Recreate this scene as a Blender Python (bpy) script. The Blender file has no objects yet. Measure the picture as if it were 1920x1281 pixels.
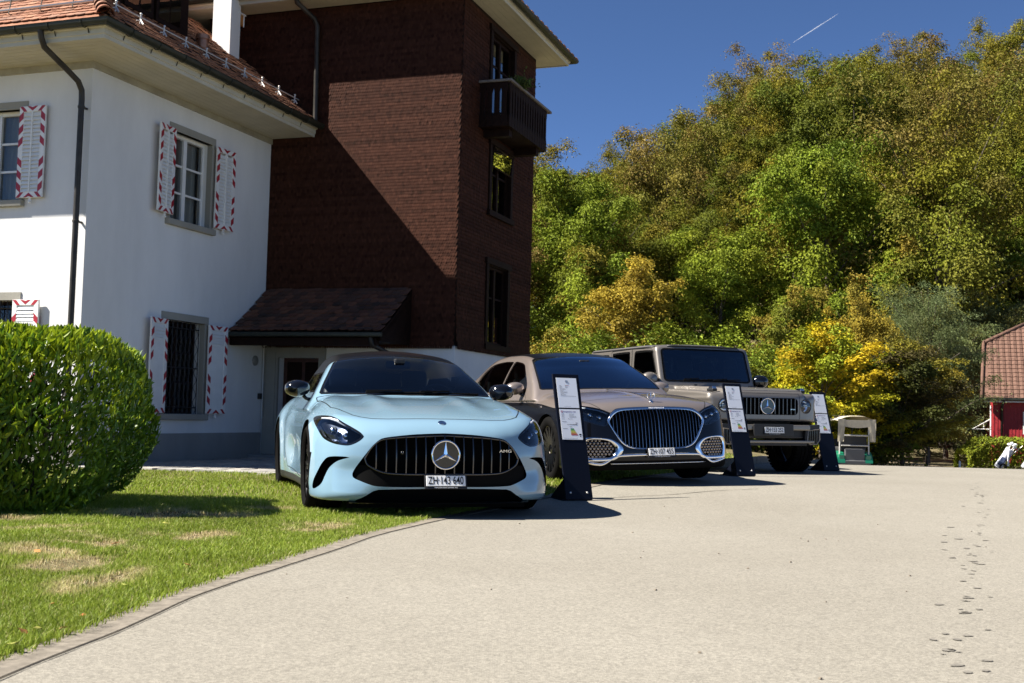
import bpy, bmesh, math, random
import numpy as np
from mathutils import Vector, Matrix, noise
R = math.radians
PI = math.pi
S = bpy.context.scene
COL = S.collection
rnd = random.Random(7)
rng = np.random.default_rng(11)

# ------------------------------------------------------------------ camera
CAM_H = 0.80
F_PX, PITCH, ROLL = 2191.3, 0.0623542, 0.0252959
cam_d = bpy.data.cameras.new('camera')
cam = bpy.data.objects.new('camera', cam_d)
COL.objects.link(cam)
cam_d.sensor_fit = 'HORIZONTAL'
cam_d.sensor_width = 36.0
cam_d.lens = F_PX / 1920.0 * 36.0
cam_d.clip_start = 0.1
cam_d.clip_end = 3000
fw = Vector((0, math.cos(PITCH), math.sin(PITCH)))
up0 = Vector((0, -math.sin(PITCH), math.cos(PITCH)))
rt = Vector((1, 0, 0)) * math.cos(ROLL) + up0 * math.sin(ROLL)
upv = rt.cross(fw)
cam.matrix_world = Matrix(((rt.x, upv.x, -fw.x, 0), (rt.y, upv.y, -fw.y, 0), (rt.z, upv.z, -fw.z, CAM_H), (0, 0, 0, 1)))
cam_d.dof.use_dof = True
cam_d.dof.focus_distance = 9.2
cam_d.dof.aperture_fstop = 7.1
S.camera = cam
S.render.resolution_x, S.render.resolution_y = 1024, 683

# ------------------------------------------------------------------ sky, sun, exposure
SUN_EL, SUN_AZ = R(45.4), None
SUN_DIR = Vector((-0.990 * 0.702, -0.141 * 0.702, 0.712)).normalized()   # towards the sun
w = bpy.data.worlds.new('World')
S.world = w
w.use_nodes = True
nt = w.node_tree
bg = nt.nodes['Background']
sky = nt.nodes.new('ShaderNodeTexSky')
sky.sky_type = 'NISHITA'
sky.sun_disc = False
sky.sun_elevation = SUN_EL
sky.sun_rotation = math.atan2(SUN_DIR.x, SUN_DIR.y)
sky.altitude = 2600
sky.air_density = 0.6
sky.dust_density = 0.0
sky.ozone_density = 7.0
nt.links.new(sky.outputs[0], bg.inputs[0])
bg.inputs[1].default_value = 0.060
sun_d = bpy.data.lights.new('sun', 'SUN')
sun_d.energy = 5.0
sun_d.angle = R(0.5)
sun_d.color = (1.0, 0.945, 0.86)
sun = bpy.data.objects.new('sun', sun_d)
COL.objects.link(sun)
sun.rotation_euler = SUN_DIR.to_track_quat('Z', 'Y').to_euler()
sun.location = (-30, -5, 40)
S.view_settings.view_transform = 'Standard'
S.view_settings.look = 'None'
S.view_settings.gamma = 1
S.view_settings.use_curve_mapping = False
S.view_settings.exposure = 1.45
S.cycles.max_bounces = 8
S.cycles.transparent_max_bounces = 16
S.cycles.caustics_reflective = False
S.cycles.caustics_refractive = False
S.cycles.sample_clamp_indirect = 6.0
S.cycles.use_denoising = True

# ------------------------------------------------------------------ helpers: objects
def link(o, parent=None):
    COL.objects.link(o)
    if parent is not None:
        o.parent = parent
    return o

def tag(o, label=None, cat=None, group=None, kind=None):
    if label: o['label'] = label
    if cat: o['category'] = cat
    if group: o['group'] = group
    if kind: o['kind'] = kind
    return o

def empty(name, loc=(0, 0, 0), rz=0.0, label=None, cat=None, group=None, parent=None):
    o = bpy.data.objects.new(name, None)
    o.empty_display_size = 0.2
    link(o, parent)
    o.location = loc
    o.rotation_euler = (0, 0, rz)
    return tag(o, label, cat, group)

class MB:
    """collects primitives, builds one mesh"""
    def __init__(s):
        s.v, s.f, s.m = [], [], []
    def add(s, vs, fs, m=0):
        b = len(s.v)
        s.v.extend([tuple(p) for p in vs])
        s.f.extend([tuple(i + b for i in f) for f in fs])
        s.m.extend([m] * len(fs))
        return s
    def box(s, c, d, m=0, rot=None, taper=None):
        x, y, z = d[0] / 2, d[1] / 2, d[2] / 2
        vs = [Vector(p) for p in ((-x, -y, -z), (x, -y, -z), (x, y, -z), (-x, y, -z), (-x, -y, z), (x, -y, z), (x, y, z), (-x, y, z))]
        if taper:
            for i in range(4, 8):
                vs[i].x *= taper; vs[i].y *= taper
        if rot is not None:
            vs = [rot @ v for v in vs]
        c = Vector(c)
        s.add([v + c for v in vs], ((0, 3, 2, 1), (4, 5, 6, 7), (0, 1, 5, 4), (1, 2, 6, 5), (2, 3, 7, 6), (3, 0, 4, 7)), m)
        return s
    def bx(s, x0, x1, y0, y1, z0, z1, m=0):
        return s.box(((x0 + x1) / 2, (y0 + y1) / 2, (z0 + z1) / 2), (abs(x1 - x0), abs(y1 - y0), abs(z1 - z0)), m)
    def prism(s, poly, axis, a, b, m=0):
        """extrude a 2D polygon along an axis (0,1,2) from a to b"""
        n = len(poly)
        def P(p, t):
            q = [0, 0, 0]
            o = [i for i in range(3) if i != axis]
            q[o[0]], q[o[1]], q[axis] = p[0], p[1], t
            return q
        vs = [P(p, a) for p in poly] + [P(p, b) for p in poly]
        fs = [tuple(range(n)), tuple(range(2 * n - 1, n - 1, -1))] + [(i, i + n, (i + 1) % n + n, (i + 1) % n) for i in range(n)]
        return s.add(vs, fs, m)
    def tube(s, pts, r, n=8, m=0, closed=False, cap=True, flat=None):
        pts = [Vector(p) for p in pts]
        k = len(pts)
        rs = r if isinstance(r, (list, tuple)) else [r] * k
        rings = []
        ref = None
        for i, p in enumerate(pts):
            if closed:
                t = pts[(i + 1) % k] - pts[i - 1]
            else:
                t = pts[min(i + 1, k - 1)] - pts[max(i - 1, 0)]
            t.normalize()
            if ref is None:
                ref = Vector((0, 0, 1)) if abs(t.z) < 0.9 else Vector((1, 0, 0))
            u = t.cross(ref)
            if u.length < 1e-5:
                u = t.orthogonal()
            u.normalize()
            vv = u.cross(t).normalized()
            ref = vv
            fl = flat or 1.0
            rings.append([p + (u * math.cos(2 * PI * j / n) + vv * math.sin(2 * PI * j / n) * fl) * rs[i] for j in range(n)])
        vs = [q for ring in rings for q in ring]
        fs = []
        seg = k if closed else k - 1
        for i in range(seg):
            a, b = i * n, ((i + 1) % k) * n
            for j in range(n):
                fs.append((a + j, a + (j + 1) % n, b + (j + 1) % n, b + j))
        if cap and not closed:
            fs.append(tuple(range(n - 1, -1, -1)))
            fs.append(tuple((k - 1) * n + j for j in range(n)))
        return s.add(vs, fs, m)
    def lathe(s, prof, n=24, m=0, axis='z', c=(0, 0, 0), arc=None):
        """prof: list of (r, h)"""
        c = Vector(c)
        vs, fs = [], []
        for (r, h) in prof:
            for j in range(n):
                a = 2 * PI * j / n
                if axis == 'z': p = Vector((r * math.cos(a), r * math.sin(a), h))
                elif axis == 'y': p = Vector((r * math.cos(a), h, r * math.sin(a)))
                else: p = Vector((h, r * math.cos(a), r * math.sin(a)))
                vs.append(p + c)
        for i in range(len(prof) - 1):
            for j in range(n):
                q = (i * n + j, i * n + (j + 1) % n, (i + 1) * n + (j + 1) % n, (i + 1) * n + j)
                fs.append(q if axis != 'y' else q[::-1])
        return s.add(vs, fs, m)
    def grid(s, rows, m=0, closed=False):
        nr, nc = len(rows), len(rows[0])
        vs = [p for r_ in rows for p in r_]
        fs = []
        for i in range(nr - 1):
            for j in range(nc - (0 if closed else 1)):
                fs.append((i * nc + j, i * nc + (j + 1) % nc, (i + 1) * nc + (j + 1) % nc, (i + 1) * nc + j))
        return s.add(vs, fs, m)
    def ball(s, c, r, n=8, m=0, sc=(1, 1, 1)):
        prof = [(max(1e-4, math.sin(PI * i / n)) , -math.cos(PI * i / n)) for i in range(n + 1)]
        c = Vector(c)
        k = n * 2
        vs = [(c.x + p * math.cos(2 * PI * j / k) * r * sc[0], c.y + p * math.sin(2 * PI * j / k) * r * sc[1], c.z + h * r * sc[2]) for (p, h) in prof for j in range(k)]
        fs = [(i * k + j, i * k + (j + 1) % k, (i + 1) * k + (j + 1) % k, (i + 1) * k + j) for i in range(n) for j in range(k)]
        return s.add(vs, fs, m)
    def xf(s, M):
        s.v = [tuple(M @ Vector(p)) for p in s.v]
        return s
    def mesh(s, name, mats, smooth=False, bevel=0.0, segs=2, recalc=True, autosmooth=None):
        me = bpy.data.meshes.new(name)
        me.from_pydata(s.v, [], s.f)
        for mt in mats: me.materials.append(mt)
        if len(mats) > 1:
            me.polygons.foreach_set('material_index', s.m)
        if recalc or bevel:
            bm = bmesh.new(); bm.from_mesh(me)
            if recalc: bmesh.ops.recalc_face_normals(bm, faces=bm.faces)
            if bevel:
                es = [e for e in bm.edges if len(e.link_faces) == 2 and e.calc_face_angle(0) > 0.5]
                bmesh.ops.bevel(bm, geom=es, offset=bevel, segments=segs, profile=0.5, affect='EDGES', clamp_overlap=True)
            bm.to_mesh(me); bm.free()
        if smooth:
            me.polygons.foreach_set('use_smooth', [True] * len(me.polygons))
            if autosmooth is not None:
                me.set_sharp_from_angle(angle=autosmooth)
        me.update()
        return me
    def build(s, name, mats, parent=None, **kw):
        if not isinstance(mats, (list, tuple)): mats = [mats]
        return link(bpy.data.objects.new(name, s.mesh(name, mats, **kw)), parent)

def inst(name, me, parent=None, loc=(0, 0, 0), rot=(0, 0, 0), scale=None):
    o = bpy.data.objects.new(name, me)
    link(o, parent)
    o.location = loc
    o.rotation_euler = rot
    if scale is not None: o.scale = scale
    return o

def np_mesh(name, V, Fa, mats, mat_idx=None, smooth=True, normals=None, cols=None):
    """fast mesh from numpy arrays; Fa is (n,3) or (n,4)"""
    me = bpy.data.meshes.new(name)
    V = np.asarray(V, np.float32); Fa = np.asarray(Fa, np.int32)
    n, k = Fa.shape
    me.vertices.add(len(V)); me.loops.add(n * k); me.polygons.add(n)
    me.vertices.foreach_set('co', V.ravel())
    me.loops.foreach_set('vertex_index', Fa.ravel())
    me.polygons.foreach_set('loop_start', np.arange(0, n * k, k, dtype=np.int32))
    for mt in (mats if isinstance(mats, (list, tuple)) else [mats]): me.materials.append(mt)
    if mat_idx is not None: me.polygons.foreach_set('material_index', np.asarray(mat_idx, np.int32))
    me.update(calc_edges=True)
    me.polygons.foreach_set('use_smooth', np.full(n, smooth, bool))
    if cols is not None:
        at = me.color_attributes.new('tint', 'FLOAT_COLOR', 'POINT')
        c4 = np.ones((len(V), 4), np.float32); c4[:, :3] = cols
        at.data.foreach_set('color', c4.ravel())
    if normals is not None:
        me.normals_split_custom_set_from_vertices(np.asarray(normals, np.float32).tolist())
    me.validate(clean_customdata=False)
    return me

def copy_thing(root, loc, rz, label=None, group=None, scale=None):
    r_ = root.copy(); COL.objects.link(r_)
    r_.location = loc; r_.rotation_euler = (0, 0, rz)
    if scale is not None: r_.scale = scale
    if label: r_['label'] = label
    if group: r_['group'] = group
    for ch in list(root.children):
        c = ch.copy(); COL.objects.link(c); c.parent = r_
        for g in ch.children:
            d = g.copy(); COL.objects.link(d); d.parent = c
    return r_

# ------------------------------------------------------------------ helpers: materials
def new_mat(name):
    m = bpy.data.materials.new(name)
    m.use_nodes = True
    return m, m.node_tree, m.node_tree.nodes['Principled BSDF']

def N(nt, typ, **kw):
    n = nt.nodes.new(typ)
    for k, v in kw.items():
        if k in n.inputs: n.inputs[k].default_value = v
        else: setattr(n, k, v)
    return n

def simple(name, col, rough=0.6, metal=0.0, coat=0.0, spec=0.5, var=0.0, vscale=6.0, bump=0.0, bscale=40.0, emit=None, gen=False):
    m, nt, p = new_mat(name)
    p.inputs['Base Color'].default_value = (*col, 1)
    p.inputs['Roughness'].default_value = rough
    p.inputs['Metallic'].default_value = metal
    p.inputs['Coat Weight'].default_value = coat
    p.inputs['Coat Roughness'].default_value = 0.03
    p.inputs['Specular IOR Level'].default_value = spec
    if var or bump:
        tc = N(nt, 'ShaderNodeTexCoord')
    if var:
        nz = N(nt, 'ShaderNodeTexNoise', Scale=vscale, Detail=6.0, Roughness=0.6)
        nt.links.new(tc.outputs['Object'], nz.inputs['Vector'])
        rp = N(nt, 'ShaderNodeMapRange')
        rp.inputs['From Min'].default_value = 0.3; rp.inputs['From Max'].default_value = 0.7
        rp.inputs['To Min'].default_value = 1 - var; rp.inputs['To Max'].default_value = 1 + var
        nt.links.new(nz.outputs['Fac'], rp.inputs['Value'])
        mx = N(nt, 'ShaderNodeVectorMath', operation='SCALE')
        mx.inputs[0].default_value = col
        nt.links.new(rp.outputs[0], mx.inputs['Scale'])
        nt.links.new(mx.outputs[0], p.inputs['Base Color'])
    if bump:
        nb = N(nt, 'ShaderNodeTexNoise', Scale=bscale, Detail=5.0, Roughness=0.65)
        nt.links.new(tc.outputs['Object'], nb.inputs['Vector'])
        b = N(nt, 'ShaderNodeBump', Strength=bump, Distance=0.01)
        nt.links.new(nb.outputs['Fac'], b.inputs['Height'])
        nt.links.new(b.outputs[0], p.inputs['Normal'])
    if emit: 
        p.inputs['Emission Color'].default_value = (*col, 1); p.inputs['Emission Strength'].default_value = emit
    return m

def object_random(nt, p, cols, rough=None):
    """colour picked per object"""
    oi = N(nt, 'ShaderNodeObjectInfo')
    cr = N(nt, 'ShaderNodeValToRGB')
    els = cr.color_ramp.elements
    while len(els) < len(cols): els.new(0.5)
    for i, c in enumerate(cols):
        els[i].position = i / (len(cols) - 1)
        els[i].color = (*c, 1)
    nt.links.new(oi.outputs['Random'], cr.inputs['Fac'])
    return cr
def glass_mat(name, tint=(0.6, 0.66, 0.68), ior=1.5, boost=1.0, rough=0.0, refl=(1, 1, 1)):
    m = bpy.data.materials.new(name); m.use_nodes = True
    nt = m.node_tree
    nt.nodes.remove(nt.nodes['Principled BSDF'])
    out = nt.nodes['Material Output']
    tr = N(nt, 'ShaderNodeBsdfTransparent'); tr.inputs[0].default_value = (*tint, 1)
    gl = N(nt, 'ShaderNodeBsdfGlossy', Roughness=rough); gl.inputs[0].default_value = (*refl, 1)
    fr = N(nt, 'ShaderNodeFresnel', IOR=ior)
    ml = N(nt, 'ShaderNodeMath', operation='MULTIPLY'); ml.inputs[1].default_value = boost; ml.use_clamp = True
    mx = N(nt, 'ShaderNodeMixShader')
    nt.links.new(fr.outputs[0], ml.inputs[0]); nt.links.new(ml.outputs[0], mx.inputs[0])
    nt.links.new(tr.outputs[0], mx.inputs[1]); nt.links.new(gl.outputs[0], mx.inputs[2])
    nt.links.new(mx.outputs[0], out.inputs[0])
    return m

# ------------------------------------------------------------------ ground
BYAW = 0.3385327                      # the house stands turned by this angle
BD = Vector((math.sin(BYAW), math.cos(BYAW), 0)); BF = Vector((math.cos(BYAW), -math.sin(BYAW), 0))
BA = Vector((-6.88274, 18.6, -0.18))  # foot of the house corner
KERB = [(-1.68, 2.0), (-1.60, 2.9), (-1.54, 3.63), (-1.465, 4.2), (-1.40, 4.985), (-1.30, 5.57), (-1.19, 6.17), (-1.07, 6.80), (-0.89, 7.72), (-0.30, 9.6), (0.55, 11.6), (1.60, 14.0), (2.85, 16.9), (4.3, 20.0), (6.2, 24.0), (8.6, 29.0), (12.0, 37.0)]

def _dense(K):
    out = []
    for i in range(len(K) - 1):
        p = [np.array(K[min(max(i + j, 0), len(K) - 1)]) for j in (-1, 0, 1, 2)]
        for t in np.arange(16) / 16: out.append(0.5 * (2 * p[1] + (p[2] - p[0]) * t + (2 * p[0] - 5 * p[1] + 4 * p[2] - p[3]) * t * t + (3 * p[1] - p[0] - 3 * p[2] + p[3]) * t ** 3))
    return np.array(out + [np.array(K[-1])])
_K = _dense(KERB)
def kerb_x(y):
    return np.interp(y, _K[:, 1], _K[:, 0])

def ss(t, a, b):
    t = np.clip((t - a) / (b - a), 0, 1)
    return t * t * (3 - 2 * t)

def gz(x, y):
    """height of the ground"""
    x = np.asarray(x, float); y = np.asarray(y, float)
    z = 0.10 * ss(y, 9.8, 13.3) - 0.02 * ss(y, 13.5, 16.6)
    z = z - 0.92 * ss(y, 19.0, 37.0) - 0.25 * ss(y, 37, 60)
    # lawn falls gently towards the house
    d = kerb_x(y) - x
    lawn = -0.19 - 0.0 * x
    u = (x - BA.x) * BF.x + (y - BA.y) * BF.y
    k = ss(d, 0.6, 4.5) * ss(y, 10.5, 15.5)
    z = z * (1 - k) + lawn * k
    # wooded slope behind
    zr = np.interp(x, [-60, -30, 2, 23, 50, 90], [3, 3, 8.5, 18, 22.5, 24])
    f = np.clip((y - 72 + 0.05 * np.abs(x)) / 50.0, 0, 1.25)
    z = z + zr * (f ** 1.05)
    return z

def axis_pts(parts):
    return np.concatenate([np.linspace(a, b, n, endpoint=False) for a, b, n in parts])

def sheet(name, xs, ys, mat, dz=0.0, mask=None):
    Xg, Yg = np.meshgrid(xs, ys, indexing='ij')
    V = np.stack([Xg.ravel(), Yg.ravel(), (gz(Xg, Yg) + dz).ravel()], 1)
    nx, ny = len(xs), len(ys)
    i, j = np.meshgrid(np.arange(nx - 1), np.arange(ny - 1), indexing='ij')
    a = (i * ny + j).ravel()
    F = np.stack([a, a + ny, a + ny + 1, a + 1], 1)
    return link(bpy.data.objects.new(name, np_mesh(name, V, F, mat)))

def mat_soil():
    m, nt, p = new_mat('lawn_soil')
    tc = N(nt, 'ShaderNodeTexCoord')
    n1 = N(nt, 'ShaderNodeTexNoise', Scale=0.9, Detail=6.0); n2 = N(nt, 'ShaderNodeTexNoise', Scale=60.0, Detail=4.0)
    nt.links.new(tc.outputs['Object'], n1.inputs['Vector']); nt.links.new(tc.outputs['Object'], n2.inputs['Vector'])
    cr = N(nt, 'ShaderNodeValToRGB')
    e = cr.color_ramp.elements; e[0].position = 0.35; e[0].color = (0.17, 0.145, 0.07, 1); e[1].position = 0.7; e[1].color = (0.30, 0.24, 0.135, 1)
    nt.links.new(n1.outputs['Fac'], cr.inputs['Fac'])
    mx = N(nt, 'ShaderNodeMix', data_type='RGBA', blend_type='MULTIPLY'); mx.inputs[0].default_value = 0.6
    nt.links.new(cr.outputs[0], mx.inputs[6]); nt.links.new(n2.outputs['Color'], mx.inputs[7])
    nt.links.new(mx.outputs[2], p.inputs['Base Color'])
    p.inputs['Roughness'].default_value = 0.95; p.inputs['Specular IOR Level'].default_value = 0.1
    b = N(nt, 'ShaderNodeBump', Strength=0.8, Distance=0.02); nt.links.new(n2.outputs['Fac'], b.inputs['Height']); nt.links.new(b.outputs[0], p.inputs['Normal'])
    return m

def mat_asphalt():
    m, nt, p = new_mat('asphalt')
    tc = N(nt, 'ShaderNodeTexCoord')
    big = N(nt, 'ShaderNodeTexNoise', Scale=0.35, Detail=5.0, Roughness=0.6)
    mid = N(nt, 'ShaderNodeTexNoise', Scale=9.0, Detail=6.0, Roughness=0.7)
    st = N(nt, 'ShaderNodeTexVoronoi', Scale=130.0)
    fine = N(nt, 'ShaderNodeTexNoise', Scale=320.0, Detail=2.0)
    for n_ in (big, mid, st, fine): nt.links.new(tc.outputs['Object'], n_.inputs['Vector'])
    c1 = N(nt, 'ShaderNodeValToRGB')
    e = c1.color_ramp.elements; e[0].position = 0.36; e[0].color = (0.220, 0.202, 0.165, 1); e[1].position = 0.66; e[1].color = (0.252, 0.233, 0.193, 1)
    nt.links.new(big.outputs['Fac'], c1.inputs['Fac'])
    c2 = N(nt, 'ShaderNodeMapRange'); c2.inputs['From Min'].default_value = 0.3; c2.inputs['From Max'].default_value = 0.7; c2.inputs['To Min'].default_value = 0.95; c2.inputs['To Max'].default_value = 1.05
    nt.links.new(mid.outputs['Fac'], c2.inputs['Value'])
    c3 = N(nt, 'ShaderNodeSeparateColor'); nt.links.new(st.outputs['Color'], c3.inputs[0])
    c4 = N(nt, 'ShaderNodeMapRange'); c4.inputs['To Min'].default_value = 0.74; c4.inputs['To Max'].default_value = 1.24
    nt.links.new(c3.outputs[0], c4.inputs['Value'])
    c5 = N(nt, 'ShaderNodeMapRange'); c5.inputs['From Min'].default_value = 0.25; c5.inputs['From Max'].default_value = 0.75; c5.inputs['To Min'].default_value = 0.88; c5.inputs['To Max'].default_value = 1.12
    nt.links.new(fine.outputs['Fac'], c5.inputs['Value'])
    m1 = N(nt, 'ShaderNodeMath', operation='MULTIPLY'); m2 = N(nt, 'ShaderNodeMath', operation='MULTIPLY')
    nt.links.new(c2.outputs[0], m1.inputs[0]); nt.links.new(c4.outputs[0], m1.inputs[1]); nt.links.new(m1.outputs[0], m2.inputs[0]); nt.links.new(c5.outputs[0], m2.inputs[1])
    sc = N(nt, 'ShaderNodeVectorMath', operation='SCALE'); nt.links.new(c1.outputs[0], sc.inputs[0]); nt.links.new(m2.outputs[0], sc.inputs['Scale'])
    nt.links.new(sc.outputs[0], p.inputs['Base Color'])
    p.inputs['Roughness'].default_value = 0.85; p.inputs['Specular IOR Level'].default_value = 0.25
    b = N(nt, 'ShaderNodeBump', Strength=0.3, Distance=0.004); nt.links.new(st.outputs['Distance'], b.inputs['Height']); nt.links.new(b.outputs[0], p.inputs['Normal'])
    return m

M_ASPH = mat_asphalt()
M_SOIL = mat_soil()
M_KERB = simple('kerb_stone', (0.20, 0.176, 0.142), rough=0.95, spec=0.15, var=0.32, vscale=18, bump=0.2, bscale=160)
M_DIRT = simple('bare_soil', (0.30, 0.23, 0.14), rough=0.95, var=0.35, vscale=9, bump=0.5, bscale=50)

tag(sheet('ground', axis_pts(((-160, -20, 30), (-20, 16, 150), (16, 60, 60), (60, 221, 30))), axis_pts(((-20, 0, 12), (0, 26, 130), (26, 70, 60), (70, 261, 60))), M_SOIL, -0.012), kind='structure')

def strip_between(name, fa, fb, ys, mat, dz, n=6):
    """sheet between two lines x = fa(y) and x = fb(y)"""
    rows = []
    for y in ys:
        a, b = float(fa(y)), float(fb(y))
        rows.append([(a + (b - a) * k / n, y, float(gz(a + (b - a) * k / n, y)) + dz) for k in range(n + 1)])
    mb = MB(); mb.grid(rows)
    return mb.build(name, mat, smooth=True, recalc=False)

ys_near = list(np.arange(-6, 24.1, 0.25)) + list(np.arange(24.5, 47, 0.75))
kw = lambda y: 0.105 + 0.006 * math.sin(y * 2.1)
o = strip_between('road', lambda y: kerb_x(y) + 0.07, lambda y: 26 + 0.05 * y, ys_near, M_ASPH, 0.004, 24)
for p_ in o.data.polygons: pass
tag(o, kind='structure')
# flush edging strip of older asphalt along the lawn, with an open joint to the road
def edging():
    rows = []
    for y in np.arange(2.0, 24.0, 0.08):
        w_ = kw(y)
        x0 = kerb_x(y); z = float(gz(x0, y))
        j = 0.006 * noise.noise(Vector((0, y * 3.0, 0)))
        rows.append([(x0 - 0.06 + 2.2 * j, y, z - 0.03), (x0 - 0.03 + 2.2 * j, y, z + 0.008), (x0 + 0.03, y, z + 0.009), (x0 + w_ + j, y, z + 0.009), (x0 + w_ + 0.008 + j, y, z - 0.01)])
    mb = MB(); mb.grid(rows)
    return mb.build('kerb_strip', M_KERB, recalc=False)
tag(edging(), kind='structure')
jt = MB()
jt.grid([[(float(kerb_x(y)) + kw(y) + 0.006 + a + 0.006 * noise.noise(Vector((0, y * 3.0, 0))), y, float(gz(kerb_x(y), y)) + 0.0095) for a in (0.0, 0.005 + 0.004 * noise.noise(Vector((9, y * 6, 0))))] for y in np.arange(2.0, 24, 0.07)])
tag(jt.build('kerb_joint', simple('joint_dirt', (0.07, 0.06, 0.045), rough=1.0, spec=0.05), recalc=False), kind='structure')
# raised kerb stones further back beside the off-road car
kb = MB()
for y in np.arange(17.6, 27.5, 1.0):
    a, b = Vector((float(kerb_x(y)), y, 0)), Vector((float(kerb_x(y + 0.98)), y + 0.98, 0))
    d = (b - a).normalized(); nrm_ = Vector((-d.y, d.x, 0))
    c = (a + b) / 2 + nrm_ * 0.05; c.z = float(gz(c.x, c.y)) + 0.045
    rot = Matrix((d, nrm_, Vector((0, 0, 1)))).transposed()
    kerb_stone = MB().box(c, ((b - a).length, 0.16, 0.15), rot=rot).build('kerb_stone', M_KERB, bevel=0.012)
    tag(kerb_stone, kind='structure')
# thin dark line across the asphalt
def ribbon(name, pts, wid, mat, dz=0.008):
    mb = MB(); rows = []
    for i, (x, y) in enumerate(pts):
        x1, y1 = pts[min(i + 1, len(pts) - 1)]; x0, y0 = pts[max(i - 1, 0)]
        t = Vector((x1 - x0, y1 - y0, 0)).normalized(); n_ = Vector((-t.y, t.x, 0)) * wid * (0.6 + 0.8 * rnd.random()) / 2
        z = float(gz(x, y)) + dz
        rows.append([(x - n_.x, y - n_.y, z), (x + n_.x, y + n_.y, z)])
    mb.grid(rows)
    return mb.build(name, mat, recalc=False)
M_ROADLINE = simple('dark_road_line', (0.07, 0.06, 0.05), rough=1.0, spec=0.05)
tag(ribbon('road_line', [(0.86 + t * 0.8, 11.0 + t * 0.62 + 0.03 * math.sin(t * 5)) for t in np.linspace(0, 2.2, 30)], 0.014, M_ROADLINE), kind='structure')
# drips and shoe marks on the asphalt
M_DRIP = simple('damp_asphalt', (0.172, 0.157, 0.130), rough=0.9, var=0.25, vscale=60)
dm = MB()
def blot(x, y, r, asp=1.0, a0=0.0):
    n = 14; pts = []
    for k in range(n):
        a = 2 * PI * k / n
        q = r * (0.72 + 0.38 * rnd.random())
        px, py = q * math.cos(a) * asp, q * math.sin(a)
        X, Y = x + px * math.cos(a0) - py * math.sin(a0), y + px * math.sin(a0) + py * math.cos(a0)
        pts.append((X, Y, float(gz(X, Y)) + 0.0074))
    dm.add(pts, (tuple(range(n)),))
def px_ground(x, y):
    d = rt * ((x - 960) / F_PX) - upv * ((y - 640.5) / F_PX) + fw
    t = -CAM_H / d.z
    for _ in range(4):
        P = d * t; t = (float(gz(P.x, P.y)) - CAM_H) / d.z
    return d * t
for (x, y, r) in ((1760, 1136, .020), (1807, 1152, .022), (1778, 1222, .022), (1850, 1242, .018), (1795, 1251, .020), (1832, 1105, .016), (1785, 1048, .022), (1770, 1018, .026), (1812, 1030, .022), (1798, 1012, .030), (1840, 1060, .020), (1782, 990, .03), (1835, 1145, .015), (1848, 1015, .02), (1815, 1195, .016)):
    p_ = px_ground(x, y); blot(p_.x, p_.y, r, 1.5, rnd.random())
for k in range(44):
    t = rnd.random()
    y = 905 + 250 * t ** 1.6
    x = 1822 + 18 * math.sin(t * 4) + rnd.gauss(0, 5)
    p_ = px_ground(x, y); blot(p_.x, p_.y, 0.007 + 0.013 * rnd.random(), 1.7, rnd.random() * 3)
for k in range(26):
    p_ = px_ground(1800 + rnd.gauss(10, 28), 905 + 380 * rnd.random()); blot(p_.x, p_.y, 0.008 + 0.010 * rnd.random(), 1.4, rnd.random() * 3)
o = dm.build('water_drips', M_DRIP, recalc=False); tag(o, kind='stuff')
# loose chips and twigs
pb = MB()
for k in range(28):
    y = rnd.uniform(3.4, 11); x = rnd.uniform(float(kerb_x(y)) + 0.2, 0.45 * y)
    r_ = rnd.uniform(0.003, 0.006)
    pb.box((x, y, float(gz(x, y)) + 0.006 + r_ * 0.4), (r_ * 2, r_ * 1.4, r_), rot=Matrix.Rotation(rnd.random() * 6, 3, 'Z'))
tag(pb.build('grit', simple('grit', (0.24, 0.20, 0.15), rough=0.9)), kind='stuff')
# ------------------------------------------------------------------ house materials
def mat_plaster(name, col, grime=0.06):
    m, nt, p = new_mat(name)
    tc = N(nt, 'ShaderNodeTexCoord')
    n1 = N(nt, 'ShaderNodeTexNoise', Scale=0.7, Detail=6.0, Roughness=0.65); n2 = N(nt, 'ShaderNodeTexNoise', Scale=28.0, Detail=5.0)
    mp = N(nt, 'ShaderNodeMapping'); mp.inputs['Scale'].default_value = (1, 1, 0.35)
    nt.links.new(tc.outputs['Object'], mp.inputs[0]); nt.links.new(mp.outputs[0], n1.inputs['Vector']); nt.links.new(tc.outputs['Object'], n2.inputs['Vector'])
    cr = N(nt, 'ShaderNodeValToRGB')
    e = cr.color_ramp.elements; e[0].position = 0.3; e[0].color = tuple(c * (1 - grime * 1.6) for c in col) + (1,); e[1].position = 0.65; e[1].color = (*col, 1)
    nt.links.new(n1.outputs['Fac'], cr.inputs['Fac']); nt.links.new(cr.outputs[0], p.inputs['Base Color'])
    p.inputs['Roughness'].default_value = 0.9; p.inputs['Specular IOR Level'].default_value = 0.2
    b = N(nt, 'ShaderNodeBump', Strength=0.2, Distance=0.010); nt.links.new(n2.outputs['Fac'], b.inputs['Height']); nt.links.new(b.outputs[0], p.inputs['Normal'])
    return m
M_WHITE = mat_plaster('white_plaster', (0.76, 0.755, 0.735), 0.10)
M_PLINTH = mat_plaster('grey_plinth', (0.30, 0.29, 0.27), 0.15)
M_STONE = mat_plaster('sandstone_surround', (0.33, 0.315, 0.27), 0.12)
M_CREAM = simple('painted_boards', (0.50, 0.47, 0.37), rough=0.6, var=0.10, vscale=2.0)
M_FRIEZE = simple('frieze_board', (0.34, 0.31, 0.23), rough=0.7, var=0.2, vscale=3.0)
M_WPAINT = simple('white_paint', (0.76, 0.755, 0.73), rough=0.45, var=0.05, vscale=6)
M_RED = simple('red_paint', (0.34, 0.009, 0.02), rough=0.45, var=0.15, vscale=12)
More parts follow.
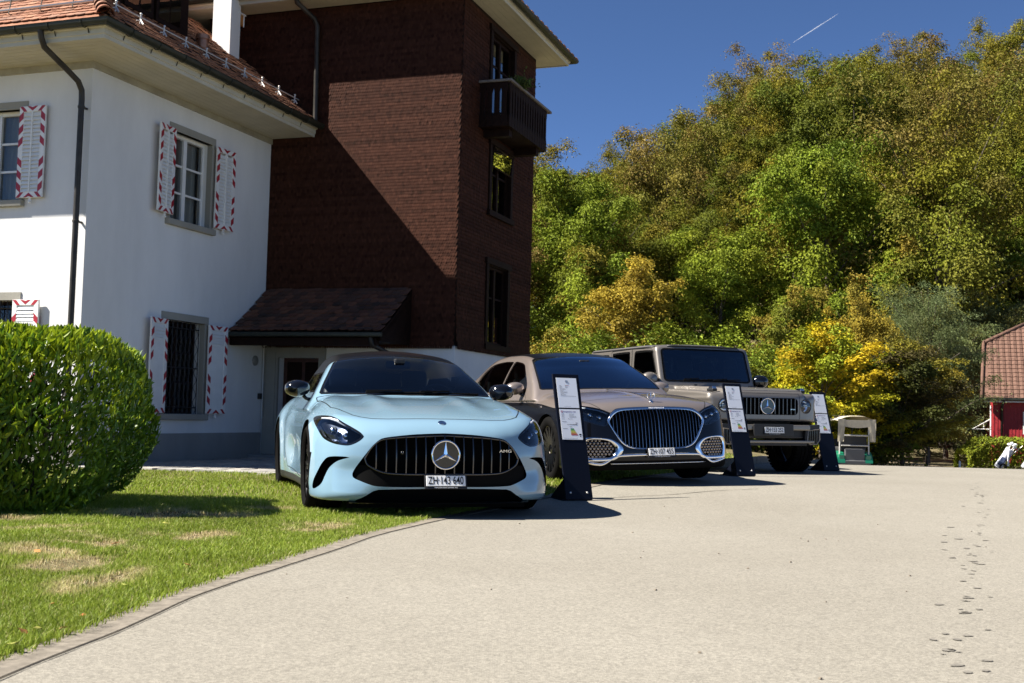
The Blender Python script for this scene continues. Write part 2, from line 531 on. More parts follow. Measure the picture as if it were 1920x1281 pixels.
M_COPPER = simple('weathered_copper', (0.035, 0.030, 0.024), rough=0.5, metal=0.4, var=0.4, vscale=5)
M_GUTTER = simple('dark_gutter', (0.022, 0.026, 0.018), rough=0.5, metal=0.3, var=0.3, vscale=4)
M_FLASH = simple('copper_flashing', (0.42, 0.20, 0.12), rough=0.4, metal=0.6, var=0.3, vscale=6)
M_BROWNW = simple('brown_wood', (0.0145, 0.0065, 0.0042), spec=0.10, rough=0.65, var=0.35, vscale=9, bump=0.2, bscale=30)
M_IRON = simple('wrought_iron', (0.012, 0.011, 0.012), rough=0.5)
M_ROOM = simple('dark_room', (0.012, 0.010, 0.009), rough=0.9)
M_CURTAIN = simple('net_curtain', (0.55, 0.55, 0.52), rough=0.9)
M_SILVER = simple('galvanised_steel', (0.66, 0.64, 0.60), rough=0.45, metal=0.35)
M_WGLASS = glass_mat('window_glass', (0.62, 0.64, 0.63), boost=1.0)

def mat_objcol(name, cols, rough=0.8, bump=0.3, bscale=25, var=0.25, vscale=8):
    m, nt, p = new_mat(name)
    cr = object_random(nt, p, cols)
    tc = N(nt, 'ShaderNodeTexCoord'); nz = N(nt, 'ShaderNodeTexNoise', Scale=vscale, Detail=5.0)
    nt.links.new(tc.outputs['Object'], nz.inputs['Vector'])
    mr = N(nt, 'ShaderNodeMapRange'); mr.inputs['From Min'].default_value = 0.3; mr.inputs['From Max'].default_value = 0.7; mr.inputs['To Min'].default_value = 1 - var; mr.inputs['To Max'].default_value = 1 + var
    nt.links.new(nz.outputs['Fac'], mr.inputs['Value'])
    sc = N(nt, 'ShaderNodeVectorMath', operation='SCALE'); nt.links.new(cr.outputs[0], sc.inputs[0]); nt.links.new(mr.outputs[0], sc.inputs['Scale'])
    nt.links.new(sc.outputs[0], p.inputs['Base Color']); p.inputs['Roughness'].default_value = rough; p.inputs['Specular IOR Level'].default_value = 0.3
    if bump:
        b = N(nt, 'ShaderNodeBump', Strength=bump, Distance=0.004); nb = N(nt, 'ShaderNodeTexNoise', Scale=bscale, Detail=4.0)
        nt.links.new(tc.outputs['Object'], nb.inputs['Vector']); nt.links.new(nb.outputs['Fac'], b.inputs['Height']); nt.links.new(b.outputs[0], p.inputs['Normal'])
    return m
M_TILE = mat_objcol('clay_tile', [(0.26, 0.105, 0.055), (0.34, 0.165, 0.095), (0.22, 0.085, 0.045), (0.30, 0.155, 0.095), (0.16, 0.08, 0.055)])
M_OLDTILE = mat_objcol('old_clay_tile', [(0.13, 0.05, 0.03), (0.04, 0.026, 0.021), (0.17, 0.07, 0.04), (0.07, 0.036, 0.026), (0.10, 0.052, 0.036)])
def mat_tint(name, rough=0.8, trans=0.0, spec=0.3, mul=1.0, rand=0.0, hue=0.0):
    """colour from the mesh's own per-point colours"""
    m, nt, p = new_mat(name)
    at = N(nt, 'ShaderNodeVertexColor', layer_name='tint')
    src = at.outputs[0]
    if rand:
        oi = N(nt, 'ShaderNodeObjectInfo')
        mr = N(nt, 'ShaderNodeMapRange'); mr.inputs['To Min'].default_value = mul * (1 - rand); mr.inputs['To Max'].default_value = mul * (1 + rand)
        nt.links.new(oi.outputs['Random'], mr.inputs['Value'])
        hs = N(nt, 'ShaderNodeHueSaturation')
        nt.links.new(mr.outputs[0], hs.inputs['Value'])
        if hue:
            m7 = N(nt, 'ShaderNodeMath', operation='MULTIPLY'); m7.inputs[1].default_value = 7.31
            f7 = N(nt, 'ShaderNodeMath', operation='FRACT')
            h7 = N(nt, 'ShaderNodeMapRange'); h7.inputs['To Min'].default_value = 0.5 - hue; h7.inputs['To Max'].default_value = 0.5 + hue * 0.55
            nt.links.new(oi.outputs['Random'], m7.inputs[0]); nt.links.new(m7.outputs[0], f7.inputs[0]); nt.links.new(f7.outputs[0], h7.inputs['Value'])
            nt.links.new(h7.outputs[0], hs.inputs['Hue'])
        nt.links.new(src, hs.inputs['Color']); src = hs.outputs[0]
    nt.links.new(src, p.inputs['Base Color'])
    p.inputs['Roughness'].default_value = rough; p.inputs['Specular IOR Level'].default_value = spec
    if trans:
        tr = N(nt, 'ShaderNodeBsdfTranslucent'); nt.links.new(src, tr.inputs[0])
        mx = N(nt, 'ShaderNodeMixShader'); mx.inputs[0].default_value = trans
        out = nt.nodes['Material Output']
        nt.links.new(p.outputs[0], mx.inputs[1]); nt.links.new(tr.outputs[0], mx.inputs[2]); nt.links.new(mx.outputs[0], out.inputs[0])
    return m
M_SHINGLE = mat_tint('stained_shingle', rough=0.7, spec=0.06)

ZB = 0.98   # measured heights are relative to the lens; add ZB for heights above the house's foot
def Z(z): return z + ZB
house = empty('white_house', BA, -BYAW, 'white plastered house with red and white striped shutters and clay tiled roof', 'house')
tower = empty('shingled_tower', BA, -BYAW, 'tall dark brown shingle-clad house wing on a white base behind the cars', 'house')

def wall_panel(mb, plane, u0, u1, z0, z1, holes, depth=0.28, m=0):
    """flat wall with openings; plane maps (u, z, into) to a point, holes = (ua, ub, za, zb)"""
    us = sorted({u0, u1} | {h[0] for h in holes} | {h[1] for h in holes}); zs = sorted({z0, z1} | {h[2] for h in holes} | {h[3] for h in holes})
    for i in range(len(us) - 1):
        for j in range(len(zs) - 1):
            cu, cz = (us[i] + us[i + 1]) / 2, (zs[j] + zs[j + 1]) / 2
            if any(h[0] < cu < h[1] and h[2] < cz < h[3] for h in holes): continue
            mb.add([plane(us[i], zs[j], 0), plane(us[i + 1], zs[j], 0), plane(us[i + 1], zs[j + 1], 0), plane(us[i], zs[j + 1], 0)], ((0, 1, 2, 3),), m)
    for (a, b, c, d) in holes:
        P = lambda u, z: (plane(u, z, 0), plane(u, z, depth))
        q = [P(a, c), P(b, c), P(b, d), P(a, d)]
        for k in range(4):
            n = (k + 1) % 4
            mb.add([q[k][0], q[n][0], q[n][1], q[k][1]], ((0, 1, 2, 3),), m)

PR = lambda u, z, t: (-t, u, z)             # right wall, u = depth along the wall
PL = lambda u, z, t: (u, t, z)              # front wall, u runs to the right
R_holes = [(2.17, 3.40, Z(3.33), Z(4.93)), (2.17, 3.40, Z(-0.14), Z(1.54))]
L_holes = [(-2.62, -1.36, Z(3.31), Z(4.83)), (-2.58, -1.31, Z(-0.14), Z(1.66)), (-5.6, -4.4, Z(3.31), Z(4.83)), (-5.6, -4.4, Z(-0.14), Z(1.66))]
hw = MB()
wall_panel(hw, PR, 0, 5.52, 0, Z(5.56), R_holes)
wall_panel(hw, PL, -12, 0, 0, Z(5.56), L_holes)
hw.add([(-12, 0, 0), (-12, 9, 0), (-12, 9, Z(5.56)), (-12, 0, Z(5.56))], ((0, 1, 2, 3),))
hw.add([(-12, 9, 0), (-1.6, 9, 0), (-1.6, 9, Z(5.56)), (-12, 9, Z(5.56))], ((0, 1, 2, 3),))
hw.build('wall', M_WHITE, house, recalc=False)
pl = MB(); pl.bx(0.0, 0.03, -0.03, 5.44, -0.3, Z(-0.49)); pl.bx(-12, 0.0, -0.03, 0.0, -0.3, Z(-0.49)); pl.build('plinth', M_PLINTH, house)
ld = MB(); 
for z in (Z(2.45),): ld.bx(-11.9, -0.35, 0.35, 8.9, z, z + 0.2)
ld.build('floor_slab', M_ROOM, house)

# ---- windows
def stone_surround(parent, P, ua, ub, za, zb, lint=0.13, sill=0.11, jamb=0.10, ext=0.10):
    s = MB()
    def blk(u0, u1, z0, z1, pr, inn=0.10):
        vs = [P(u0, z0, -pr), P(u1, z0, -pr), P(u1, z1, -pr), P(u0, z1, -pr), P(u0, z0, inn), P(u1, z0, inn), P(u1, z1, inn), P(u0, z1, inn)]
        s.add(vs, ((0, 1, 2, 3), (7, 6, 5, 4), (0, 4, 5, 1), (1, 5, 6, 2), (2, 6, 7, 3), (3, 7, 4, 0)))
    blk(ua - ext, ub + ext, zb, zb + lint, 0.02)
    blk(ua - jamb, ua + 0.001, za, zb, 0.012); blk(ub - 0.001, ub + jamb, za, zb, 0.012)
    s.build('window_surround', M_STONE, parent)
    s = MB(); blk(ua - ext - 0.02, ub + ext + 0.02, za - sill, za, 0.09); s.build('sill', M_STONE, parent, bevel=0.012)

def casement(parent, P, ua, ub, za, zb, dep=0.20, rows=3, mat=None, pane_mat=None, curtain=True, transom=None):
    """two leaves with glazing bars; each pane a piece of its own"""
    mat = mat or M_WPAINT
    f = MB()
    def blk(m_, u0, u1, z0, z1, d0, d1):
        vs = [P(u0, z0, d0), P(u1, z0, d0), P(u1, z1, d0), P(u0, z1, d0), P(u0, z0, d1), P(u1, z0, d1), P(u1, z1, d1), P(u0, z1, d1)]
        m_.add(vs, ((0, 1, 2, 3), (7, 6, 5, 4), (0, 4, 5, 1), (1, 5, 6, 2), (2, 6, 7, 3), (3, 7, 4, 0)))
    fw_ = 0.05
    blk(f, ua, ua + fw_, za, zb, dep - 0.03, dep + 0.05); blk(f, ub - fw_, ub, za, zb, dep - 0.03, dep + 0.05)
    blk(f, ua + fw_, ub - fw_, zb - fw_, zb, dep - 0.03, dep + 0.05); blk(f, ua + fw_, ub - fw_, za, za + fw_, dep - 0.03, dep + 0.05)
    um = (ua + ub) / 2
    blk(f, um - 0.05, um + 0.05, za + fw_, zb - fw_, dep - 0.045, dep + 0.04)
    cuts = transom or [za + fw_ + (zb - za - 2 * fw_) * k / rows for k in range(1, rows)]
    for z in cuts:
        for (a, b) in ((ua + fw_, um - 0.05), (um + 0.05, ub - fw_)):
            blk(f, a, b, z - 0.018, z + 0.018, dep - 0.02, dep + 0.03)
    fo = f.build('window_frame', mat, parent)
    zz = [za + fw_] + list(cuts) + [zb - fw_]
    for (a, b) in ((ua + fw_, um - 0.05), (um + 0.05, ub - fw_)):
        for k in range(len(zz) - 1):
            g = MB(); g.add([P(a, zz[k] + 0.018, dep), P(b, zz[k] + 0.018, dep), P(b, zz[k + 1] - 0.018, dep), P(a, zz[k + 1] - 0.018, dep)], ((0, 1, 2, 3),))
            g.build('pane', pane_mat or M_WGLASS, fo, recalc=False)
    if curtain:
        c = MB(); rows_ = []
        for z in np.linspace(zb, za, 8):
            rows_.append([P(u, z, dep + 0.14 + 0.025 * math.sin(u * 62) + 0.012 * math.sin(u * 23 + z)) for u in np.linspace(ua, ub, 60)])
        c.grid(rows_).build('curtain', M_CURTAIN, parent, smooth=True)
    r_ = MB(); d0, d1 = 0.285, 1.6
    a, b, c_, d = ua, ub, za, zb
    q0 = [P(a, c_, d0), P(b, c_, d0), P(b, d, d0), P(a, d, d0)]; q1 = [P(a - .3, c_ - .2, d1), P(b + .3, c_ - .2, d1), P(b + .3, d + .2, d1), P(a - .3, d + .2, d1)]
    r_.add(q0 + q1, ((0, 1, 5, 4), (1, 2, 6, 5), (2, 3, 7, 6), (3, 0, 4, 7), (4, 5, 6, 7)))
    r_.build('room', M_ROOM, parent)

def iron_grille(parent, P, ua, ub, za, zb, dep=0.06):
    g = MB()
    n = 9
    for k in range(n + 1):
        u = ua + (ub - ua) * k / n
        g.tube([P(u, za, dep), P(u, zb, dep)], 0.010, n=5)
    for z in (za + 0.12, (za + zb) / 2, zb - 0.12): g.tube([P(ua, z, dep), P(ub, z, dep)], 0.011, n=5)
    for k in range(n):
        u = ua + (ub - ua) * (k + 0.5) / n
        m_ = 6
        for j in range(m_):
            z = za + (zb - za) * (j + 0.5) / m_; hh = (zb - za) / m_ / 2
            pts = [P(u + 0.045 * math.sin(t * 2 * PI), z - hh + 2 * hh * t, dep) for t in np.linspace(0, 1, 9)]
            g.tube(pts, 0.006, n=4)
    g.build('iron_grille', M_IRON, parent)

win_r = empty('window', (0, 0, 0), parent=house); stone_surround(win_r, PR, *R_holes[0]); casement(win_r, PR, *R_holes[0])
win_r2 = empty('window', (0, 0, 0), parent=house); stone_surround(win_r2, PR, *R_holes[1]); casement(win_r2, PR, *R_holes[1], dep=0.24, mat=M_BROWNW, curtain=False); iron_grille(win_r2, PR, *R_holes[1], dep=0.12)
for h in L_holes:
    wl = empty('window', (0, 0, 0), parent=house); stone_surround(wl, PL, *h)
    if h[2] > 3: casement(wl, PL, *h)
    else:
        casement(wl, PL, *h, dep=0.24, mat=M_BROWNW, curtain=False); iron_grille(wl, PL, *h, dep=0.12)

# ---- shutters: striped frame, louvres or panel; local x across, y out of the wall, z up
_slat = MB().box((0, 0, 0), (0.165, 0.008, 0.082), rot=Matrix.Rotation(R(24), 3, 'X')).mesh('slat', [M_WPAINT])
def shutter(parent, origin, rot, W_, H_, kind):
    e = empty('shutter', origin, rot, parent=parent)
    fw_ = 0.095
    T_ = 0.035
    f = MB()
    f.bx(0, fw_, 0, T_, 0, H_); f.bx(W_ - fw_, W_, 0, T_, 0, H_); f.bx(fw_, W_ - fw_, 0, T_, 0, fw_); f.bx(fw_, W_ - fw_, 0, T_, H_ - fw_, H_)
    if kind == 'louvre':
        f.bx(W_ / 2 - 0.014, W_ / 2 + 0.014, 0.004, T_ + 0.012, fw_, H_ - fw_)
    else:
        f.bx(fw_, W_ - fw_, 0.004, T_ - 0.012, fw_, H_ - fw_ - 0.30); f.bx(fw_, W_ - fw_, 0.006, T_ - 0.004, H_ - fw_ - 0.30, H_ - fw_ - 0.25)
    f.build('shutter_frame', M_WPAINT, e, bevel=0.004, segs=1)
    # red diagonal stripes painted on the frame: slanting away from the middle, mirrored top and bottom
    s = MB()
    def para(a, b, c, d):
        for y in (T_ + 0.002, -0.002):
            s.add([(p[0], y, p[1]) for p in (a, b, c, d)], ((0, 1, 2, 3),))
    pitch, hgt, sl = 0.205, 0.118, 0.075
    nst = int((H_ / 2 - 0.10) / pitch)
    for side in (0, 1):
        x0, x1 = (0.004, fw_ - 0.004) if side == 0 else (W_ - 0.004, W_ - fw_ + 0.004)
        for half in (0, 1):
            for k in range(nst + 1):
                zz = 0.075 + k * pitch
                def q(z): return z if half == 0 else H_ - z
                za, zb_ = H_ / 2 - zz, H_ / 2 - zz - hgt
                if zb_ - sl < 0.02: continue
                # stripes fall outwards below the middle and rise outwards above it
                para((x0, q(za - 0.0)), (x1, q(za - 0) + (sl if half == 0 else -sl) * 0), (x1, q(zb_)), (x0, q(zb_))) if False else para((x0, q(za)), (x1, q(za - sl)), (x1, q(zb_ - sl)), (x0, q(zb_)))
    for half in (0, 1):
        def q(z): return z if half == 0 else H_ - z
        z0, z1 = 0.004, fw_ - 0.004
        # chevron in the middle and corner stripes
        c = W_ / 2
        for sg in (-1, 1):
            para((c, q(z1 - 0.01)), (c, q(z0 + 0.02)), (c + sg * 0.055, q(z0)), (c + sg * 0.11, q(z0)))
            para((c + sg * (W_ / 2 - 0.09), q(z1)), (c + sg * (W_ / 2 - 0.16), q(z1)), (c + sg * (W_ / 2 - 0.075), q(z0)), (c + sg * (W_ / 2 - 0.004), q(z0)))
    tag(s.build('painted_stripes', M_RED, e, recalc=False), kind='stuff')
    if kind == 'louvre':
        n = int((H_ - 2 * fw_) / 0.066)
        for col_ in (0, 1):
            cx = fw_ + (W_ / 2 - 0.014 - fw_) / 2 if col_ == 0 else W_ - fw_ - (W_ / 2 - 0.014 - fw_) / 2
            wd = (W_ / 2 - 0.014 - fw_)
            for k in range(n):
                inst('slat', _slat, e, (cx, T_ * 0.55, fw_ + 0.035 + k * 0.066), scale=(wd / 0.165, 1, 1))
    else:
        for k in range(4):
            inst('slat', _slat, e, (W_ / 2, T_ * 0.55, H_ - fw_ - 0.035 - k * 0.058), scale=((W_ - 2 * fw_) / 0.165, 1, 1))
    h_ = MB(); h_.bx(W_ * 0.45, W_ * 0.52, 0.0, 0.02, -0.07, 0.0); h_.ball((W_ * 0.485, 0.02, -0.07), 0.022, 5)
    h_.build('shutter_catch', M_WPAINT, e)
    return e
# right wall: local x of the shutter runs along the wall (depth), its face looks to +x
SR = lambda v, z, W_, H_, kind, tilt=0.0: shutter(house, (0.045, v, z), PI / 2 + tilt, W_, H_, kind)
def shutter_right(v0, v1, z, H_, kind, tilt=0.0):
    # rotate so that shutter x -> wall depth, y -> -wall normal; mirrored face is drawn on both sides
    W_ = v1 - v0
    return shutter(house, (0.05 + (W_ * math.sin(-tilt) if tilt < 0 else 0), v1, z), -PI / 2 + tilt, W_, H_, kind)
shutter_right(1.63, 2.17, Z(3.39), 1.55, 'louvre', R(7))
shutter_right(3.46, 4.05, Z(3.37), 1.55, 'louvre', R(-3))
shutter_right(1.60, 2.17, Z(-0.13), 1.66, 'panel', R(7))
shutter_right(3.44, 4.02, Z(-0.13), 1.66, 'panel', R(-3))
for (u0, u1, z0, H_, kind) in ((-1.36, -0.83, Z(3.33), 1.52, 'louvre'), (-1.31, -0.78, Z(-0.13), 1.79, 'panel'), (-3.17, -2.62, Z(3.33), 1.52, 'louvre'), (-3.14, -2.58, Z(-0.13), 1.79, 'panel')):
    shutter(house, (u1, -0.05, z0), PI, u1 - u0, H_, kind)

# ---- eaves: frieze, boarded soffit with mitred corner, cornice and gutter
OV = 0.98
fz = MB(); fz.bx(-12, 0.035, -0.035, 0.0, Z(5.42), Z(5.53)); fz.bx(0.0, 0.035, 0.0, 5.49, Z(5.42), Z(5.53)); fz.build('frieze', M_FRIEZE, house)
soff = empty('soffit', (0, 0, 0), parent=house)
nb = 7
for k in range(nb):
    a, b = OV * k / nb + 0.004, OV * (k + 1) / nb - 0.004
    zt = Z(5.53)
    m_ = MB(); m_.add([(a, -a, zt), (b, -b, zt), (b, 5.48, zt), (a, 5.48, zt), (a, -a, zt + 0.02), (b, -b, zt + 0.02), (b, 5.48, zt + 0.02), (a, 5.48, zt + 0.02)], ((0, 1, 2, 3), (4, 7, 6, 5), (0, 4, 5, 1), (2, 6, 7, 3), (0, 3, 7, 4), (1, 5, 6, 2)))
    m_.build('soffit_board', M_CREAM, soff)
    m_ = MB(); m_.add([(a, -a, zt), (b, -b, zt), (-12, -b, zt), (-12, -a, zt), (a, -a, zt + 0.02), (b, -b, zt + 0.02), (-12, -b, zt + 0.02), (-12, -a, zt + 0.02)], ((0, 1, 2, 3), (4, 7, 6, 5), (0, 4, 5, 1), (2, 6, 7, 3), (0, 3, 7, 4), (1, 5, 6, 2)))
    m_.build('soffit_board', M_CREAM, soff)
bk = MB(); bk.add([(0, 0, Z(5.556)), (OV, -OV, Z(5.556)), (OV, 5.48, Z(5.556)), (0, 5.48, Z(5.556))], ((0, 1, 2, 3),)); bk.add([(0, 0, Z(5.556)), (OV, -OV, Z(5.556)), (-12, -OV, Z(5.556)), (-12, 0, Z(5.556))], ((0, 1, 2, 3),)); bk.build('soffit_backing', M_FRIEZE, soff, recalc=False)
def eave_profile(name, prof, mat, smooth=False):
    """profile (distance out, z) swept along both eaves with a mitre at the corner"""
    mb = MB()
    rows = [[(-12, -o_, z) for o_, z in prof], [(o_, -o_, z) for o_, z in prof], [(o_, 5.47, z) for o_, z in prof]]
    mb.grid(rows)
    mb.add([(o_, 5.47, z) for o_, z in prof], (tuple(range(len(prof))),))
    return mb.build(name, mat, house, smooth=smooth, autosmooth=R(30))
eave_profile('cornice', [(OV - 0.01, Z(5.555)), (OV - 0.01, Z(5.515)), (OV + 0.035, Z(5.515)), (OV + 0.035, Z(5.575)), (OV + 0.055, Z(5.585)), (OV + 0.055, Z(5.66)), (OV + 0.10, Z(5.675)), (OV + 0.10, Z(5.74)), (OV - 0.01, Z(5.75))], M_CREAM)
gp = [(OV + 0.105 + 0.075 - 0.075 * math.cos(t), Z(5.75) - 0.085 * math.sin(t)) for t in np.linspace(0, PI, 10)]
eave_profile('gutter', [(gp[0][0], gp[0][1] + 0.02)] + gp + [(gp[-1][0] + 0.012, gp[-1][1] + 0.008), (gp[-1][0] - 0.006, gp[-1][1] + 0.006)], M_GUTTER, True)
for k in range(10):
    v = -0.6 + k * 0.68
    MB().tube([(OV + 0.06, v, Z(5.60))] + [(OV + 0.18 - 0.085 * math.cos(t), v, Z(5.745) - 0.096 * math.sin(t)) for t in np.linspace(0.3, PI, 7)], 0.008, n=5).build('gutter_hook', M_GUTTER, house)
for k in range(6):
    u = 0.75 - k * 0.62
    MB().tube([(u, -OV - 0.06, Z(5.60))] + [(u, -OV - 0.18 + 0.085 * math.cos(t), Z(5.745) - 0.096 * math.sin(t)) for t in np.linspace(0.3, PI, 7)], 0.008, n=5).build('gutter_hook', M_GUTTER, house)
# ---- rain pipes
dp = MB(); dp.tube([(-0.06, -OV - 0.17, Z(5.70)), (-0.06, -OV - 0.15, Z(5.58)), (-0.07, -OV - 0.06, Z(5.45)), (-0.08, -0.55, Z(5.27)), (-0.08, -0.24, Z(5.14)), (-0.08, -0.15, Z(5.02)), (-0.08, -0.14, Z(4.9)), (-0.08, -0.14, 0.0)], 0.047, n=14)
dpo = dp.build('rain_pipe', M_COPPER, house, smooth=True, autosmooth=R(50))
for z in (Z(4.75), Z(2.9), Z(1.0)):
    MB().lathe([(0.048, -0.02), (0.057, -0.015), (0.057, 0.015), (0.048, 0.02)], n=14, c=(-0.08, -0.14, z)).box((-0.08, -0.06, z), (0.03, 0.12, 0.03)).build('pipe_bracket', M_COPPER, dpo)

# ---- roof: slope planes with a mitred hip, tile by tile near the hip, tile courses further off
PT = math.tan(R(38.3)); CP, SP = math.cos(R(38.3)), math.sin(R(38.3))
E0 = OV + 0.14; RZ0 = Z(5.76)
rb = MB(); L_ = 6.0
rb.add([(E0, -E0, RZ0), (E0 - L_, -E0 + L_, RZ0 + L_ * PT), (E0 - L_, 5.47, RZ0 + L_ * PT), (E0, 5.47, RZ0)], ((0, 1, 2, 3),))
rb.add([(E0, -E0, RZ0), (E0 - L_, -E0 + L_, RZ0 + L_ * PT), (-12, -E0 + L_, RZ0 + L_ * PT), (-12, -E0, RZ0)], ((0, 1, 2, 3),))
rb.add([(E0 - L_, 5.47, RZ0 + L_ * PT), (E0 - L_, 12, RZ0 + L_ * PT), (-1.62, 12, RZ0), (-1.62, 5.47, RZ0)], ((0, 1, 2, 3),))
roof = rb.build('roof', M_OLDTILE, house, recalc=False)
# copper strip at the front eave
fl = MB(); fl.add([(-12, -E0 - 0.02, RZ0 + 0.005), (E0 + 0.02, -E0 - 0.02, RZ0 + 0.005), (E0 - 0.16, -E0 + 0.16, RZ0 + 0.19 * PT), (-12, -E0 + 0.16, RZ0 + 0.19 * PT)], ((0, 1, 2, 3),)); fl.build('eave_flashing', M_FLASH, roof, recalc=False)
def tile_mesh(name, mat, w_=0.17, l_=0.22, t=0.018, round_=True):
    """plain tile with a rounded tail; local x across, y up the slope, z out"""
    pts = [(-w_ / 2, l_), (-w_ / 2, 0.03)] + ([(-w_ / 2 * math.cos(a), 0.03 - 0.045 * math.sin(a)) for a in (0.6, 1.2, 1.94, 2.54)] if round_ else []) + [(w_ / 2, 0.03), (w_ / 2, l_)]
    n = len(pts)
    vs = [(x, y, t + 0.012 - 0.03 * (y / l_)) for x, y in pts] + [(x, y, 0.012 - 0.03 * (y / l_)) for x, y in pts]
    mb = MB(); mb.add(vs, [tuple(range(n))] + [(i, i + n, (i + 1) % n + n, (i + 1) % n) for i in range(n)])
    return mb.mesh(name, [mat])
TM = tile_mesh('roof_tile', M_TILE)
slopeL = Matrix(((1, 0, 0), (0, CP, -SP), (0, SP, CP)))          # x right, y up slope (towards +y)
slopeR = Matrix(((0, -CP, SP), (1, 0, 0), (0, SP, CP)))          # x along +y, y up slope (towards -x)
row = 0.145
cnt = 0
for r_ in range(14):
    s = 0.22 + r_ * row
    for c in range(36):
        u = E0 - s * CP - 0.10 - c * 0.174 - (0.087 if r_ % 2 else 0)
        if u < -3.2 or cnt >= 297: break
        cnt += 1
        M_ = slopeL @ Matrix.Rotation(rnd.gauss(0, 0.025), 3, 'Z') @ Matrix.Rotation(rnd.gauss(0.05, 0.03), 3, 'X')
        o = inst('roof_tile', TM, roof, (u, -E0 + s * CP - SP * (0.02 + 0.006 * rnd.random()), RZ0 + s * SP + CP * 0.02), M_.to_euler())
# the side slope and the rest: joined courses
def tile_courses(slope, fpos, nrow, ncol, step, keep, name, mat, parent, w_=0.17, row=0.145):
    pts = [(-0.5, 1.0), (-0.5, 0.1), (-0.3, -0.08), (0.3, -0.08), (0.5, 0.1), (0.5, 1.0)]
    V, F, Cc = [], [], []
    k = 0
    for r_ in range(nrow):
        for c in range(ncol):
            p = fpos(r_, c)
            if p is None or not keep(p): continue
            jit = rng.normal(0, 0.006, 3)
            for top in (0.03, 0.010):
                for (x, y) in pts:
                    q = slope @ Vector((x * w_, y * 0.2, top - 0.03 * y + 0.01 + jit[0]))
                    V.append((p[0] + q.x, p[1] + q.y, p[2] + q.z))
            F += [(k, k + 1, k + 2, k + 3), (k, k + 3, k + 4, k + 5), (k + 1, k + 7, k + 8, k + 2), (k + 2, k + 8, k + 9, k + 3), (k + 3, k + 9, k + 10, k + 4)]
            k += 12
    me = np_mesh(name, np.array(V), np.array(F), mat, smooth=False)
    return link(bpy.data.objects.new(name, me), parent)
def fR(r_, c):
    s = 0.06 + r_ * row; v = -E0 + 0.1 + c * 0.174 + (0.087 if r_ % 2 else 0)
    return (E0 - s * CP, v, RZ0 + s * SP)
o = tile_courses(slopeR, fR, 34, 40, 0.174, lambda p: p[1] < 5.4 and (E0 - p[0]) < (p[1] + E0) - 0.05, 'roof_tile_courses', M_TILE, roof); tag(o, kind='stuff')
# hip tiles
hd = Vector((-1, 1, PT)).normalized()
for k in range(9):
    p0 = Vector((E0 - 0.05, -E0 + 0.05, RZ0 + 0.10)) + hd * (k * 0.27)
    up_ = Vector((1, -1, 0)).normalized().cross(hd); 
    sx = hd.cross(Vector((0, 0, 1))).normalized(); nz_ = sx.cross(hd).normalized()
    h_ = MB(); rows = []
    for t, rr in ((0.0, 0.135), (0.30, 0.11)):
        rows.append([tuple(p0 + hd * t + sx * rr * math.cos(a) + nz_ * (rr * math.sin(a) - 0.03 + (0.02 if t == 0 else 0))) for a in np.linspace(0, PI, 12)])
    rows2 = [[tuple(Vector(p) * 1.0 - nz_ * 0.02) for p in r__] for r__ in rows]
    h_.grid(rows); h_.grid(rows2); h_.grid([rows[0], rows2[0]])
    h_.build('hip_tile', M_TILE, roof, smooth=True, autosmooth=R(40), recalc=False)
# snow guards: rails on the front slope, bracket row on the side slope
for off in (0.62, 0.74):
    MB().tube([(-12, -E0 + off * CP - 0.08 , RZ0 + off * SP + 0.09 + (off - 0.62)), (E0 - off * CP - 0.1, -E0 + off * CP - 0.08, RZ0 + off * SP + 0.09 + (off - 0.62))], 0.021, n=8).build('snow_rail', M_SILVER, roof, smooth=True)
for k in range(5):
    u = 0.15 - k * 0.62
    MB().tube([(u, -E0 + 0.75 * CP, RZ0 + 0.66 * SP), (u, -E0 + 0.60 * CP - 0.08, RZ0 + 0.62 * SP + 0.03), (u, -E0 + 0.70 * CP - 0.10, RZ0 + 0.74 * SP + 0.24)], 0.010, n=5).build('rail_bracket', M_GUTTER, roof)
for off in (0.70,):
    MB().tube([(E0 - off * CP + 0.06, -0.35, RZ0 + off * SP + 0.11), (E0 - off * CP + 0.06, 5.45, RZ0 + off * SP + 0.11)], 0.011, n=6).build('snow_rail', M_SILVER, roof)
for k in range(10):
    v = -0.30 + k * 0.62
    b = MB(); x0, z0 = E0 - 0.70 * CP, RZ0 + 0.70 * SP
    b.tube([(x0 + 0.05, v, z0), (x0 + 0.065, v, z0 + 0.16)], 0.013, n=6); b.tube([(x0 + 0.06, v, z0 + 0.07), (x0 + 0.13, v - 0.02, z0 - 0.02)], 0.015, n=6); b.tube([(x0 + 0.06, v, z0 + 0.06), (x0 + 0.04, v - 0.08, z0 + 0.04)], 0.011, n=6); b.ball((x0 + 0.065, v, z0 + 0.165), 0.022, 5)
    b.build('snow_bracket', M_SILVER, roof, smooth=True, autosmooth=R(50))

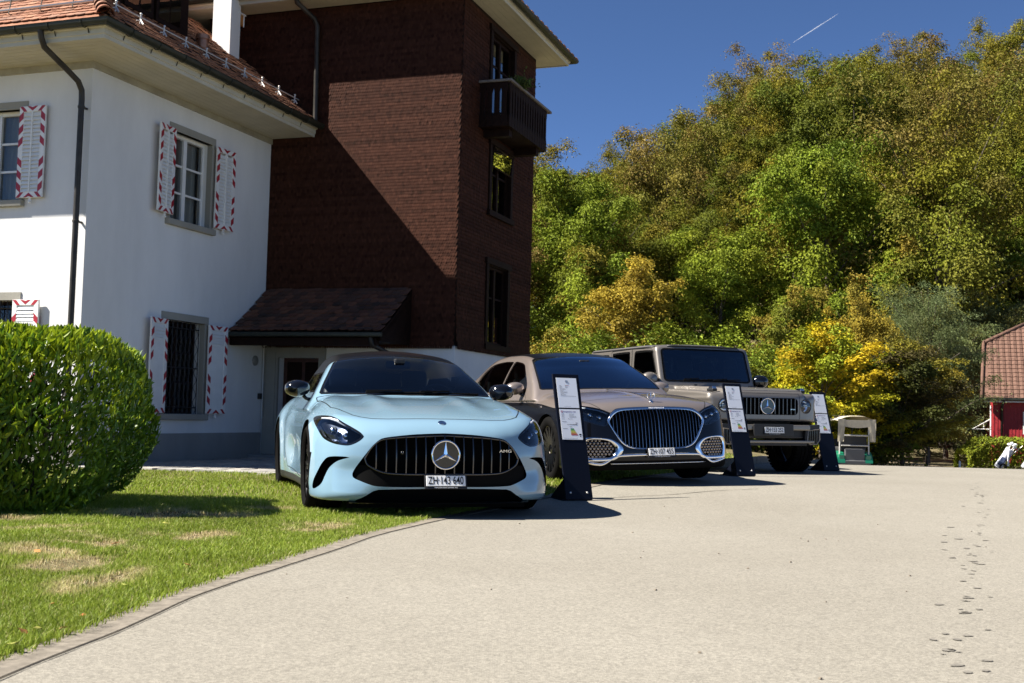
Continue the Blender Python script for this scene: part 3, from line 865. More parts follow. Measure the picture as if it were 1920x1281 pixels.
# ---- dormer
do = empty('dormer', (0, 0, 0), parent=house)
db = MB(); db.bx(-2.8, -0.05, 0.55, 2.55, Z(6.55), Z(7.9)); db.build('dormer_wall', M_BROWNW, do)
for v in (0.75, 1.60):
    g = MB(); g.bx(-0.06, 0.0, v - 0.05, v + 0.72, Z(6.72), Z(7.72)); g.build('dormer_frame', M_BROWNW, do)
    g = MB(); g.bx(-0.055, 0.006, v + 0.03, v + 0.31, Z(6.8), Z(7.64)); g.build('pane', M_WGLASS, do)
    g = MB(); g.bx(-0.055, 0.006, v + 0.36, v + 0.64, Z(6.8), Z(7.64)); g.build('pane', M_WGLASS, do)
dr = MB(); dr.add([(0.45, 0.05, Z(7.86)), (0.45, 3.05, Z(7.86)), (-2.9, 1.9, Z(9.0)), (-2.9, 1.2, Z(9.0)), (-2.9, 0.05, Z(8.3)), (-2.9, 3.05, Z(8.3))], ((0, 1, 2, 3), (0, 3, 4), (1, 5, 2)))
dr.build('dormer_roof', M_TILE, do, recalc=False)
MB().bx(0.42, 0.50, 0.05, 3.05, Z(7.80), Z(7.88)).build('dormer_gutter', M_SILVER, do)
MB().bx(-2.6, 0.42, 0.08, 3.02, Z(7.78), Z(7.80)).build('dormer_soffit', M_BROWNW, do)
MB().lathe([(0.10, 0), (0.10, 0.42), (0.13, 0.42), (0.13, 0.5)], n=16, c=(0.0, 2.95, Z(6.4))).build('vent_pipe', M_FLASH, house, smooth=True, autosmooth=R(40))
# ---- chimney
ch = empty('chimney', (0, 0, 0), parent=house)
MB().bx(-0.93, -0.51, 4.61, 4.96, Z(6.5), Z(9.4)).build('chimney_stack', M_WHITE, ch)
MB().bx(-0.99, -0.45, 4.55, 5.02, Z(9.4), Z(9.5)).build('chimney_cap', M_STONE, ch)
MB().add([(-0.38, 4.50, Z(6.98)), (-0.38, 5.02, Z(6.98)), (-0.62, 5.02, Z(7.17)), (-0.62, 4.50, Z(7.17))], ((0, 1, 2, 3),)).build('chimney_flashing', M_FLASH, ch, recalc=False)

# ---- wall lamp and door bell on the white wall
MB().lathe([(0.0001, 0.05), (0.06, 0.045), (0.10, 0.02), (0.105, 0.0)], n=20, axis='x', c=(0.0, 5.19, Z(0.95))).build('wall_lamp', simple('lamp_grey', (0.20, 0.20, 0.19), rough=0.4), house, smooth=True)
bell = MB(); bell.bx(0.0, 0.045, 5.33, 5.45, Z(0.18), Z(0.30)); bell.build('door_bell', simple('bell_black', (0.01, 0.01, 0.012), rough=0.3), house, bevel=0.008)
MB().tube([(0.015, 0.20, Z(0.95)), (0.02, 0.26, Z(1.12)), (0.05, 0.28, Z(1.22))], 0.014, n=6).build('wall_hook', M_WPAINT, house)

# ------------------------------------------------------------------ the shingled wing
TX, TY0, TY1, TZ0, TZ1 = 4.20, 5.50, 9.98, Z(1.28), Z(8.21)
tb = MB()
PF = lambda u, z, t: (u, TY0 + t, z)
door_hole = (0.38, 1.30, -0.05, Z(1.03))
wall_panel(tb, PF, -1.6, TX, -0.3, TZ0 + 0.02, [door_hole], depth=0.30)
tb.add([(TX, TY0, -0.3), (TX, TY1, -0.3), (TX, TY1, TZ0), (TX, TY0, TZ0)], ((0, 1, 2, 3),))
tb.add([(TX, TY1, -0.3), (-1.6, TY1, -0.3), (-1.6, TY1, TZ0), (TX, TY1, TZ0)], ((0, 1, 2, 3),))
tb.build('base_wall', M_WHITE, tower, recalc=False)
T_holes = [(TY0 + 1.66, TY0 + 2.82, Z(1.45), Z(3.07)), (TY0 + 1.68, TY0 + 2.86, Z(4.22), Z(5.56)), (TY0 + 1.56, TY0 + 2.90, Z(5.95), Z(7.92))]
PT_ = lambda u, z, t: (TX - t, u, z)
cw = MB()
wall_panel(cw, PF, -1.6, TX, TZ0, TZ1, [], 0.2)
wall_panel(cw, PT_, TY0, TY1, TZ0, TZ1, T_holes, 0.22)
cw.add([(TX, TY1, TZ0), (-1.6, TY1, TZ0), (-1.6, TY1, TZ1), (TX, TY1, TZ1)], ((0, 1, 2, 3),))
cw.add([(-1.6, TY0, TZ0), (-1.6, TY1, TZ0), (-1.6, TY1, TZ1), (-1.6, TY0, TZ1)], ((0, 1, 2, 3),))
cw.build('timber_wall', M_BROWNW, tower, recalc=False)
def shingles(name, P, u0, u1, z0, z1, holes, pw=0.052, ph=0.062, col=(0.046, 0.0178, 0.0105), flare=0.0):
    nu, nz = int((u1 - u0) / pw), int((z1 - z0) / ph)
    V, F, Cc = [], [], []
    jj, ii = np.meshgrid(np.arange(nz), np.arange(nu), indexing='ij')
    jj, ii = jj.ravel(), ii.ravel()
    U = u0 + (ii + 0.5 + 0.5 * (jj % 2)) * pw; Zz = z0 + jj * ph
    ok = U + pw / 2 < u1 + 0.02
    for h in holes: ok &= ~((U > h[0] - 0.12) & (U < h[1] + 0.12) & (Zz > h[2] - 0.14) & (Zz < h[3] + 0.10))
    U, Zz, jj = U[ok], Zz[ok], jj[ok]
    n = len(U)
    wd = pw * 0.5 * (0.93 + 0.05 * rng.random(n))
    # rounded tail: seven points; the tail stands proud, the head tucks under the course above
    sh = [(-1, 1.35, 0.004), (-1, 0.62, 0.009), (-0.66, 0.20, 0.0115), (0, 0.0, 0.0125), (0.66, 0.20, 0.0115), (1, 0.62, 0.009), (1, 1.35, 0.004)]
    out = rng.normal(0, 0.0022, n); rowv = rng.normal(0, 1, nz + 1)[jj]
    fl = flare * np.exp(-(Zz - z0) / 0.22)
    pts = []
    for (a, b, c) in sh:
        u = U + a * wd; z = Zz + b * ph; t = -(c + out * (1 - b * 0.6) + fl)
        pts.append((u, z, t))
    for (a, b, c) in sh[1:6]:
        pts.append((U + a * wd, Zz + b * ph, -(c * 0.25 - 0.002) - fl))
    A = np.stack([np.stack(P(*p) if not isinstance(P(*p), tuple) else [np.broadcast_to(q, (n,)) for q in P(*p)], 1) for p in pts], 1)   # n x 12 x 3
    m_ = A.shape[1]
    base = (np.arange(n) * m_)[:, None]
    tr = [(0, 1, 5), (0, 5, 6), (1, 2, 4), (1, 4, 5), (2, 3, 4)] + [t for k in range(4) for t in ((1 + k, 7 + k, 8 + k), (1 + k, 8 + k, 2 + k))]
    Fq = np.concatenate([base + np.array(t)[None] for t in tr])
    br = (1 + 0.16 * rng.standard_normal(n) + 0.10 * rowv).clip(0.5, 1.7)
    cc = np.repeat(np.array(col)[None] * br[:, None], m_, 0)
    return link(bpy.data.objects.new(name, np_mesh(name, A.reshape(-1, 3), Fq, M_SHINGLE, smooth=False, cols=cc)), tower)
tag(shingles('front_shingles', PF, -1.5, TX + 0.012, TZ0 - 0.06, TZ1 - 0.02, [], flare=0.05), kind='stuff')
tag(shingles('side_shingles', PT_, TY0 - 0.01, TY1, TZ0 - 0.06, TZ1 - 0.02, T_holes, pw=0.065, ph=0.075, flare=0.05), kind='stuff')
# windows of the wing
M_REDCURT = simple('pink_curtain', (0.36, 0.14, 0.11), rough=0.9, var=0.3, vscale=30)
M_DGLASS = glass_mat('tower_glass', (0.30, 0.31, 0.30), boost=1.5)
for k, h in enumerate(T_holes):
    wn = empty('window', (0, 0, 0), parent=tower)
    s = MB()
    def blk(u0, u1, z0, z1, pr, inn):
        vs = [PT_(u0, z0, -pr), PT_(u1, z0, -pr), PT_(u1, z1, -pr), PT_(u0, z1, -pr), PT_(u0, z0, inn), PT_(u1, z0, inn), PT_(u1, z1, inn), PT_(u0, z1, inn)]
        s.add(vs, ((0, 1, 2, 3), (7, 6, 5, 4), (0, 4, 5, 1), (1, 5, 6, 2), (2, 6, 7, 3), (3, 7, 4, 0)))
    a, b, c, d = h
    blk(a - 0.13, a, c - 0.02, d + 0.02, 0.045, 0.02); blk(b, b + 0.13, c - 0.02, d + 0.02, 0.045, 0.02); blk(a - 0.18, b + 0.18, d + 0.02, d + 0.14, 0.065, 0.02); blk(a - 0.18, b + 0.18, c - 0.13, c - 0.02, 0.08, 0.02)
    s.build('window_surround', M_BROWNW, wn)
    casement(wn, PT_, a, b, c, d, dep=0.10, mat=M_BROWNW, pane_mat=M_DGLASS, curtain=(k == 2), transom=[c + (d - c) * (0.60 if k < 2 else 0.7)])
    if k == 0:
        g = MB(); g.grid([[PT_(u, z, 0.17 + 0.012 * math.sin(u * 55)) for u in np.linspace(a, b, 40)] for z in (c, c + 0.6)]); g.build('half_curtain', M_REDCURT, wn, smooth=True)
    if k == 1:
        # upper leaf tilted open, its pane mirroring the sky
        z1, z0 = d - 0.02, d - 0.42
        P4 = [PT_(a + 0.02, z1, -0.07), PT_(b - 0.02, z1, -0.07), PT_(b - 0.02, z0, -0.03), PT_(a + 0.02, z0, -0.03)]
        MB().add(P4, ((0, 1, 2, 3),)).build('tilted_pane', M_DGLASS, wn, recalc=False)
        MB().tube(P4, 0.022, n=4, closed=True).build('tilted_frame', M_BROWNW, wn)
# balcony
ba = empty('balcony', (0, 0, 0), parent=tower)
BX, BY0, BY1, BZ0, BZ1 = TX + 0.65, TY0 + 0.92, TY0 + 3.36, Z(5.86), Z(6.66)
MB().bx(TX, BX, BY0, BY1, BZ0 - 0.09, BZ0).build('balcony_floor', M_BROWNW, ba)
for v in (BY0 + 0.35, BY1 - 0.35): MB().bx(TX, BX - 0.08, v - 0.09, v + 0.09, BZ0 - 0.24, BZ0 - 0.09).build('balcony_beam', M_BROWNW, ba)
nbr = 15
pm = MB()
wb = (BY1 - BY0) / nbr
pm.prism([(-wb / 2 + 0.006, -0.10), (wb / 2 - 0.006, -0.10), (wb / 2 - 0.006, 0.10), (wb / 2 - 0.035, 0.20), (wb / 2 - 0.035, 0.58), (wb / 2 - 0.006, 0.68), (wb / 2 - 0.006, 0.80), (-wb / 2 + 0.006, 0.80), (-wb / 2 + 0.006, 0.68), (-wb / 2 + 0.035, 0.58), (-wb / 2 + 0.035, 0.20), (-wb / 2 + 0.006, 0.10)], 0, -0.012, 0.012)
bm_ = pm.mesh('balcony_board', [M_BROWNW])
for k in range(nbr): inst('balcony_board', bm_, ba, (BX, BY0 + (k + 0.5) * wb, BZ0))
for k in range(4):
    for yy in (BY0, BY1): inst('balcony_board', bm_, ba, (TX + 0.08 + k * 0.155, yy, BZ0), (0, 0, PI / 2))
rl = MB(); rl.bx(BX - 0.07, BX + 0.06, BY0 - 0.06, BY1 + 0.20, BZ1, BZ1 + 0.05); rl.bx(TX, BX - 0.07, BY0 - 0.06, BY0 + 0.06, BZ1, BZ1 + 0.05); rl.bx(TX, BX - 0.07, BY1 - 0.06, BY1 + 0.06, BZ1, BZ1 + 0.05)
rl.build('balcony_rail', simple('weathered_rail', (0.16, 0.14, 0.125), rough=0.7, var=0.3, vscale=8), ba, bevel=0.01)
# eaves of the wing
def tower_eave():
    o1, o2 = 0.58, 0.75
    z = TZ1
    so = empty('tower_soffit', (0, 0, 0), parent=tower)
    n = 4
    for k in range(n):
        a, b = o1 * k / n + 0.003, o1 * (k + 1) / n - 0.003
        m_ = MB()
        for (p, q, r_, s_) in (((TX + a, TY0 - a), (TX + b, TY0 - b), (TX + b, TY1 + b), (TX + a, TY1 + a)), ((TX + a, TY0 - a), (TX + b, TY0 - b), (-2.4, TY0 - b), (-2.4, TY0 - a)), ((TX + a, TY1 + a), (TX + b, TY1 + b), (-2.4, TY1 + b), (-2.4, TY1 + a))):
            m_ = MB(); vs = [(x, y, z) for x, y in (p, q, r_, s_)] + [(x, y, z + 0.02) for x, y in (p, q, r_, s_)]
            m_.add(vs, ((0, 1, 2, 3), (4, 7, 6, 5), (0, 4, 5, 1), (1, 5, 6, 2), (2, 6, 7, 3), (3, 7, 4, 0))); m_.build('soffit_board', M_CREAM, so)
    MB().bx(-2.4, TX + o1, TY0 - o1, TY1 + o1, z + 0.025, z + 0.05).build('soffit_backing', M_FRIEZE, so)
    def loopp(o_, zz): return [(-2.4, TY0 - o_, zz), (TX + o_, TY0 - o_, zz), (TX + o_, TY1 + o_, zz), (-2.4, TY1 + o_, zz)]
    c = MB(); c.grid([loopp(o_, zz) for o_, zz in ((o1 - 0.01, z + 0.03), (o1 - 0.01, z - 0.015), (o1 + 0.03, z - 0.015), (o1 + 0.03, z + 0.05), (o1 + 0.06, z + 0.06), (o1 + 0.06, z + 0.13))]); c.build('cornice', M_CREAM, tower)
    g = MB(); g.grid([loopp(o1 + 0.06 + 0.08 - 0.08 * math.cos(t), z + 0.15 - 0.09 * math.sin(t)) for t in np.linspace(0, PI, 9)]); g.build('gutter', M_GUTTER, tower, smooth=True, autosmooth=R(40))
    r_ = MB(); e = o2
    zt = z + 0.15
    r_.add([(-2.4, TY0 - e, zt), (TX + e, TY0 - e, zt), (TX + e, TY1 + e, zt), (-2.4, TY1 + e, zt), (0.4, (TY0 + TY1) / 2, zt + 2.1), (-2.4, (TY0 + TY1) / 2, zt + 2.1)], ((0, 1, 4, 5), (1, 2, 4), (2, 3, 5, 4)))
    r_.build('roof', M_TILE, tower, recalc=False)
    for k in range(18):
        v = TY0 - 0.5 + k * 0.33
        MB().box((TX + e - 0.02, v, zt + 0.03), (0.16, 0.16, 0.03), rot=Matrix.Rotation(R(22), 3, 'Y')).build('roof_tile', M_TILE, tower)
tower_eave()
tp_ = MB(); tp_.tube([(0.80, TY0 - 0.62, TZ1 + 0.05), (0.80, TY0 - 0.56, TZ1 - 0.06), (0.98, TY0 - 0.15, TZ1 - 0.28), (1.02, TY0 - 0.09, TZ1 - 0.42), (1.05, TY0 - 0.09, Z(5.80))], 0.05, n=12); tp_.build('rain_pipe', M_COPPER, tower, smooth=True, autosmooth=R(50))
la = empty('hanging_lantern', (0, 0, 0), parent=tower)
MB().bx(-0.70, -0.52, 4.92, 5.10, Z(7.82), Z(8.02)).build('lantern_glass', simple('amber_glass', (0.45, 0.20, 0.06), rough=0.3), la)
lf = MB()
for x in (-0.70, -0.52):
    for y in (4.92, 5.10): lf.tube([(x, y, Z(7.8)), (x, y, Z(8.04))], 0.014, n=4)
lf.bx(-0.73, -0.49, 4.89, 5.13, Z(8.03), Z(8.06)); lf.tube([(-0.61, 5.01, Z(8.06)), (-0.61, 5.01, TZ1)], 0.01, n=4); lf.build('lantern_frame', M_WPAINT, la)

# ---- porch roof over the door
po = empty('porch_roof', (0, 0, 0), parent=tower)
prof = [(5.50, Z(2.38)), (5.20, Z(2.15)), (4.90, Z(1.93)), (4.62, Z(1.735)), (4.38, Z(1.575)), (4.14, Z(1.45))]
u0, u1 = 0.02, 3.27
bd = MB(); bd.grid([[(u, v, z - 0.03) for u in (u0, u1)] for v, z in prof]); bd.grid([[(u, v, z - 0.11) for u in (u0, u1)] for v, z in prof]); bd.grid([[(u1, v, z - t) for t in (0.0, 0.14)] for v, z in prof])
bd.build('roof_deck', M_BROWNW, po, recalc=False)
OT = tile_mesh('roof_tile', M_OLDTILE, 0.165, 0.24, 0.02)
dist = np.r_[0, np.cumsum([math.hypot(prof[i + 1][0] - prof[i][0], prof[i + 1][1] - prof[i][1]) for i in range(len(prof) - 1)])]
nrow = 12
for r_ in range(nrow):
    s = dist[-1] - 0.02 - r_ * (dist[-1] - 0.12) / (nrow - 1)
    v = float(np.interp(s, dist, [p[0] for p in prof])); z = float(np.interp(s, dist, [p[1] for p in prof]))
    v2 = float(np.interp(s - 0.1, dist, [p[0] for p in prof])); z2 = float(np.interp(s - 0.1, dist, [p[1] for p in prof]))
    ang = math.atan2(z2 - z, max(v2 - v, 0.02))
    ncol = 19
    for c in range(ncol):
        u = u0 + 0.09 + c * (u1 - u0 - 0.10) / (ncol - 0.5) + (0.085 if r_ % 2 else 0)
        if u > u1 - 0.02: continue
        M_ = Matrix.Rotation(ang + rnd.gauss(0.04, 0.03), 3, 'X') @ Matrix.Rotation(rnd.gauss(0, 0.03), 3, 'Z')
        inst('roof_tile', OT, po, (u, v - 0.01, z + 0.012 + 0.012 * rnd.random()), M_.to_euler())
MB().bx(0.0, u1 + 0.05, 4.02, 4.14, Z(1.36), Z(1.445)).build('porch_gutter', M_GUTTER, po, bevel=0.02, segs=2)
MB().bx(0.06, u1 - 0.1, 4.16, 4.30, Z(1.20), Z(1.36)).build('porch_beam', M_BROWNW, po)
sp2 = MB(); sp2.bx(0.04, u1 - 0.04, 4.25, 5.45, Z(1.30), Z(1.33)); sp2.build('porch_ceiling', M_BROWNW, po)
ar = MB(); ar.add([(u1, 5.49, Z(2.2)), (u1, 4.2, Z(1.42)), (u1, 4.2, Z(1.28)), (u1, 5.49, Z(1.28))], ((0, 1, 2, 3),)); ar.build('porch_cheek', M_BROWNW, po, recalc=False)
MB().tube([(u1 - 0.18, 4.10, Z(1.38)), (u1 - 0.17, 4.15, Z(1.22)), (u1 - 0.05, 4.5, Z(1.10)), (u1 + 0.02, 5.40, Z(0.95))], 0.045, n=10).build('porch_rain_pipe', M_COPPER, po, smooth=True)
# ---- door with stone surround and steps
dn = empty('entrance_door', (0, 0, 0), parent=tower)
ds = MB(); ds.bx(0.06, 0.38, 5.44, 5.50, -0.05, Z(1.25)); ds.bx(1.30, 1.44, 5.44, 5.50, -0.05, Z(1.25)); ds.bx(0.38, 1.30, 5.44, 5.50, Z(1.03), Z(1.25)); ds.build('door_surround', M_STONE, dn)
ds = MB(); ds.bx(0.17, 0.33, 5.42, 5.44, 0.55, Z(1.14)); ds.build('door_pilaster', M_STONE, dn)
dd = MB(); dd.bx(0.38, 1.30, 5.68, 5.74, 0.0, Z(1.03)); dd.build('door_leaf', simple('old_oak', (0.055, 0.017, 0.009), rough=0.5, var=0.3, vscale=12), dn)
for z in (0.35, 1.05, 1.55):
    for u in (0.47, 0.88): MB().bx(u, u + 0.33, 5.655, 5.68, z, z + 0.38).build('door_panel', M_BROWNW, dn, bevel=0.012)
MB().ball((1.20, 5.64, 1.02), 0.03, 6).build('door_handle', M_STEEL if False else M_SILVER, dn)
MB().bx(0.0, 1.6, 5.0, 5.44, -0.2, 0.06).build('door_step', M_PLINTH, dn, bevel=0.01)
MB().bx(0.03, 0.10, 5.44, 5.47, Z(-0.2), Z(1.27)).build('corner_moulding', M_WHITE, dn)

# ---- flagstones in front of the house
M_FLAG = mat_objcol('flagstone', [(0.34, 0.32, 0.29), (0.27, 0.26, 0.24), (0.40, 0.37, 0.32), (0.30, 0.28, 0.25)], bump=0.4)
pv = empty('house_terrace', BA, -BYAW); 
tag(pv, kind='structure')
nst = 0
for i in range(16):
    for j in range(3, 14):
        u = 0.06 + i * 0.34 + (0.15 if j % 2 else 0); v = -2.3 + j * 0.60
        if v > 5.0 or v < 0.27 * u - 0.75 or u > 5.2: continue
        jit = [rnd.uniform(-0.04, 0.04) for _ in range(8)]
        P = [(u + 0.01 + jit[0], v + 0.012 + jit[1]), (u + 0.33 + jit[2], v + 0.012 + jit[3]), (u + 0.33 + jit[4], v + 0.58 + jit[5]), (u + 0.01 + jit[6], v + 0.58 + jit[7])]
        c = Vector((sum(p[0] for p in P) / 4, sum(p[1] for p in P) / 4)); P = [tuple(c + (Vector(p) - c) * 0.955) for p in P]
        w_ = BA + BF * u + BD * v
        zz = float(gz(w_.x, w_.y)) - BA.z
        MB().prism(P, 2, zz - 0.03, zz + 0.014 + rnd.uniform(0, 0.008)).build('flagstone', M_FLAG, pv)
# ------------------------------------------------------------------ car bodies as implicit volumes (car frame: x forward from front axle, y left, z up)
def sp(x, xs, ys):
    """monotone cubic through control points"""
    xs = np.asarray(xs, float); ys = np.asarray(ys, float)
    if xs[0] > xs[-1]: xs, ys = xs[::-1], ys[::-1]
    h = np.diff(xs); d = np.diff(ys) / h
    m = np.zeros_like(ys)
    m[0], m[-1] = d[0], d[-1]
    for i in range(1, len(xs) - 1):
        if d[i - 1] * d[i] > 0:
            w1, w2 = 2 * h[i] + h[i - 1], h[i] + 2 * h[i - 1]
            m[i] = (w1 + w2) / (w1 / d[i - 1] + w2 / d[i])
    x = np.asarray(x, float)
    i = np.clip(np.searchsorted(xs, x) - 1, 0, len(xs) - 2)
    hh = h[i]; t = (x - xs[i]) / hh
    tc = np.clip(t, 0, 1)
    y = ys[i] * (1 + 2 * tc) * (1 - tc) ** 2 + hh * m[i] * tc * (1 - tc) ** 2 + ys[i + 1] * tc * tc * (3 - 2 * tc) + hh * m[i + 1] * tc * tc * (tc - 1)
    y = y + np.where(t < 0, m[0] * (x - xs[0]), 0) + np.where(t > 1, m[-1] * (x - xs[-1]), 0)
    return y

def smax(a, b, k):
    h = np.maximum(k - np.abs(a - b), 0) / k
    return np.maximum(a, b) + h * h * k * 0.25

def smin(a, b, k):
    return -smax(-a, -b, k)

def gs(x, c, w):
    return np.exp(-((x - c) / w) ** 2)

def sstep(x, a, b):
    t = np.clip((x - a) / (b - a), 0, 1)
    return t * t * (3 - 2 * t)

class CoupeF:
    WB, RW, CY = 2.70, 0.350, 0.345
    lo, hi = (-3.95, -1.06, 0.06), (1.02, 1.06, 1.42)
    @staticmethod
    def Hl(x, a):
        H = sp(x, (-3.95, -3.78, -3.4, -2.7, -1.5, -0.7, -0.2, 0.2, 0.45, 0.65, 0.8, 0.9, 1.0), (0.78, 0.90, 0.945, 0.95, 0.938, 0.932, 0.902, 0.855, 0.812, 0.766, 0.717, 0.665, 0.57))
        H = H + 0.022 * gs(a, 0.70, 0.15) * gs(x, 0.05, 0.55) - 0.035 * (a / 0.7) ** 2 * sstep(x, -0.6, 0.2)
        H = H + 0.020 * gs(a, 0.36, 0.10) * sstep(x, 0.62, -0.1) * sstep(x, -0.9, -0.4)
        H = H + 0.012 * gs(a, 0.80, 0.16) * gs(x, -2.7, 0.6)
        return H
    @staticmethod
    def W(x, z):
        w = sp(x, (-3.95, -3.7, -3.4, -2.7, -2.1, -1.4, -0.75, -0.3, 0, 0.4, 0.7, 1.0), (0.70, 0.86, 0.93, 0.985, 0.955, 0.925, 0.925, 0.95, 0.965, 0.955, 0.93, 0.91))
        w = w - 0.95 * np.maximum(z - 0.56, 0) ** 2 - 0.3 * np.maximum(0.42 - z, 0) ** 2
        w = w - 0.045 * gs(z, 0.42, 0.16) * sstep(x, -2.1, -1.7) * sstep(x, -0.45, -0.75)
        w = w + 0.014 * gs(z, 0.72, 0.07) * sstep(x, -2.5, -1.9) * sstep(x, -0.3, -0.8)
        for cx in (0.0, -2.7):
            r_ = np.sqrt((x - cx) ** 2 + (z - 0.345) ** 2)
            w = w + 0.016 * gs(r_, 0.41, 0.09)
        return w
    @staticmethod
    def Nf(a, z):
        n0 = sp(z, (0.06, 0.13, 0.19, 0.27, 0.36, 0.45, 0.54, 0.62, 0.69, 0.76, 0.85), (0.80, 0.885, 0.915, 0.925, 0.925, 0.93, 0.922, 0.895, 0.85, 0.78, 0.64))
        dr = sp(a, (0, 0.2, 0.4, 0.55, 0.66, 0.76, 0.85, 0.92, 0.97, 1.06), (0, 0.005, 0.026, 0.066, 0.115, 0.185, 0.29, 0.43, 0.60, 1.0))
        return n0 - dr * (0.86 + 0.28 * sstep(z, 0.15, 0.75)) - 0.022 * gs(a, 0.70, 0.12) * gs(z, 0.345, 0.10) + 0.012 * gs(a, 0.74, 0.2) * gs(z, 0.17, 0.05)
    @classmethod
    def F(c, x, y, z):
        a = np.sqrt(y * y + 1e-4)
        top = z - c.Hl(x, a)
        side = a - c.W(x, z)
        lo = smax(top, side, 0.17)
        lo = smax(lo, x - c.Nf(a, z), 0.07)
        rr = sp(z, (0.0, 0.2, 0.45, 0.7, 0.95), (-3.55, -3.72, -3.78, -3.80, -3.78)) + 0.22 * (a / 0.9) ** 4
        lo = smax(lo, rr - x, 0.08)
        lo = smax(lo, 0.125 - z, 0.04)
        xe = x + 0.20 + 0.25 * y * y
        hg = sp(xe, (-0.33, -0.43, -0.7, -0.9, -1.05, -1.2, -1.5, -1.8, -2.2, -2.6, -3.0, -3.4, -3.75), (0.885, 0.945, 1.115, 1.235, 1.312, 1.352, 1.384, 1.392, 1.362, 1.28, 1.15, 1.0, 0.86)) - 0.055 * (a / 0.55) ** 2 * sstep(z, 1.0, 1.3)
        wg = 0.835 - 0.62 * np.maximum(z - 0.90, -0.1) - 0.35 * np.maximum(z - 1.1, 0) ** 2 - 0.17 * sstep(x, -2.1, -3.7)
        gr = smax((z - hg) * 0.9, (a - wg) * 0.85, 0.045)
        gr = smax(gr, 0.80 - z, 0.02)
        return smin(lo, gr, 0.025)

class SedanF:
    WB, RW, CY = 3.396, 0.365, 0.36
    lo, hi = (-4.72, -1.04, 0.08), (1.0, 1.04, 1.58)
    @staticmethod
    def Hl(x, a):
        H = sp(x, (-4.75, -4.55, -4.35, -3.9, -1.6, -0.75, 0, 0.35, 0.6, 0.74, 0.84, 0.95), (0.88, 1.02, 1.09, 1.10, 1.03, 1.02, 0.985, 0.95, 0.908, 0.868, 0.80, 0.64))
        H = H - 0.045 * (a / 0.75) ** 2.2 + 0.010 * gs(a, 0.0, 0.035) * sstep(x, 0.8, 0.5) * sstep(x, -0.9, -0.6)
        return H
    @staticmethod
    def W(x, z):
        w = sp(x, (-4.75, -4.5, -4.1, -3.4, -2.5, -1.5, -0.7, 0, 0.35, 0.65, 1.0), (0.72, 0.84, 0.91, 0.95, 0.95, 0.95, 0.95, 0.957, 0.95, 0.93, 0.9))
        w = w - 0.9 * np.maximum(z - 0.66, 0) ** 2 - 0.25 * np.maximum(0.45 - z, 0) ** 2
        return w
    @staticmethod
    def Nf(a, z):
        n0 = sp(z, (0.08, 0.15, 0.22, 0.32, 0.45, 0.6, 0.72, 0.80, 0.88, 1.0), (0.83, 0.885, 0.92, 0.925, 0.915, 0.895, 0.872, 0.84, 0.77, 0.58))
        dr = sp(a, (0, 0.3, 0.5, 0.65, 0.75, 0.84, 0.90, 0.945, 0.98, 1.04), (0, 0.016, 0.045, 0.082, 0.12, 0.18, 0.26, 0.40, 0.60, 1.0))
        return n0 - dr * (0.92 + 0.16 * sstep(z, 0.3, 0.8))
    @classmethod
    def F(c, x, y, z):
        a = np.sqrt(y * y + 1e-4)
        lo = smax(z - c.Hl(x, a), a - c.W(x, z), 0.20)
        lo = smax(lo, x - c.Nf(a, z), 0.08)
        rr = sp(z, (0.0, 0.2, 0.45, 0.8, 1.05), (-4.35, -4.5, -4.55, -4.57, -4.52)) + 0.2 * (a / 0.9) ** 4
        lo = smax(lo, rr - x, 0.09)
        lo = smax(lo, 0.16 - z, 0.04)
        xe = x + 0.24 * y * y
        hg = sp(xe, (-0.45, -0.567, -0.85, -1.1, -1.4, -1.7, -2.0, -2.4, -2.8, -3.2, -3.6, -4.0, -4.3), (0.955, 1.03, 1.19, 1.32, 1.45, 1.50, 1.522, 1.527, 1.51, 1.45, 1.325, 1.145, 0.99)) - 0.035 * (a / 0.6) ** 2 * sstep(z, 1.1, 1.4)
        wg = 0.865 - 0.50 * np.maximum(z - 0.98, -0.1) - 0.45 * np.maximum(z - 1.2, 0) ** 2 - 0.12 * sstep(x, -2.8, -4.0)
        gr = smax((z - hg) * 0.88, (a - wg) * 0.87, 0.05)
        gr = smax(gr, 0.90 - z, 0.02)
        return smin(lo, gr, 0.03)

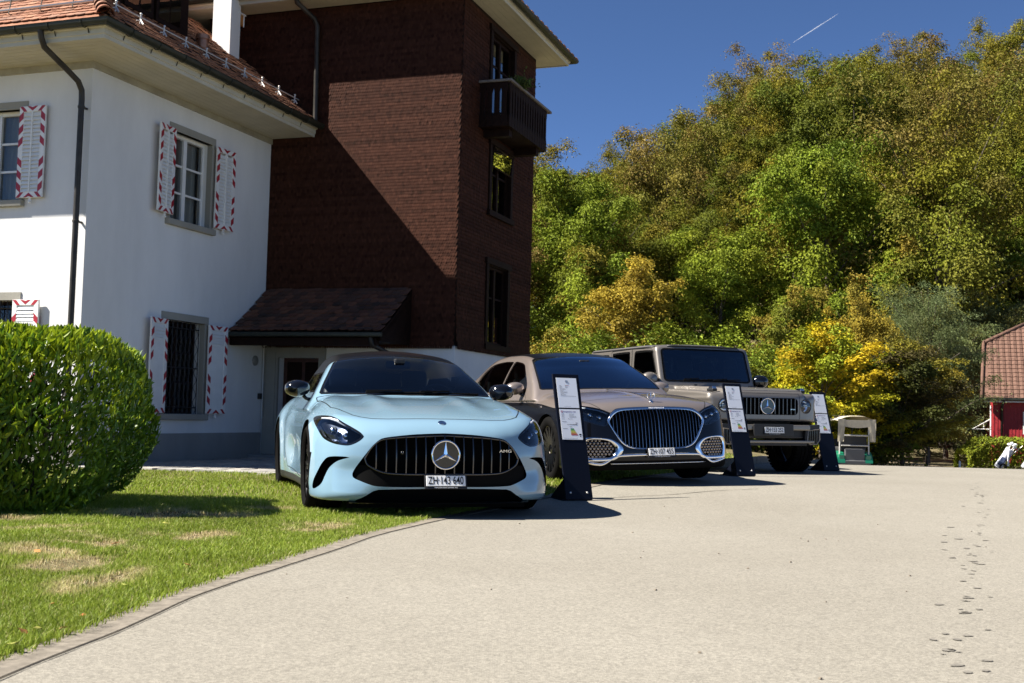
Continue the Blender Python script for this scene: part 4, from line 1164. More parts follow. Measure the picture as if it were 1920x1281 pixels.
class BoxF:
    WB, RW, CY = 2.89, 0.405, 0.405
    lo, hi = (-3.80, -1.04, 0.36), (0.78, 1.04, 2.02)
    @staticmethod
    def Hl(x, a):
        h = sp(x, (-1.5, -0.9, 0.0, 0.45, 0.58, 0.70), (1.215, 1.215, 1.19, 1.165, 1.145, 1.06))
        drop = 0.055 * sstep(a, 0.585, 0.625) * sstep(x, -0.92, -0.80)
        return np.where(x < -1.5, 1.215, h) - drop
    @classmethod
    def F(c, x, y, z):
        a = np.sqrt(y * y + 1e-4)
        w = 0.845 + 0 * x + 0.012 * gs(z, 1.02, 0.03)
        for cx in (0.0, -2.89):
            q = np.maximum(np.abs(x - cx) - 0.16, 0)
            r_ = np.sqrt(q ** 2 + (z - 0.44) ** 2)
            w = w + 0.105 * sstep(r_, 0.455, 0.435)
        side = a - w
        lo = smax(z - c.Hl(x, a), side, 0.045)
        fr = 0.675 - 0.10 * np.maximum(a - 0.45, 0) ** 2 / 0.16 - 0.05 * np.maximum(z - 0.95, 0)
        lo = smax(lo, x - fr, 0.06)
        lo = smax(lo, -3.62 - x, 0.06)
        lo = smax(lo, 0.47 + 0.25 * sstep(x, 0.15, 0.45) - z, 0.03)
        xf = -0.88 - 0.36 * (z - 1.22) - 0.05 * (a / 0.7) ** 2
        zt = 1.868 - 0.03 * (a / 0.7) ** 2 - 0.025 * sstep(x, -1.6, -1.1)
        gr = smax((a - (0.805 - 0.035 * (z - 1.2))), (z - zt), 0.07)
        gr = smax(gr, (x - xf) * 0.93, 0.045)
        gr = smax(gr, -3.56 - x, 0.06)
        gr = smax(gr, 1.0 - z, 0.02)
        return smin(lo, gr, 0.012)

def grad(Fn, P, e=1e-3):
    x, y, z = P[:, 0], P[:, 1], P[:, 2]
    g = np.stack([Fn(x + e, y, z) - Fn(x - e, y, z), Fn(x, y + e, z) - Fn(x, y - e, z), Fn(x, y, z + e) - Fn(x, y, z - e)], 1) / (2 * e)
    return g

def project_to(Fn, P, it=3):
    for _ in range(it):
        f = Fn(P[:, 0], P[:, 1], P[:, 2]); g = grad(Fn, P)
        l2 = np.maximum((g * g).sum(1), 0.2)
        P = P - np.clip(f / l2, -0.03, 0.03)[:, None] * g
    return P

def surface_nets(Fn, ax):
    X, Y, Z = ax
    G = np.empty((len(X), len(Y), len(Z)))
    # coarse pass on every third sample, full evaluation only near the surface
    q = 3
    ix, iy, iz = (np.unique(np.r_[np.arange(0, len(a), q), len(a) - 1]) for a in (X, Y, Z))
    A, B, C = np.meshgrid(X[ix], Y[iy], Z[iz], indexing='ij')
    Gc = Fn(A, B, C)
    sx, sy, sz = (np.minimum((np.arange(len(a)) + 1) // q, len(i) - 1) for a, i in ((X, ix), (Y, iy), (Z, iz)))
    G[:] = Gc[np.ix_(sx, sy, sz)]
    near = np.abs(G) < 0.13
    ni, nj, nk = np.nonzero(near)
    for a in range(0, len(ni), 400000):
        b_ = slice(a, a + 400000)
        G[ni[b_], nj[b_], nk[b_]] = Fn(X[ni[b_]], Y[nj[b_]], Z[nk[b_]])
    s = G < 0
    nx, ny, nz = G.shape
    cs = np.zeros((nx - 1, ny - 1, nz - 1), np.int8)
    for dx in (0, 1):
        for dy in (0, 1):
            for dz in (0, 1):
                cs += s[dx:nx - 1 + dx, dy:ny - 1 + dy, dz:nz - 1 + dz]
    act = (cs > 0) & (cs < 8)
    idx = -np.ones(cs.shape, np.int64)
    ii, jj, kk = np.nonzero(act)
    idx[ii, jj, kk] = np.arange(len(ii))
    acc = np.zeros((len(ii), 3)); cnt = np.zeros(len(ii))
    corners = [(0, 0, 0), (1, 0, 0), (0, 1, 0), (1, 1, 0), (0, 0, 1), (1, 0, 1), (0, 1, 1), (1, 1, 1)]
    for (a, b) in ((0, 1), (2, 3), (4, 5), (6, 7), (0, 2), (1, 3), (4, 6), (5, 7), (0, 4), (1, 5), (2, 6), (3, 7)):
        ca, cb = corners[a], corners[b]
        fa = G[ii + ca[0], jj + ca[1], kk + ca[2]]; fb = G[ii + cb[0], jj + cb[1], kk + cb[2]]
        m = (fa < 0) != (fb < 0)
        t = np.where(m, fa / np.where(m, fa - fb, 1), 0)
        pa = np.stack([X[ii + ca[0]], Y[jj + ca[1]], Z[kk + ca[2]]], 1); pb = np.stack([X[ii + cb[0]], Y[jj + cb[1]], Z[kk + cb[2]]], 1)
        acc += (pa + (pb - pa) * t[:, None]) * m[:, None]; cnt += m
    V = acc / np.maximum(cnt, 1)[:, None]
    quads = []
    # edges along each axis
    for axis in range(3):
        sl0 = [slice(None)] * 3; sl1 = [slice(None)] * 3
        sl0[axis] = slice(0, -1); sl1[axis] = slice(1, None)
        ch = s[tuple(sl0)] != s[tuple(sl1)]
        o = [d for d in range(3) if d != axis]
        lim = [slice(None)] * 3
        for d in o: lim[d] = slice(1, -1)
        e = np.argwhere(ch[tuple(lim)])
        for d in o: e[:, d] += 1
        a0 = e.copy(); a1 = e.copy(); a2 = e.copy(); a3 = e.copy()
        a1[:, o[0]] -= 1; a2[:, o[0]] -= 1; a2[:, o[1]] -= 1; a3[:, o[1]] -= 1
        q = np.stack([idx[tuple(t.T)] for t in (a0, a1, a2, a3)], 1)
        ins = s[tuple(e.T)]
        flip = ins if axis != 1 else ~ins
        q[~flip] = q[~flip][:, ::-1]
        quads.append(q)
    Q = np.concatenate(quads)
    Q = Q[(Q >= 0).all(1)]
    T = np.concatenate([Q[:, [0, 1, 2]], Q[:, [0, 2, 3]]])
    return V, T

def sd_poly(px, py, poly):
    """signed distance to a polygon, negative inside (vectorised)"""
    P = np.asarray(poly, float)
    lo, hi = P.min(0) - 0.04, P.max(0) + 0.04
    near = (px > lo[0]) & (px < hi[0]) & (py > lo[1]) & (py < hi[1])
    if px.size > 2000 and near.sum() < px.size * 0.7:
        out = np.full(px.shape, 0.04)
        out[near] = sd_poly(px[near], py[near], poly)
        return out
    d = np.full(px.shape, 1e9); ins = np.zeros(px.shape, bool)
    n = len(P)
    for i in range(n):
        ax_, ay = P[i]; bx_, by = P[(i + 1) % n]
        ex, ey = bx_ - ax_, by - ay
        wx, wy = px - ax_, py - ay
        t = np.clip((wx * ex + wy * ey) / max(ex * ex + ey * ey, 1e-12), 0, 1)
        d = np.minimum(d, (wx - ex * t) ** 2 + (wy - ey * t) ** 2)
        c1 = (ay > py) != (by > py)
        xi = (bx_ - ax_) * (py - ay) / np.where(by - ay == 0, 1e-12, by - ay) + ax_
        ins ^= c1 & (px < xi)
    d = np.sqrt(d)
    return np.where(ins, -d, d)

def closed_spline(pts, n=8):
    """Catmull-Rom through closed points; a point given as (x, y, 1) stays a sharp corner"""
    k = len(pts); out = []
    for i in range(k):
        p0, p1, p2, p3 = (np.array(pts[(i + j) % k][:2], float) for j in (-1, 0, 1, 2))
        if len(pts[i]) > 2: p0 = p1 - (p2 - p1)
        if len(pts[(i + 1) % k]) > 2: p3 = p2 + (p2 - p1)
        for t in np.arange(n) / n:
            out.append(tuple(0.5 * ((2 * p1) + (-p0 + p2) * t + (2 * p0 - 5 * p1 + 4 * p2 - p3) * t * t + (-p0 + 3 * p1 - 3 * p2 + p3) * t ** 3)))
    return out

def open_spline(pts, n=8):
    k = len(pts); out = []
    for i in range(k - 1):
        p0, p1, p2, p3 = (np.array(pts[min(max(i + j, 0), k - 1)], float) for j in (-1, 0, 1, 2))
        for t in np.arange(n) / n:
            out.append(tuple(0.5 * ((2 * p1) + (-p0 + p2) * t + (2 * p0 - 5 * p1 + 4 * p2 - p3) * t * t + (-p0 + 3 * p1 - 3 * p2 + p3) * t ** 3)))
    out.append(tuple(map(float, pts[-1])))
    return out

class Skin:
    """triangle skin of a car body that can be cut by scalar functions"""
    def __init__(s, Fn, ax):
        s.Fn = Fn
        V, T = surface_nets(Fn, ax)
        s.V = project_to(Fn, V, 4); s.T = T
        s.reg = np.zeros(len(T), np.int32)
    def nrm(s):
        k = len(s.N) if hasattr(s, 'N') else 0
        if k < len(s.V):
            g = grad(s.Fn, s.V[k:])
            g = g / np.maximum(np.linalg.norm(g, axis=1, keepdims=True), 1e-6)
            s.N = np.concatenate([s.N, g]) if k else g
        return s.N
    def cut(s, phi, rid, only=(0,)):
        """triangles where phi < 0 (and whose region is in only) get region rid, split along phi = 0"""
        f = phi(s.V, s.nrm())
        f = np.where(np.abs(f) < 4e-4, 4e-4, f)
        okr = np.isin(s.reg, only)
        neg = f < 0
        tn = neg[s.T].sum(1)
        full = okr & (tn == 3)
        cross = okr & (tn > 0) & (tn < 3)
        # an edge shared with a region that is not cut stays whole there: tiny T junctions, hidden by the seams
        s.reg[full] = rid
        Tc = s.T[cross]; rc = s.reg[cross]
        if len(Tc) == 0: return s
        n_ = neg[Tc]; cnt = n_.sum(1)
        odd = np.where(cnt == 1, 1, 0).astype(bool)
        lone = np.where(odd[:, None], n_, ~n_)
        k = lone.argmax(1)
        ar = np.arange(len(Tc))
        A = Tc[ar, k]; B = Tc[ar, (k + 1) % 3]; C = Tc[ar, (k + 2) % 3]
        ed = np.concatenate([np.sort(np.stack([A, B], 1), 1), np.sort(np.stack([A, C], 1), 1)])
        ue, inv = np.unique(ed, axis=0, return_inverse=True)
        inv = inv.ravel()
        fa, fb = f[ue[:, 0]], f[ue[:, 1]]
        t = fa / (fa - fb)
        nv = s.V[ue[:, 0]] + (s.V[ue[:, 1]] - s.V[ue[:, 0]]) * t[:, None]
        nv = project_to(s.Fn, nv, 1)
        b = len(s.V)
        s.V = np.concatenate([s.V, nv])
        AB = b + inv[:len(Tc)]; AC = b + inv[len(Tc):]
        tl = np.stack([A, AB, AC], 1); t1 = np.stack([AB, B, C], 1); t2 = np.stack([AB, C, AC], 1)
        rin = np.full(len(Tc), rid)
        rl = np.where(odd, rin, rc); ro = np.where(odd, rc, rin)
        keep = ~cross
        s.T = np.concatenate([s.T[keep], tl, t1, t2])
        s.reg = np.concatenate([s.reg[keep], rl, ro, ro])
        return s
    def take(s, rids):
        m = np.isin(s.reg, rids)
        T = s.T[m]
        u, inv = np.unique(T, return_inverse=True)
        return s.V[u], inv.reshape(-1, 3), s.nrm()[u]
    def loops(s, rids):
        """directed boundary edges of a region"""
        m = np.isin(s.reg, rids)
        T = s.T[m]
        e = np.concatenate([T[:, [0, 1]], T[:, [1, 2]], T[:, [2, 0]]])
        key = np.sort(e, 1)
        _, inv, c = np.unique(key, axis=0, return_inverse=True, return_counts=True)
        return e[c[inv.ravel()] == 1]
    def part(s, name, rids, mats, parent=None, offset=0.0):
        V, T, n = s.take(rids)
        if offset: V = V + n * offset
        return link(bpy.data.objects.new(name, np_mesh(name, V, T, mats, normals=n)), parent)
    def wall(s, name, rids, vec, mat, parent=None, scale=1.0, back=False):
        """recess: the border of a region pushed along vec (vec may be a function of the points)"""
        e = s.loops(rids)
        u, inv = np.unique(e, return_inverse=True); inv = inv.reshape(-1, 2)
        A = s.V[u]
        B = vec(A, s.nrm()[u]) if callable(vec) else A + np.asarray(vec)
        n = len(u)
        F = np.stack([inv[:, 1], inv[:, 0], inv[:, 0] + n, inv[:, 1] + n], 1)
        return link(bpy.data.objects.new(name, np_mesh(name, np.concatenate([A, B]), F, mat, smooth=False)), parent)

def raise_line(Fn, pts, axis, start):
    """project 2D/3D guide points onto a body: move along axis from start until the field is zero"""
    P = np.array(pts, float)
    d = np.array(axis, float)
    lo = np.zeros(len(P)); hi = np.full(len(P), start)
    n = 60
    ts = np.linspace(0, start, n)
    Q = P[:, None, :] + d[None, None, :] * ts[None, :, None]
    vals = Fn(Q[..., 0].ravel(), Q[..., 1].ravel(), Q[..., 2].ravel()).reshape(len(P), n)
    ins = vals < 0
    k = np.where(ins.any(1), ins.argmax(1), n - 1)
    k = np.maximum(k, 1)
    a = ts[k - 1]; b = ts[k]
    for _ in range(12):
        m = (a + b) / 2
        f = Fn(*(P + d * m[:, None]).T)
        a = np.where(f > 0, m, a); b = np.where(f > 0, b, m)
    return P + d * a[:, None]
# ------------------------------------------------------------------ car materials
def paint(name, col, metal=0.0, rough=0.35, coat=1.0, flake=0.0, coat_rough=0.03, back=(0.01, 0.01, 0.011)):
    m, nt, p = new_mat(name)
    p.inputs['Roughness'].default_value = rough
    p.inputs['Metallic'].default_value = metal
    p.inputs['Coat Weight'].default_value = coat
    p.inputs['Coat Roughness'].default_value = coat_rough
    geo = N(nt, 'ShaderNodeNewGeometry')
    mx = N(nt, 'ShaderNodeMix', data_type='RGBA')
    mx.inputs[6].default_value = (*col, 1); mx.inputs[7].default_value = (*back, 1)
    nt.links.new(geo.outputs['Backfacing'], mx.inputs[0])       # the inner side of the sheet metal carries dark trim
    nt.links.new(mx.outputs[2], p.inputs['Base Color'])
    if flake:
        tc = N(nt, 'ShaderNodeTexCoord')
        vo = N(nt, 'ShaderNodeTexVoronoi', Scale=900.0)
        nt.links.new(tc.outputs['Object'], vo.inputs['Vector'])
        b = N(nt, 'ShaderNodeBump', Strength=flake, Distance=0.0005)
        nt.links.new(vo.outputs['Distance'], b.inputs['Height'])
        nt.links.new(b.outputs[0], p.inputs['Normal'])
    return m

def film_mat(name, col, thick=430.0):
    m = simple(name, col, rough=0.22, metal=1.0)
    p = m.node_tree.nodes['Principled BSDF']
    p.inputs['Thin Film Thickness'].default_value = thick
    p.inputs['Thin Film IOR'].default_value = 1.6
    return m

M_BLUE = paint('paint_pale_blue', (0.200, 0.325, 0.415), rough=0.22, coat=1.0, coat_rough=0.03)
M_BRONZE = paint('paint_bronze', (0.240, 0.200, 0.175), metal=0.5, rough=0.36, coat=1.0, flake=0.05)
M_NAVY = paint('paint_black', (0.003, 0.0032, 0.0045), rough=0.3, coat=0.55)
M_NAVY.node_tree.nodes['Principled BSDF'].inputs['Specular IOR Level'].default_value = 0.1
M_TAUPE = paint('paint_taupe', (0.215, 0.194, 0.170), metal=0.6, rough=0.42, coat=0.6, flake=0.05, coat_rough=0.12)
M_GLOSSBLK = simple('gloss_black', (0.004, 0.004, 0.0045), rough=0.12, coat=0.6)
M_ROOFBLK = simple('roof_black', (0.003, 0.003, 0.0035), rough=0.3, spec=0.35)
M_PLBLK = simple('black_plastic', (0.010, 0.010, 0.011), rough=0.5)
M_MATBLK = simple('matt_black', (0.004, 0.004, 0.004), rough=0.9, spec=0.1)
M_TRIM = simple('cabin_trim', (0.03, 0.03, 0.032), rough=0.65)
M_SEAT = simple('dark_leather', (0.075, 0.072, 0.072), rough=0.5)
M_CHROME = simple('chrome', (0.83, 0.83, 0.84), rough=0.07, metal=1.0)
M_DKCHROME = simple('dark_chrome', (0.105, 0.098, 0.094), rough=0.22, metal=1.0)
M_SLATCHROME = simple('slat_chrome', (0.42, 0.42, 0.425), rough=0.1, metal=1.0)
M_TYRE = simple('tyre_rubber', (0.0075, 0.0072, 0.007), rough=0.75, var=0.25, vscale=20, bump=0.3, bscale=120, spec=0.02)
M_RIM = simple('black_rim', (0.012, 0.0115, 0.011), rough=0.25, coat=0.5)
M_STEEL = simple('brake_steel', (0.35, 0.34, 0.33), rough=0.35, metal=1.0)
M_GLASS = glass_mat('car_glass', (0.74, 0.80, 0.82), boost=1.2)
M_GLASSBL = glass_mat('sky_tinted_windscreen', (0.45, 0.52, 0.56), boost=2.8, refl=(0.6, 0.8, 1.0))  # sky blue put into the reflection colour, reflection strengthened
M_GLASSMID = glass_mat('coupe_side_glass', (0.62, 0.66, 0.67))
M_GLASSDK = glass_mat('dark_car_glass', (0.12, 0.135, 0.14))
M_LENS = glass_mat('lamp_lens', (0.75, 0.8, 0.85), ior=1.5, boost=1.25)
M_FILM = film_mat('lamp_reflector', (0.25, 0.27, 0.35))
M_WHITELAMP = simple('lamp_white', (0.75, 0.76, 0.78), rough=0.25)
M_PLATE = simple('plate_white', (0.84, 0.84, 0.82), rough=0.4)
M_INK = simple('black_ink', (0.006, 0.006, 0.006), rough=0.6)
M_SEAM = simple('panel_gap', (0.012, 0.014, 0.015), rough=0.9, spec=0.1)

def text(name, body, size, mat, parent, loc, rot, align='CENTER', sx=1.0, bold=0.0, spacing=1.0):
    cu = bpy.data.curves.new(name, 'FONT')
    cu.body = body; cu.size = size; cu.align_x = align; cu.align_y = 'CENTER'
    cu.offset = bold; cu.space_character = spacing
    cu.resolution_u = 3
    cu.materials.append(mat)
    o = bpy.data.objects.new(name, cu)
    link(o, parent); o.location = loc; o.rotation_euler = rot; o.scale = (sx, 1, 1)
    return o

def frange(a, b, st):
    n = max(1, int(math.ceil((b - a) / st)))
    return np.linspace(a, b, n, endpoint=False)

def axes_for(cls, xf=0.30, fine=(0.013, 0.0155, 0.013)):
    lo, hi = cls.lo, cls.hi
    X = np.concatenate([frange(lo[0], -1.2, 0.034), frange(-1.2, xf, 0.022), frange(xf, hi[0] + 0.001, fine[0])])
    k = int(round(2 * hi[1] / fine[1])); Y = np.linspace(lo[1], hi[1], k)
    Z = np.concatenate([frange(lo[2], 1.0, fine[2]), frange(1.0, hi[2], 0.02)])
    return X, Y, Z

def seam(sk, name, rids, mat, parent, wid=0.006, off=0.0012, filt=None):
    e = sk.loops(rids)
    n = sk.nrm()
    A, B = sk.V[e[:, 0]], sk.V[e[:, 1]]
    if filt is not None:
        m = filt((A + B) / 2); e, A, B = e[m], A[m], B[m]
    if len(e) == 0: return None
    na, nb = n[e[:, 0]], n[e[:, 1]]
    t = B - A; t /= np.maximum(np.linalg.norm(t, axis=1, keepdims=True), 1e-9)
    sa = np.cross(na, t) * wid / 2
    ov = t * wid * 0.3
    V = np.concatenate([A - sa - ov + na * off, B - sa + ov + nb * off, B + sa + ov + nb * off, A + sa - ov + na * off])
    k = len(e)
    F = np.stack([np.arange(k), np.arange(k) + k, np.arange(k) + 2 * k, np.arange(k) + 3 * k], 1)
    return link(bpy.data.objects.new(name, np_mesh(name, V, F, mat, smooth=False)), parent)

def front_poly(pts, xmin, both=True, band=0.0, sign=0):
    """region in front view, points (|y|, z)"""
    def phi(V, n):
        yy = np.abs(V[:, 1]) if sign == 0 else V[:, 1] * sign
        d = sd_poly(yy, V[:, 2], pts) + band
        return np.maximum(d, xmin - V[:, 0])
    return phi

def side_poly(pts, ymin, sign=0, band=0.0, nmin=0.0):
    def phi(V, n):
        yy = np.abs(V[:, 1]) if sign == 0 else V[:, 1] * sign
        d = np.maximum(sd_poly(V[:, 0], V[:, 2], pts) + band, ymin - yy)
        return np.maximum(d, (nmin - np.abs(n[:, 1])) * 0.1) if nmin else d
    return phi

def top_poly(pts, zmin, band=0.0, ny=0.0):
    def phi(V, n):
        d = sd_poly(V[:, 0], np.abs(V[:, 1]), pts) + band
        d = np.maximum(d, zmin - V[:, 2])
        if ny: d = np.maximum(d, (ny - n[:, 2]) * 0.1)
        return d
    return phi

def circ(cx, cz, r, ymin, sign=0):
    def phi(V, n):
        return np.maximum(np.hypot(V[:, 0] - cx, V[:, 2] - cz) - r, ymin - np.abs(V[:, 1]))
    return phi

def star_mesh(rad, thick=0.012):
    """three pointed star in a ring, facing +x"""
    mb = MB()
    ring = [(0, rad * math.cos(a), rad * math.sin(a)) for a in np.linspace(0, 2 * PI, 40, endpoint=False)]
    mb.tube(ring, rad * 0.075, n=8, closed=True)
    ri = rad * 0.16
    for k in range(3):
        a = PI / 2 + k * 2 * PI / 3
        tip = (thick * 0.2, rad * 0.97 * math.cos(a), rad * 0.97 * math.sin(a))
        l = (0, ri * math.cos(a + PI / 3), ri * math.sin(a + PI / 3)); r_ = (0, ri * math.cos(a - PI / 3), ri * math.sin(a - PI / 3))
        top = (thick, 0, 0)
        mb.add([tip, l, r_, top], ((0, 1, 3), (0, 3, 2), (0, 2, 1)))
    return mb

def wheel(parent, x, y, z, Rw, Rr, wid, side, spokes=10, rim_mat=None, tread=True, block=False, twin=True):
    rim_mat = rim_mat or M_RIM
    e = empty('wheel', (x, y, z), 0, parent=parent)
    wheel_parts(e, Rw, Rr, wid, side, spokes, rim_mat, block, twin)
    return e

_wcache = {}
def wheel_parts(e, Rw, Rr, wid, side, spokes, rim_mat, block, twin):
    key = (Rw, Rr, wid, side, spokes, rim_mat.name)
    if key not in _wcache:
        h = wid / 2
        t = MB()
        prof = [(Rr - 0.005, -h * 0.86), (Rr + 0.01, -h * 0.96), ((Rr + Rw) / 2, -h * 1.03), (Rw - 0.03, -h * 0.98), (Rw - 0.008, -h * 0.86)]
        g = 4
        for i in range(g):
            y0 = -h * 0.78 + i * h * 1.56 / g; y1 = y0 + h * 1.56 / g
            prof += [(Rw, y0 + 0.006), (Rw, y1 - 0.012), (Rw - 0.010, y1 - 0.009), (Rw - 0.010, y1)]
        prof += [(Rw - 0.008, h * 0.86), (Rw - 0.03, h * 0.98), ((Rr + Rw) / 2, h * 1.03), (Rr + 0.01, h * 0.96), (Rr - 0.005, h * 0.86)]
        t.lathe(prof, n=56, axis='y')
        if block:
            for k in range(44):
                a = 2 * PI * k / 44
                for s_ in (-1, 1):
                    rot = Matrix.Rotation(-a, 3, 'Y')
                    c = rot @ Vector((Rw - 0.002, 0, 0)); c.y = s_ * h * (0.80)
                    t.box(c, (0.02, h * 0.42, Rw * 0.085), rot=rot)
        tm = t.mesh('tyre', [M_TYRE], smooth=True, autosmooth=R(35))
        r_ = MB()
        o = h * 0.80 * side
        pr = [(Rr, -o), (Rr - 0.012, -o * 0.9), (Rr - 0.03, -o * 0.2), (Rr - 0.035, o * 0.5), (Rr - 0.012, o * 0.92), (Rr, o * 1.0), (Rr + 0.006, o * 1.03), (Rr + 0.004, o * 0.96)]
        r_.lathe(pr, n=48, axis='y')
        for k in range(spokes):
            for tw in ((-0.11, 0.11) if twin else (0,)):
                a = 2 * PI * k / spokes
                a1 = a + tw * 4.2 / spokes * 2.2
                p0 = Vector((0.055 * math.cos(a), o * 0.70, 0.055 * math.sin(a))); p1 = Vector(((Rr - 0.012) * math.cos(a1), o * 0.86, (Rr - 0.012) * math.sin(a1)))
                d = (p1 - p0); mid = (p0 + p1) / 2
                zax = d.normalized(); yax = Vector((0, 1, 0)); xax = yax.cross(zax).normalized(); yax = zax.cross(xax)
                rot = Matrix((xax, yax, zax)).transposed()
                r_.box(mid, (0.022 if twin else 0.05, 0.03, d.length), rot=rot)
        r_.lathe([(0.0001, o * 0.82), (0.035, o * 0.82), (0.075, o * 0.74), (0.08, o * 0.5)], n=24, axis='y')
        rm = r_.mesh('rim', [rim_mat], smooth=True, autosmooth=R(30))
        d = MB(); d.lathe([(0.06, o * 0.1), (Rr - 0.05, o * 0.1), (Rr - 0.05, o * 0.2), (0.06, o * 0.2)], n=32, axis='y')
        dm = d.mesh('brake_disc', [M_PLBLK], smooth=False)
        _wcache[key] = (tm, rm, dm)
    tm, rm, dm = _wcache[key]
    inst('tyre', tm, e); inst('rim', rm, e); inst('brake_disc', dm, e)

def seat(parent, x, y, z0, mat, h=0.62):
    s = MB()
    s.box((x + 0.08, y, z0 + 0.08), (0.50, 0.50, 0.16))
    rot = Matrix.Rotation(R(-18), 3, 'Y')
    s.box(Vector((x - 0.26, y, z0 + 0.14 + h / 2)), (0.13, 0.48, h), rot=rot, taper=0.80)
    s.box(Vector((x - 0.28 - 0.16 * h / 0.6, y, z0 + 0.20 + h)), (0.10, 0.27, 0.20), rot=rot)
    return s.build('seat', mat, parent, bevel=0.035, segs=3, smooth=True)

def steering(parent, x, y, z):
    s = MB()
    t = R(25)
    pts = [(x - 0.18 * math.sin(a) * math.sin(t) * -1 * 0.9, y + 0.18 * math.cos(a), z + 0.18 * math.sin(a) * math.cos(t)) for a in np.linspace(0, 2 * PI, 28, endpoint=False)]
    s.tube(pts, 0.015, n=8, closed=True)
    s.box((x + 0.02, y, z - 0.01), (0.06, 0.14, 0.10)); s.box((x, y, z), (0.03, 0.34, 0.03))
    return s.build('steering_wheel', M_TRIM, parent, smooth=True, autosmooth=R(40))

def plate(parent, x, y, z, body, yawn=0.0, lean=0.0, holder=(0.325, 0.105)):
    e = empty('number_plate', (x, y, z), 0, parent=parent)
    e.rotation_euler = (0, lean, yawn)
    MB().box((-0.008, 0, -0.008), (0.012, holder[0], holder[1])).build('plate_holder', M_PLBLK, e, bevel=0.003)
    MB().box((0.0, 0, 0), (0.006, 0.300, 0.080)).build('plate_panel', M_PLATE, e, bevel=0.002)
    text('lettering', body, 0.084, M_INK, e, (0.0045, 0, 0.0), (PI / 2, 0, PI / 2), sx=0.66, bold=0.0012, spacing=1.0)
    text('dealer_lettering', 'Mercedes-Benz Schweiz AG', 0.0155, M_PLATE, e, (0.001, 0, -0.0505), (PI / 2, 0, PI / 2))
    return e

def wiper(parent, p0, p1, h=0.012):
    w_ = MB(); w_.tube([p0, p1], 0.009, n=6)
    p0, p1 = Vector(p0), Vector(p1)
    w_.tube([p0 + Vector((0.02, 0, 0.015)), (p0 * 0.5 + p1 * 0.5) + Vector((0.0, 0, 0.02))], 0.008, n=6)
    return w_.build('wiper', M_MATBLK, parent)

def place_car(root, X, Y, psi, z, roll):
    F = Vector((math.sin(psi), -math.cos(psi), 0)); L = Vector((math.cos(psi) * math.cos(roll), math.sin(psi) * math.cos(roll), math.sin(roll)))
    Zv = F.cross(L)
    root.matrix_world = Matrix(((F.x, L.x, Zv.x, X), (F.y, L.y, Zv.y, Y), (F.z, L.z, Zv.z, z), (0, 0, 0, 1)))

def curve_on(Fn, pts3, axis, start):
    return raise_line(Fn, pts3, axis, start)

def arch_cut(sk, cls, r, rid, ymin=0.55, cz=None):
    for cx in (0.0, -cls.WB):
        sk.cut(circ(cx, cz or cls.CY, r, ymin), rid)

def arch_walls(sk, cls, car):
    c = sk.V[sk.T].mean(1)
    for i, (fx, sy) in enumerate(((1, 1), (1, -1), (-1, 1), (-1, -1))):
        m = (sk.reg == 1) & ((c[:, 0] + cls.WB / 2) * fx > 0) & (c[:, 1] * sy > 0)
        sk.reg[m] = 900 + i
        sk.wall('wheel_arch', [900 + i], in_arch, M_MATBLK, car)

def in_arch(A, n):
    B = A.copy(); B[:, 1] = np.sign(A[:, 1]) * np.maximum(np.abs(A[:, 1]) - 0.32, 0.45)
    return B

def hull_mirror(parent, x, y, z, mats, sx=0.10, sy=0.125, sz=0.085, side=1, root=(0.1, -0.16, -0.09), name='wing_mirror'):
    """door mirror: rounded shell with a flat glass side facing back, on a short arm"""
    e = empty(name, (x, y, z), 0, parent=parent)
    rows = []
    for i in range(9):
        u = i / 8
        rr = math.sqrt(max(1e-3, 1 - (1 - u) ** 2.2))
        row = []
        for j in range(20):
            a = 2 * PI * j / 20
            ca, sa = math.cos(a), math.sin(a)
            pw = 2.6
            k = (abs(ca) ** pw + abs(sa) ** pw) ** (-1 / pw)
            row.append((sx * (1 - u) , ca * k * rr * sy * (1 + 0.10 * side * (-ca)), sa * k * rr * sz * (1 - 0.25 * max(0, ca * side))))
        rows.append(row)
    rows.append([(-0.03, p[1] * 0.95, p[2] * 0.95) for p in rows[-1]])
    s = MB(); s.grid(rows, closed=True)
    s.build('mirror_shell', mats[0], e, smooth=True)
    b = MB(); b.add([(-0.025, p[1] * 0.99, p[2] * 0.99) for p in rows[-2]], (tuple(range(20)),))
    b.build('mirror_glass', M_CHROME, e)
    a = MB(); a.tube([(0.01, -side * sy * 0.5, -sz * 0.7), (root[0] * 0.6, side * root[1] * 0.7, root[2] * 0.9), (root[0], side * root[1], root[2])], [0.03, 0.026, 0.03], n=10, flat=0.6)
    a.build('mirror_arm', mats[1], e, smooth=True)
    return e

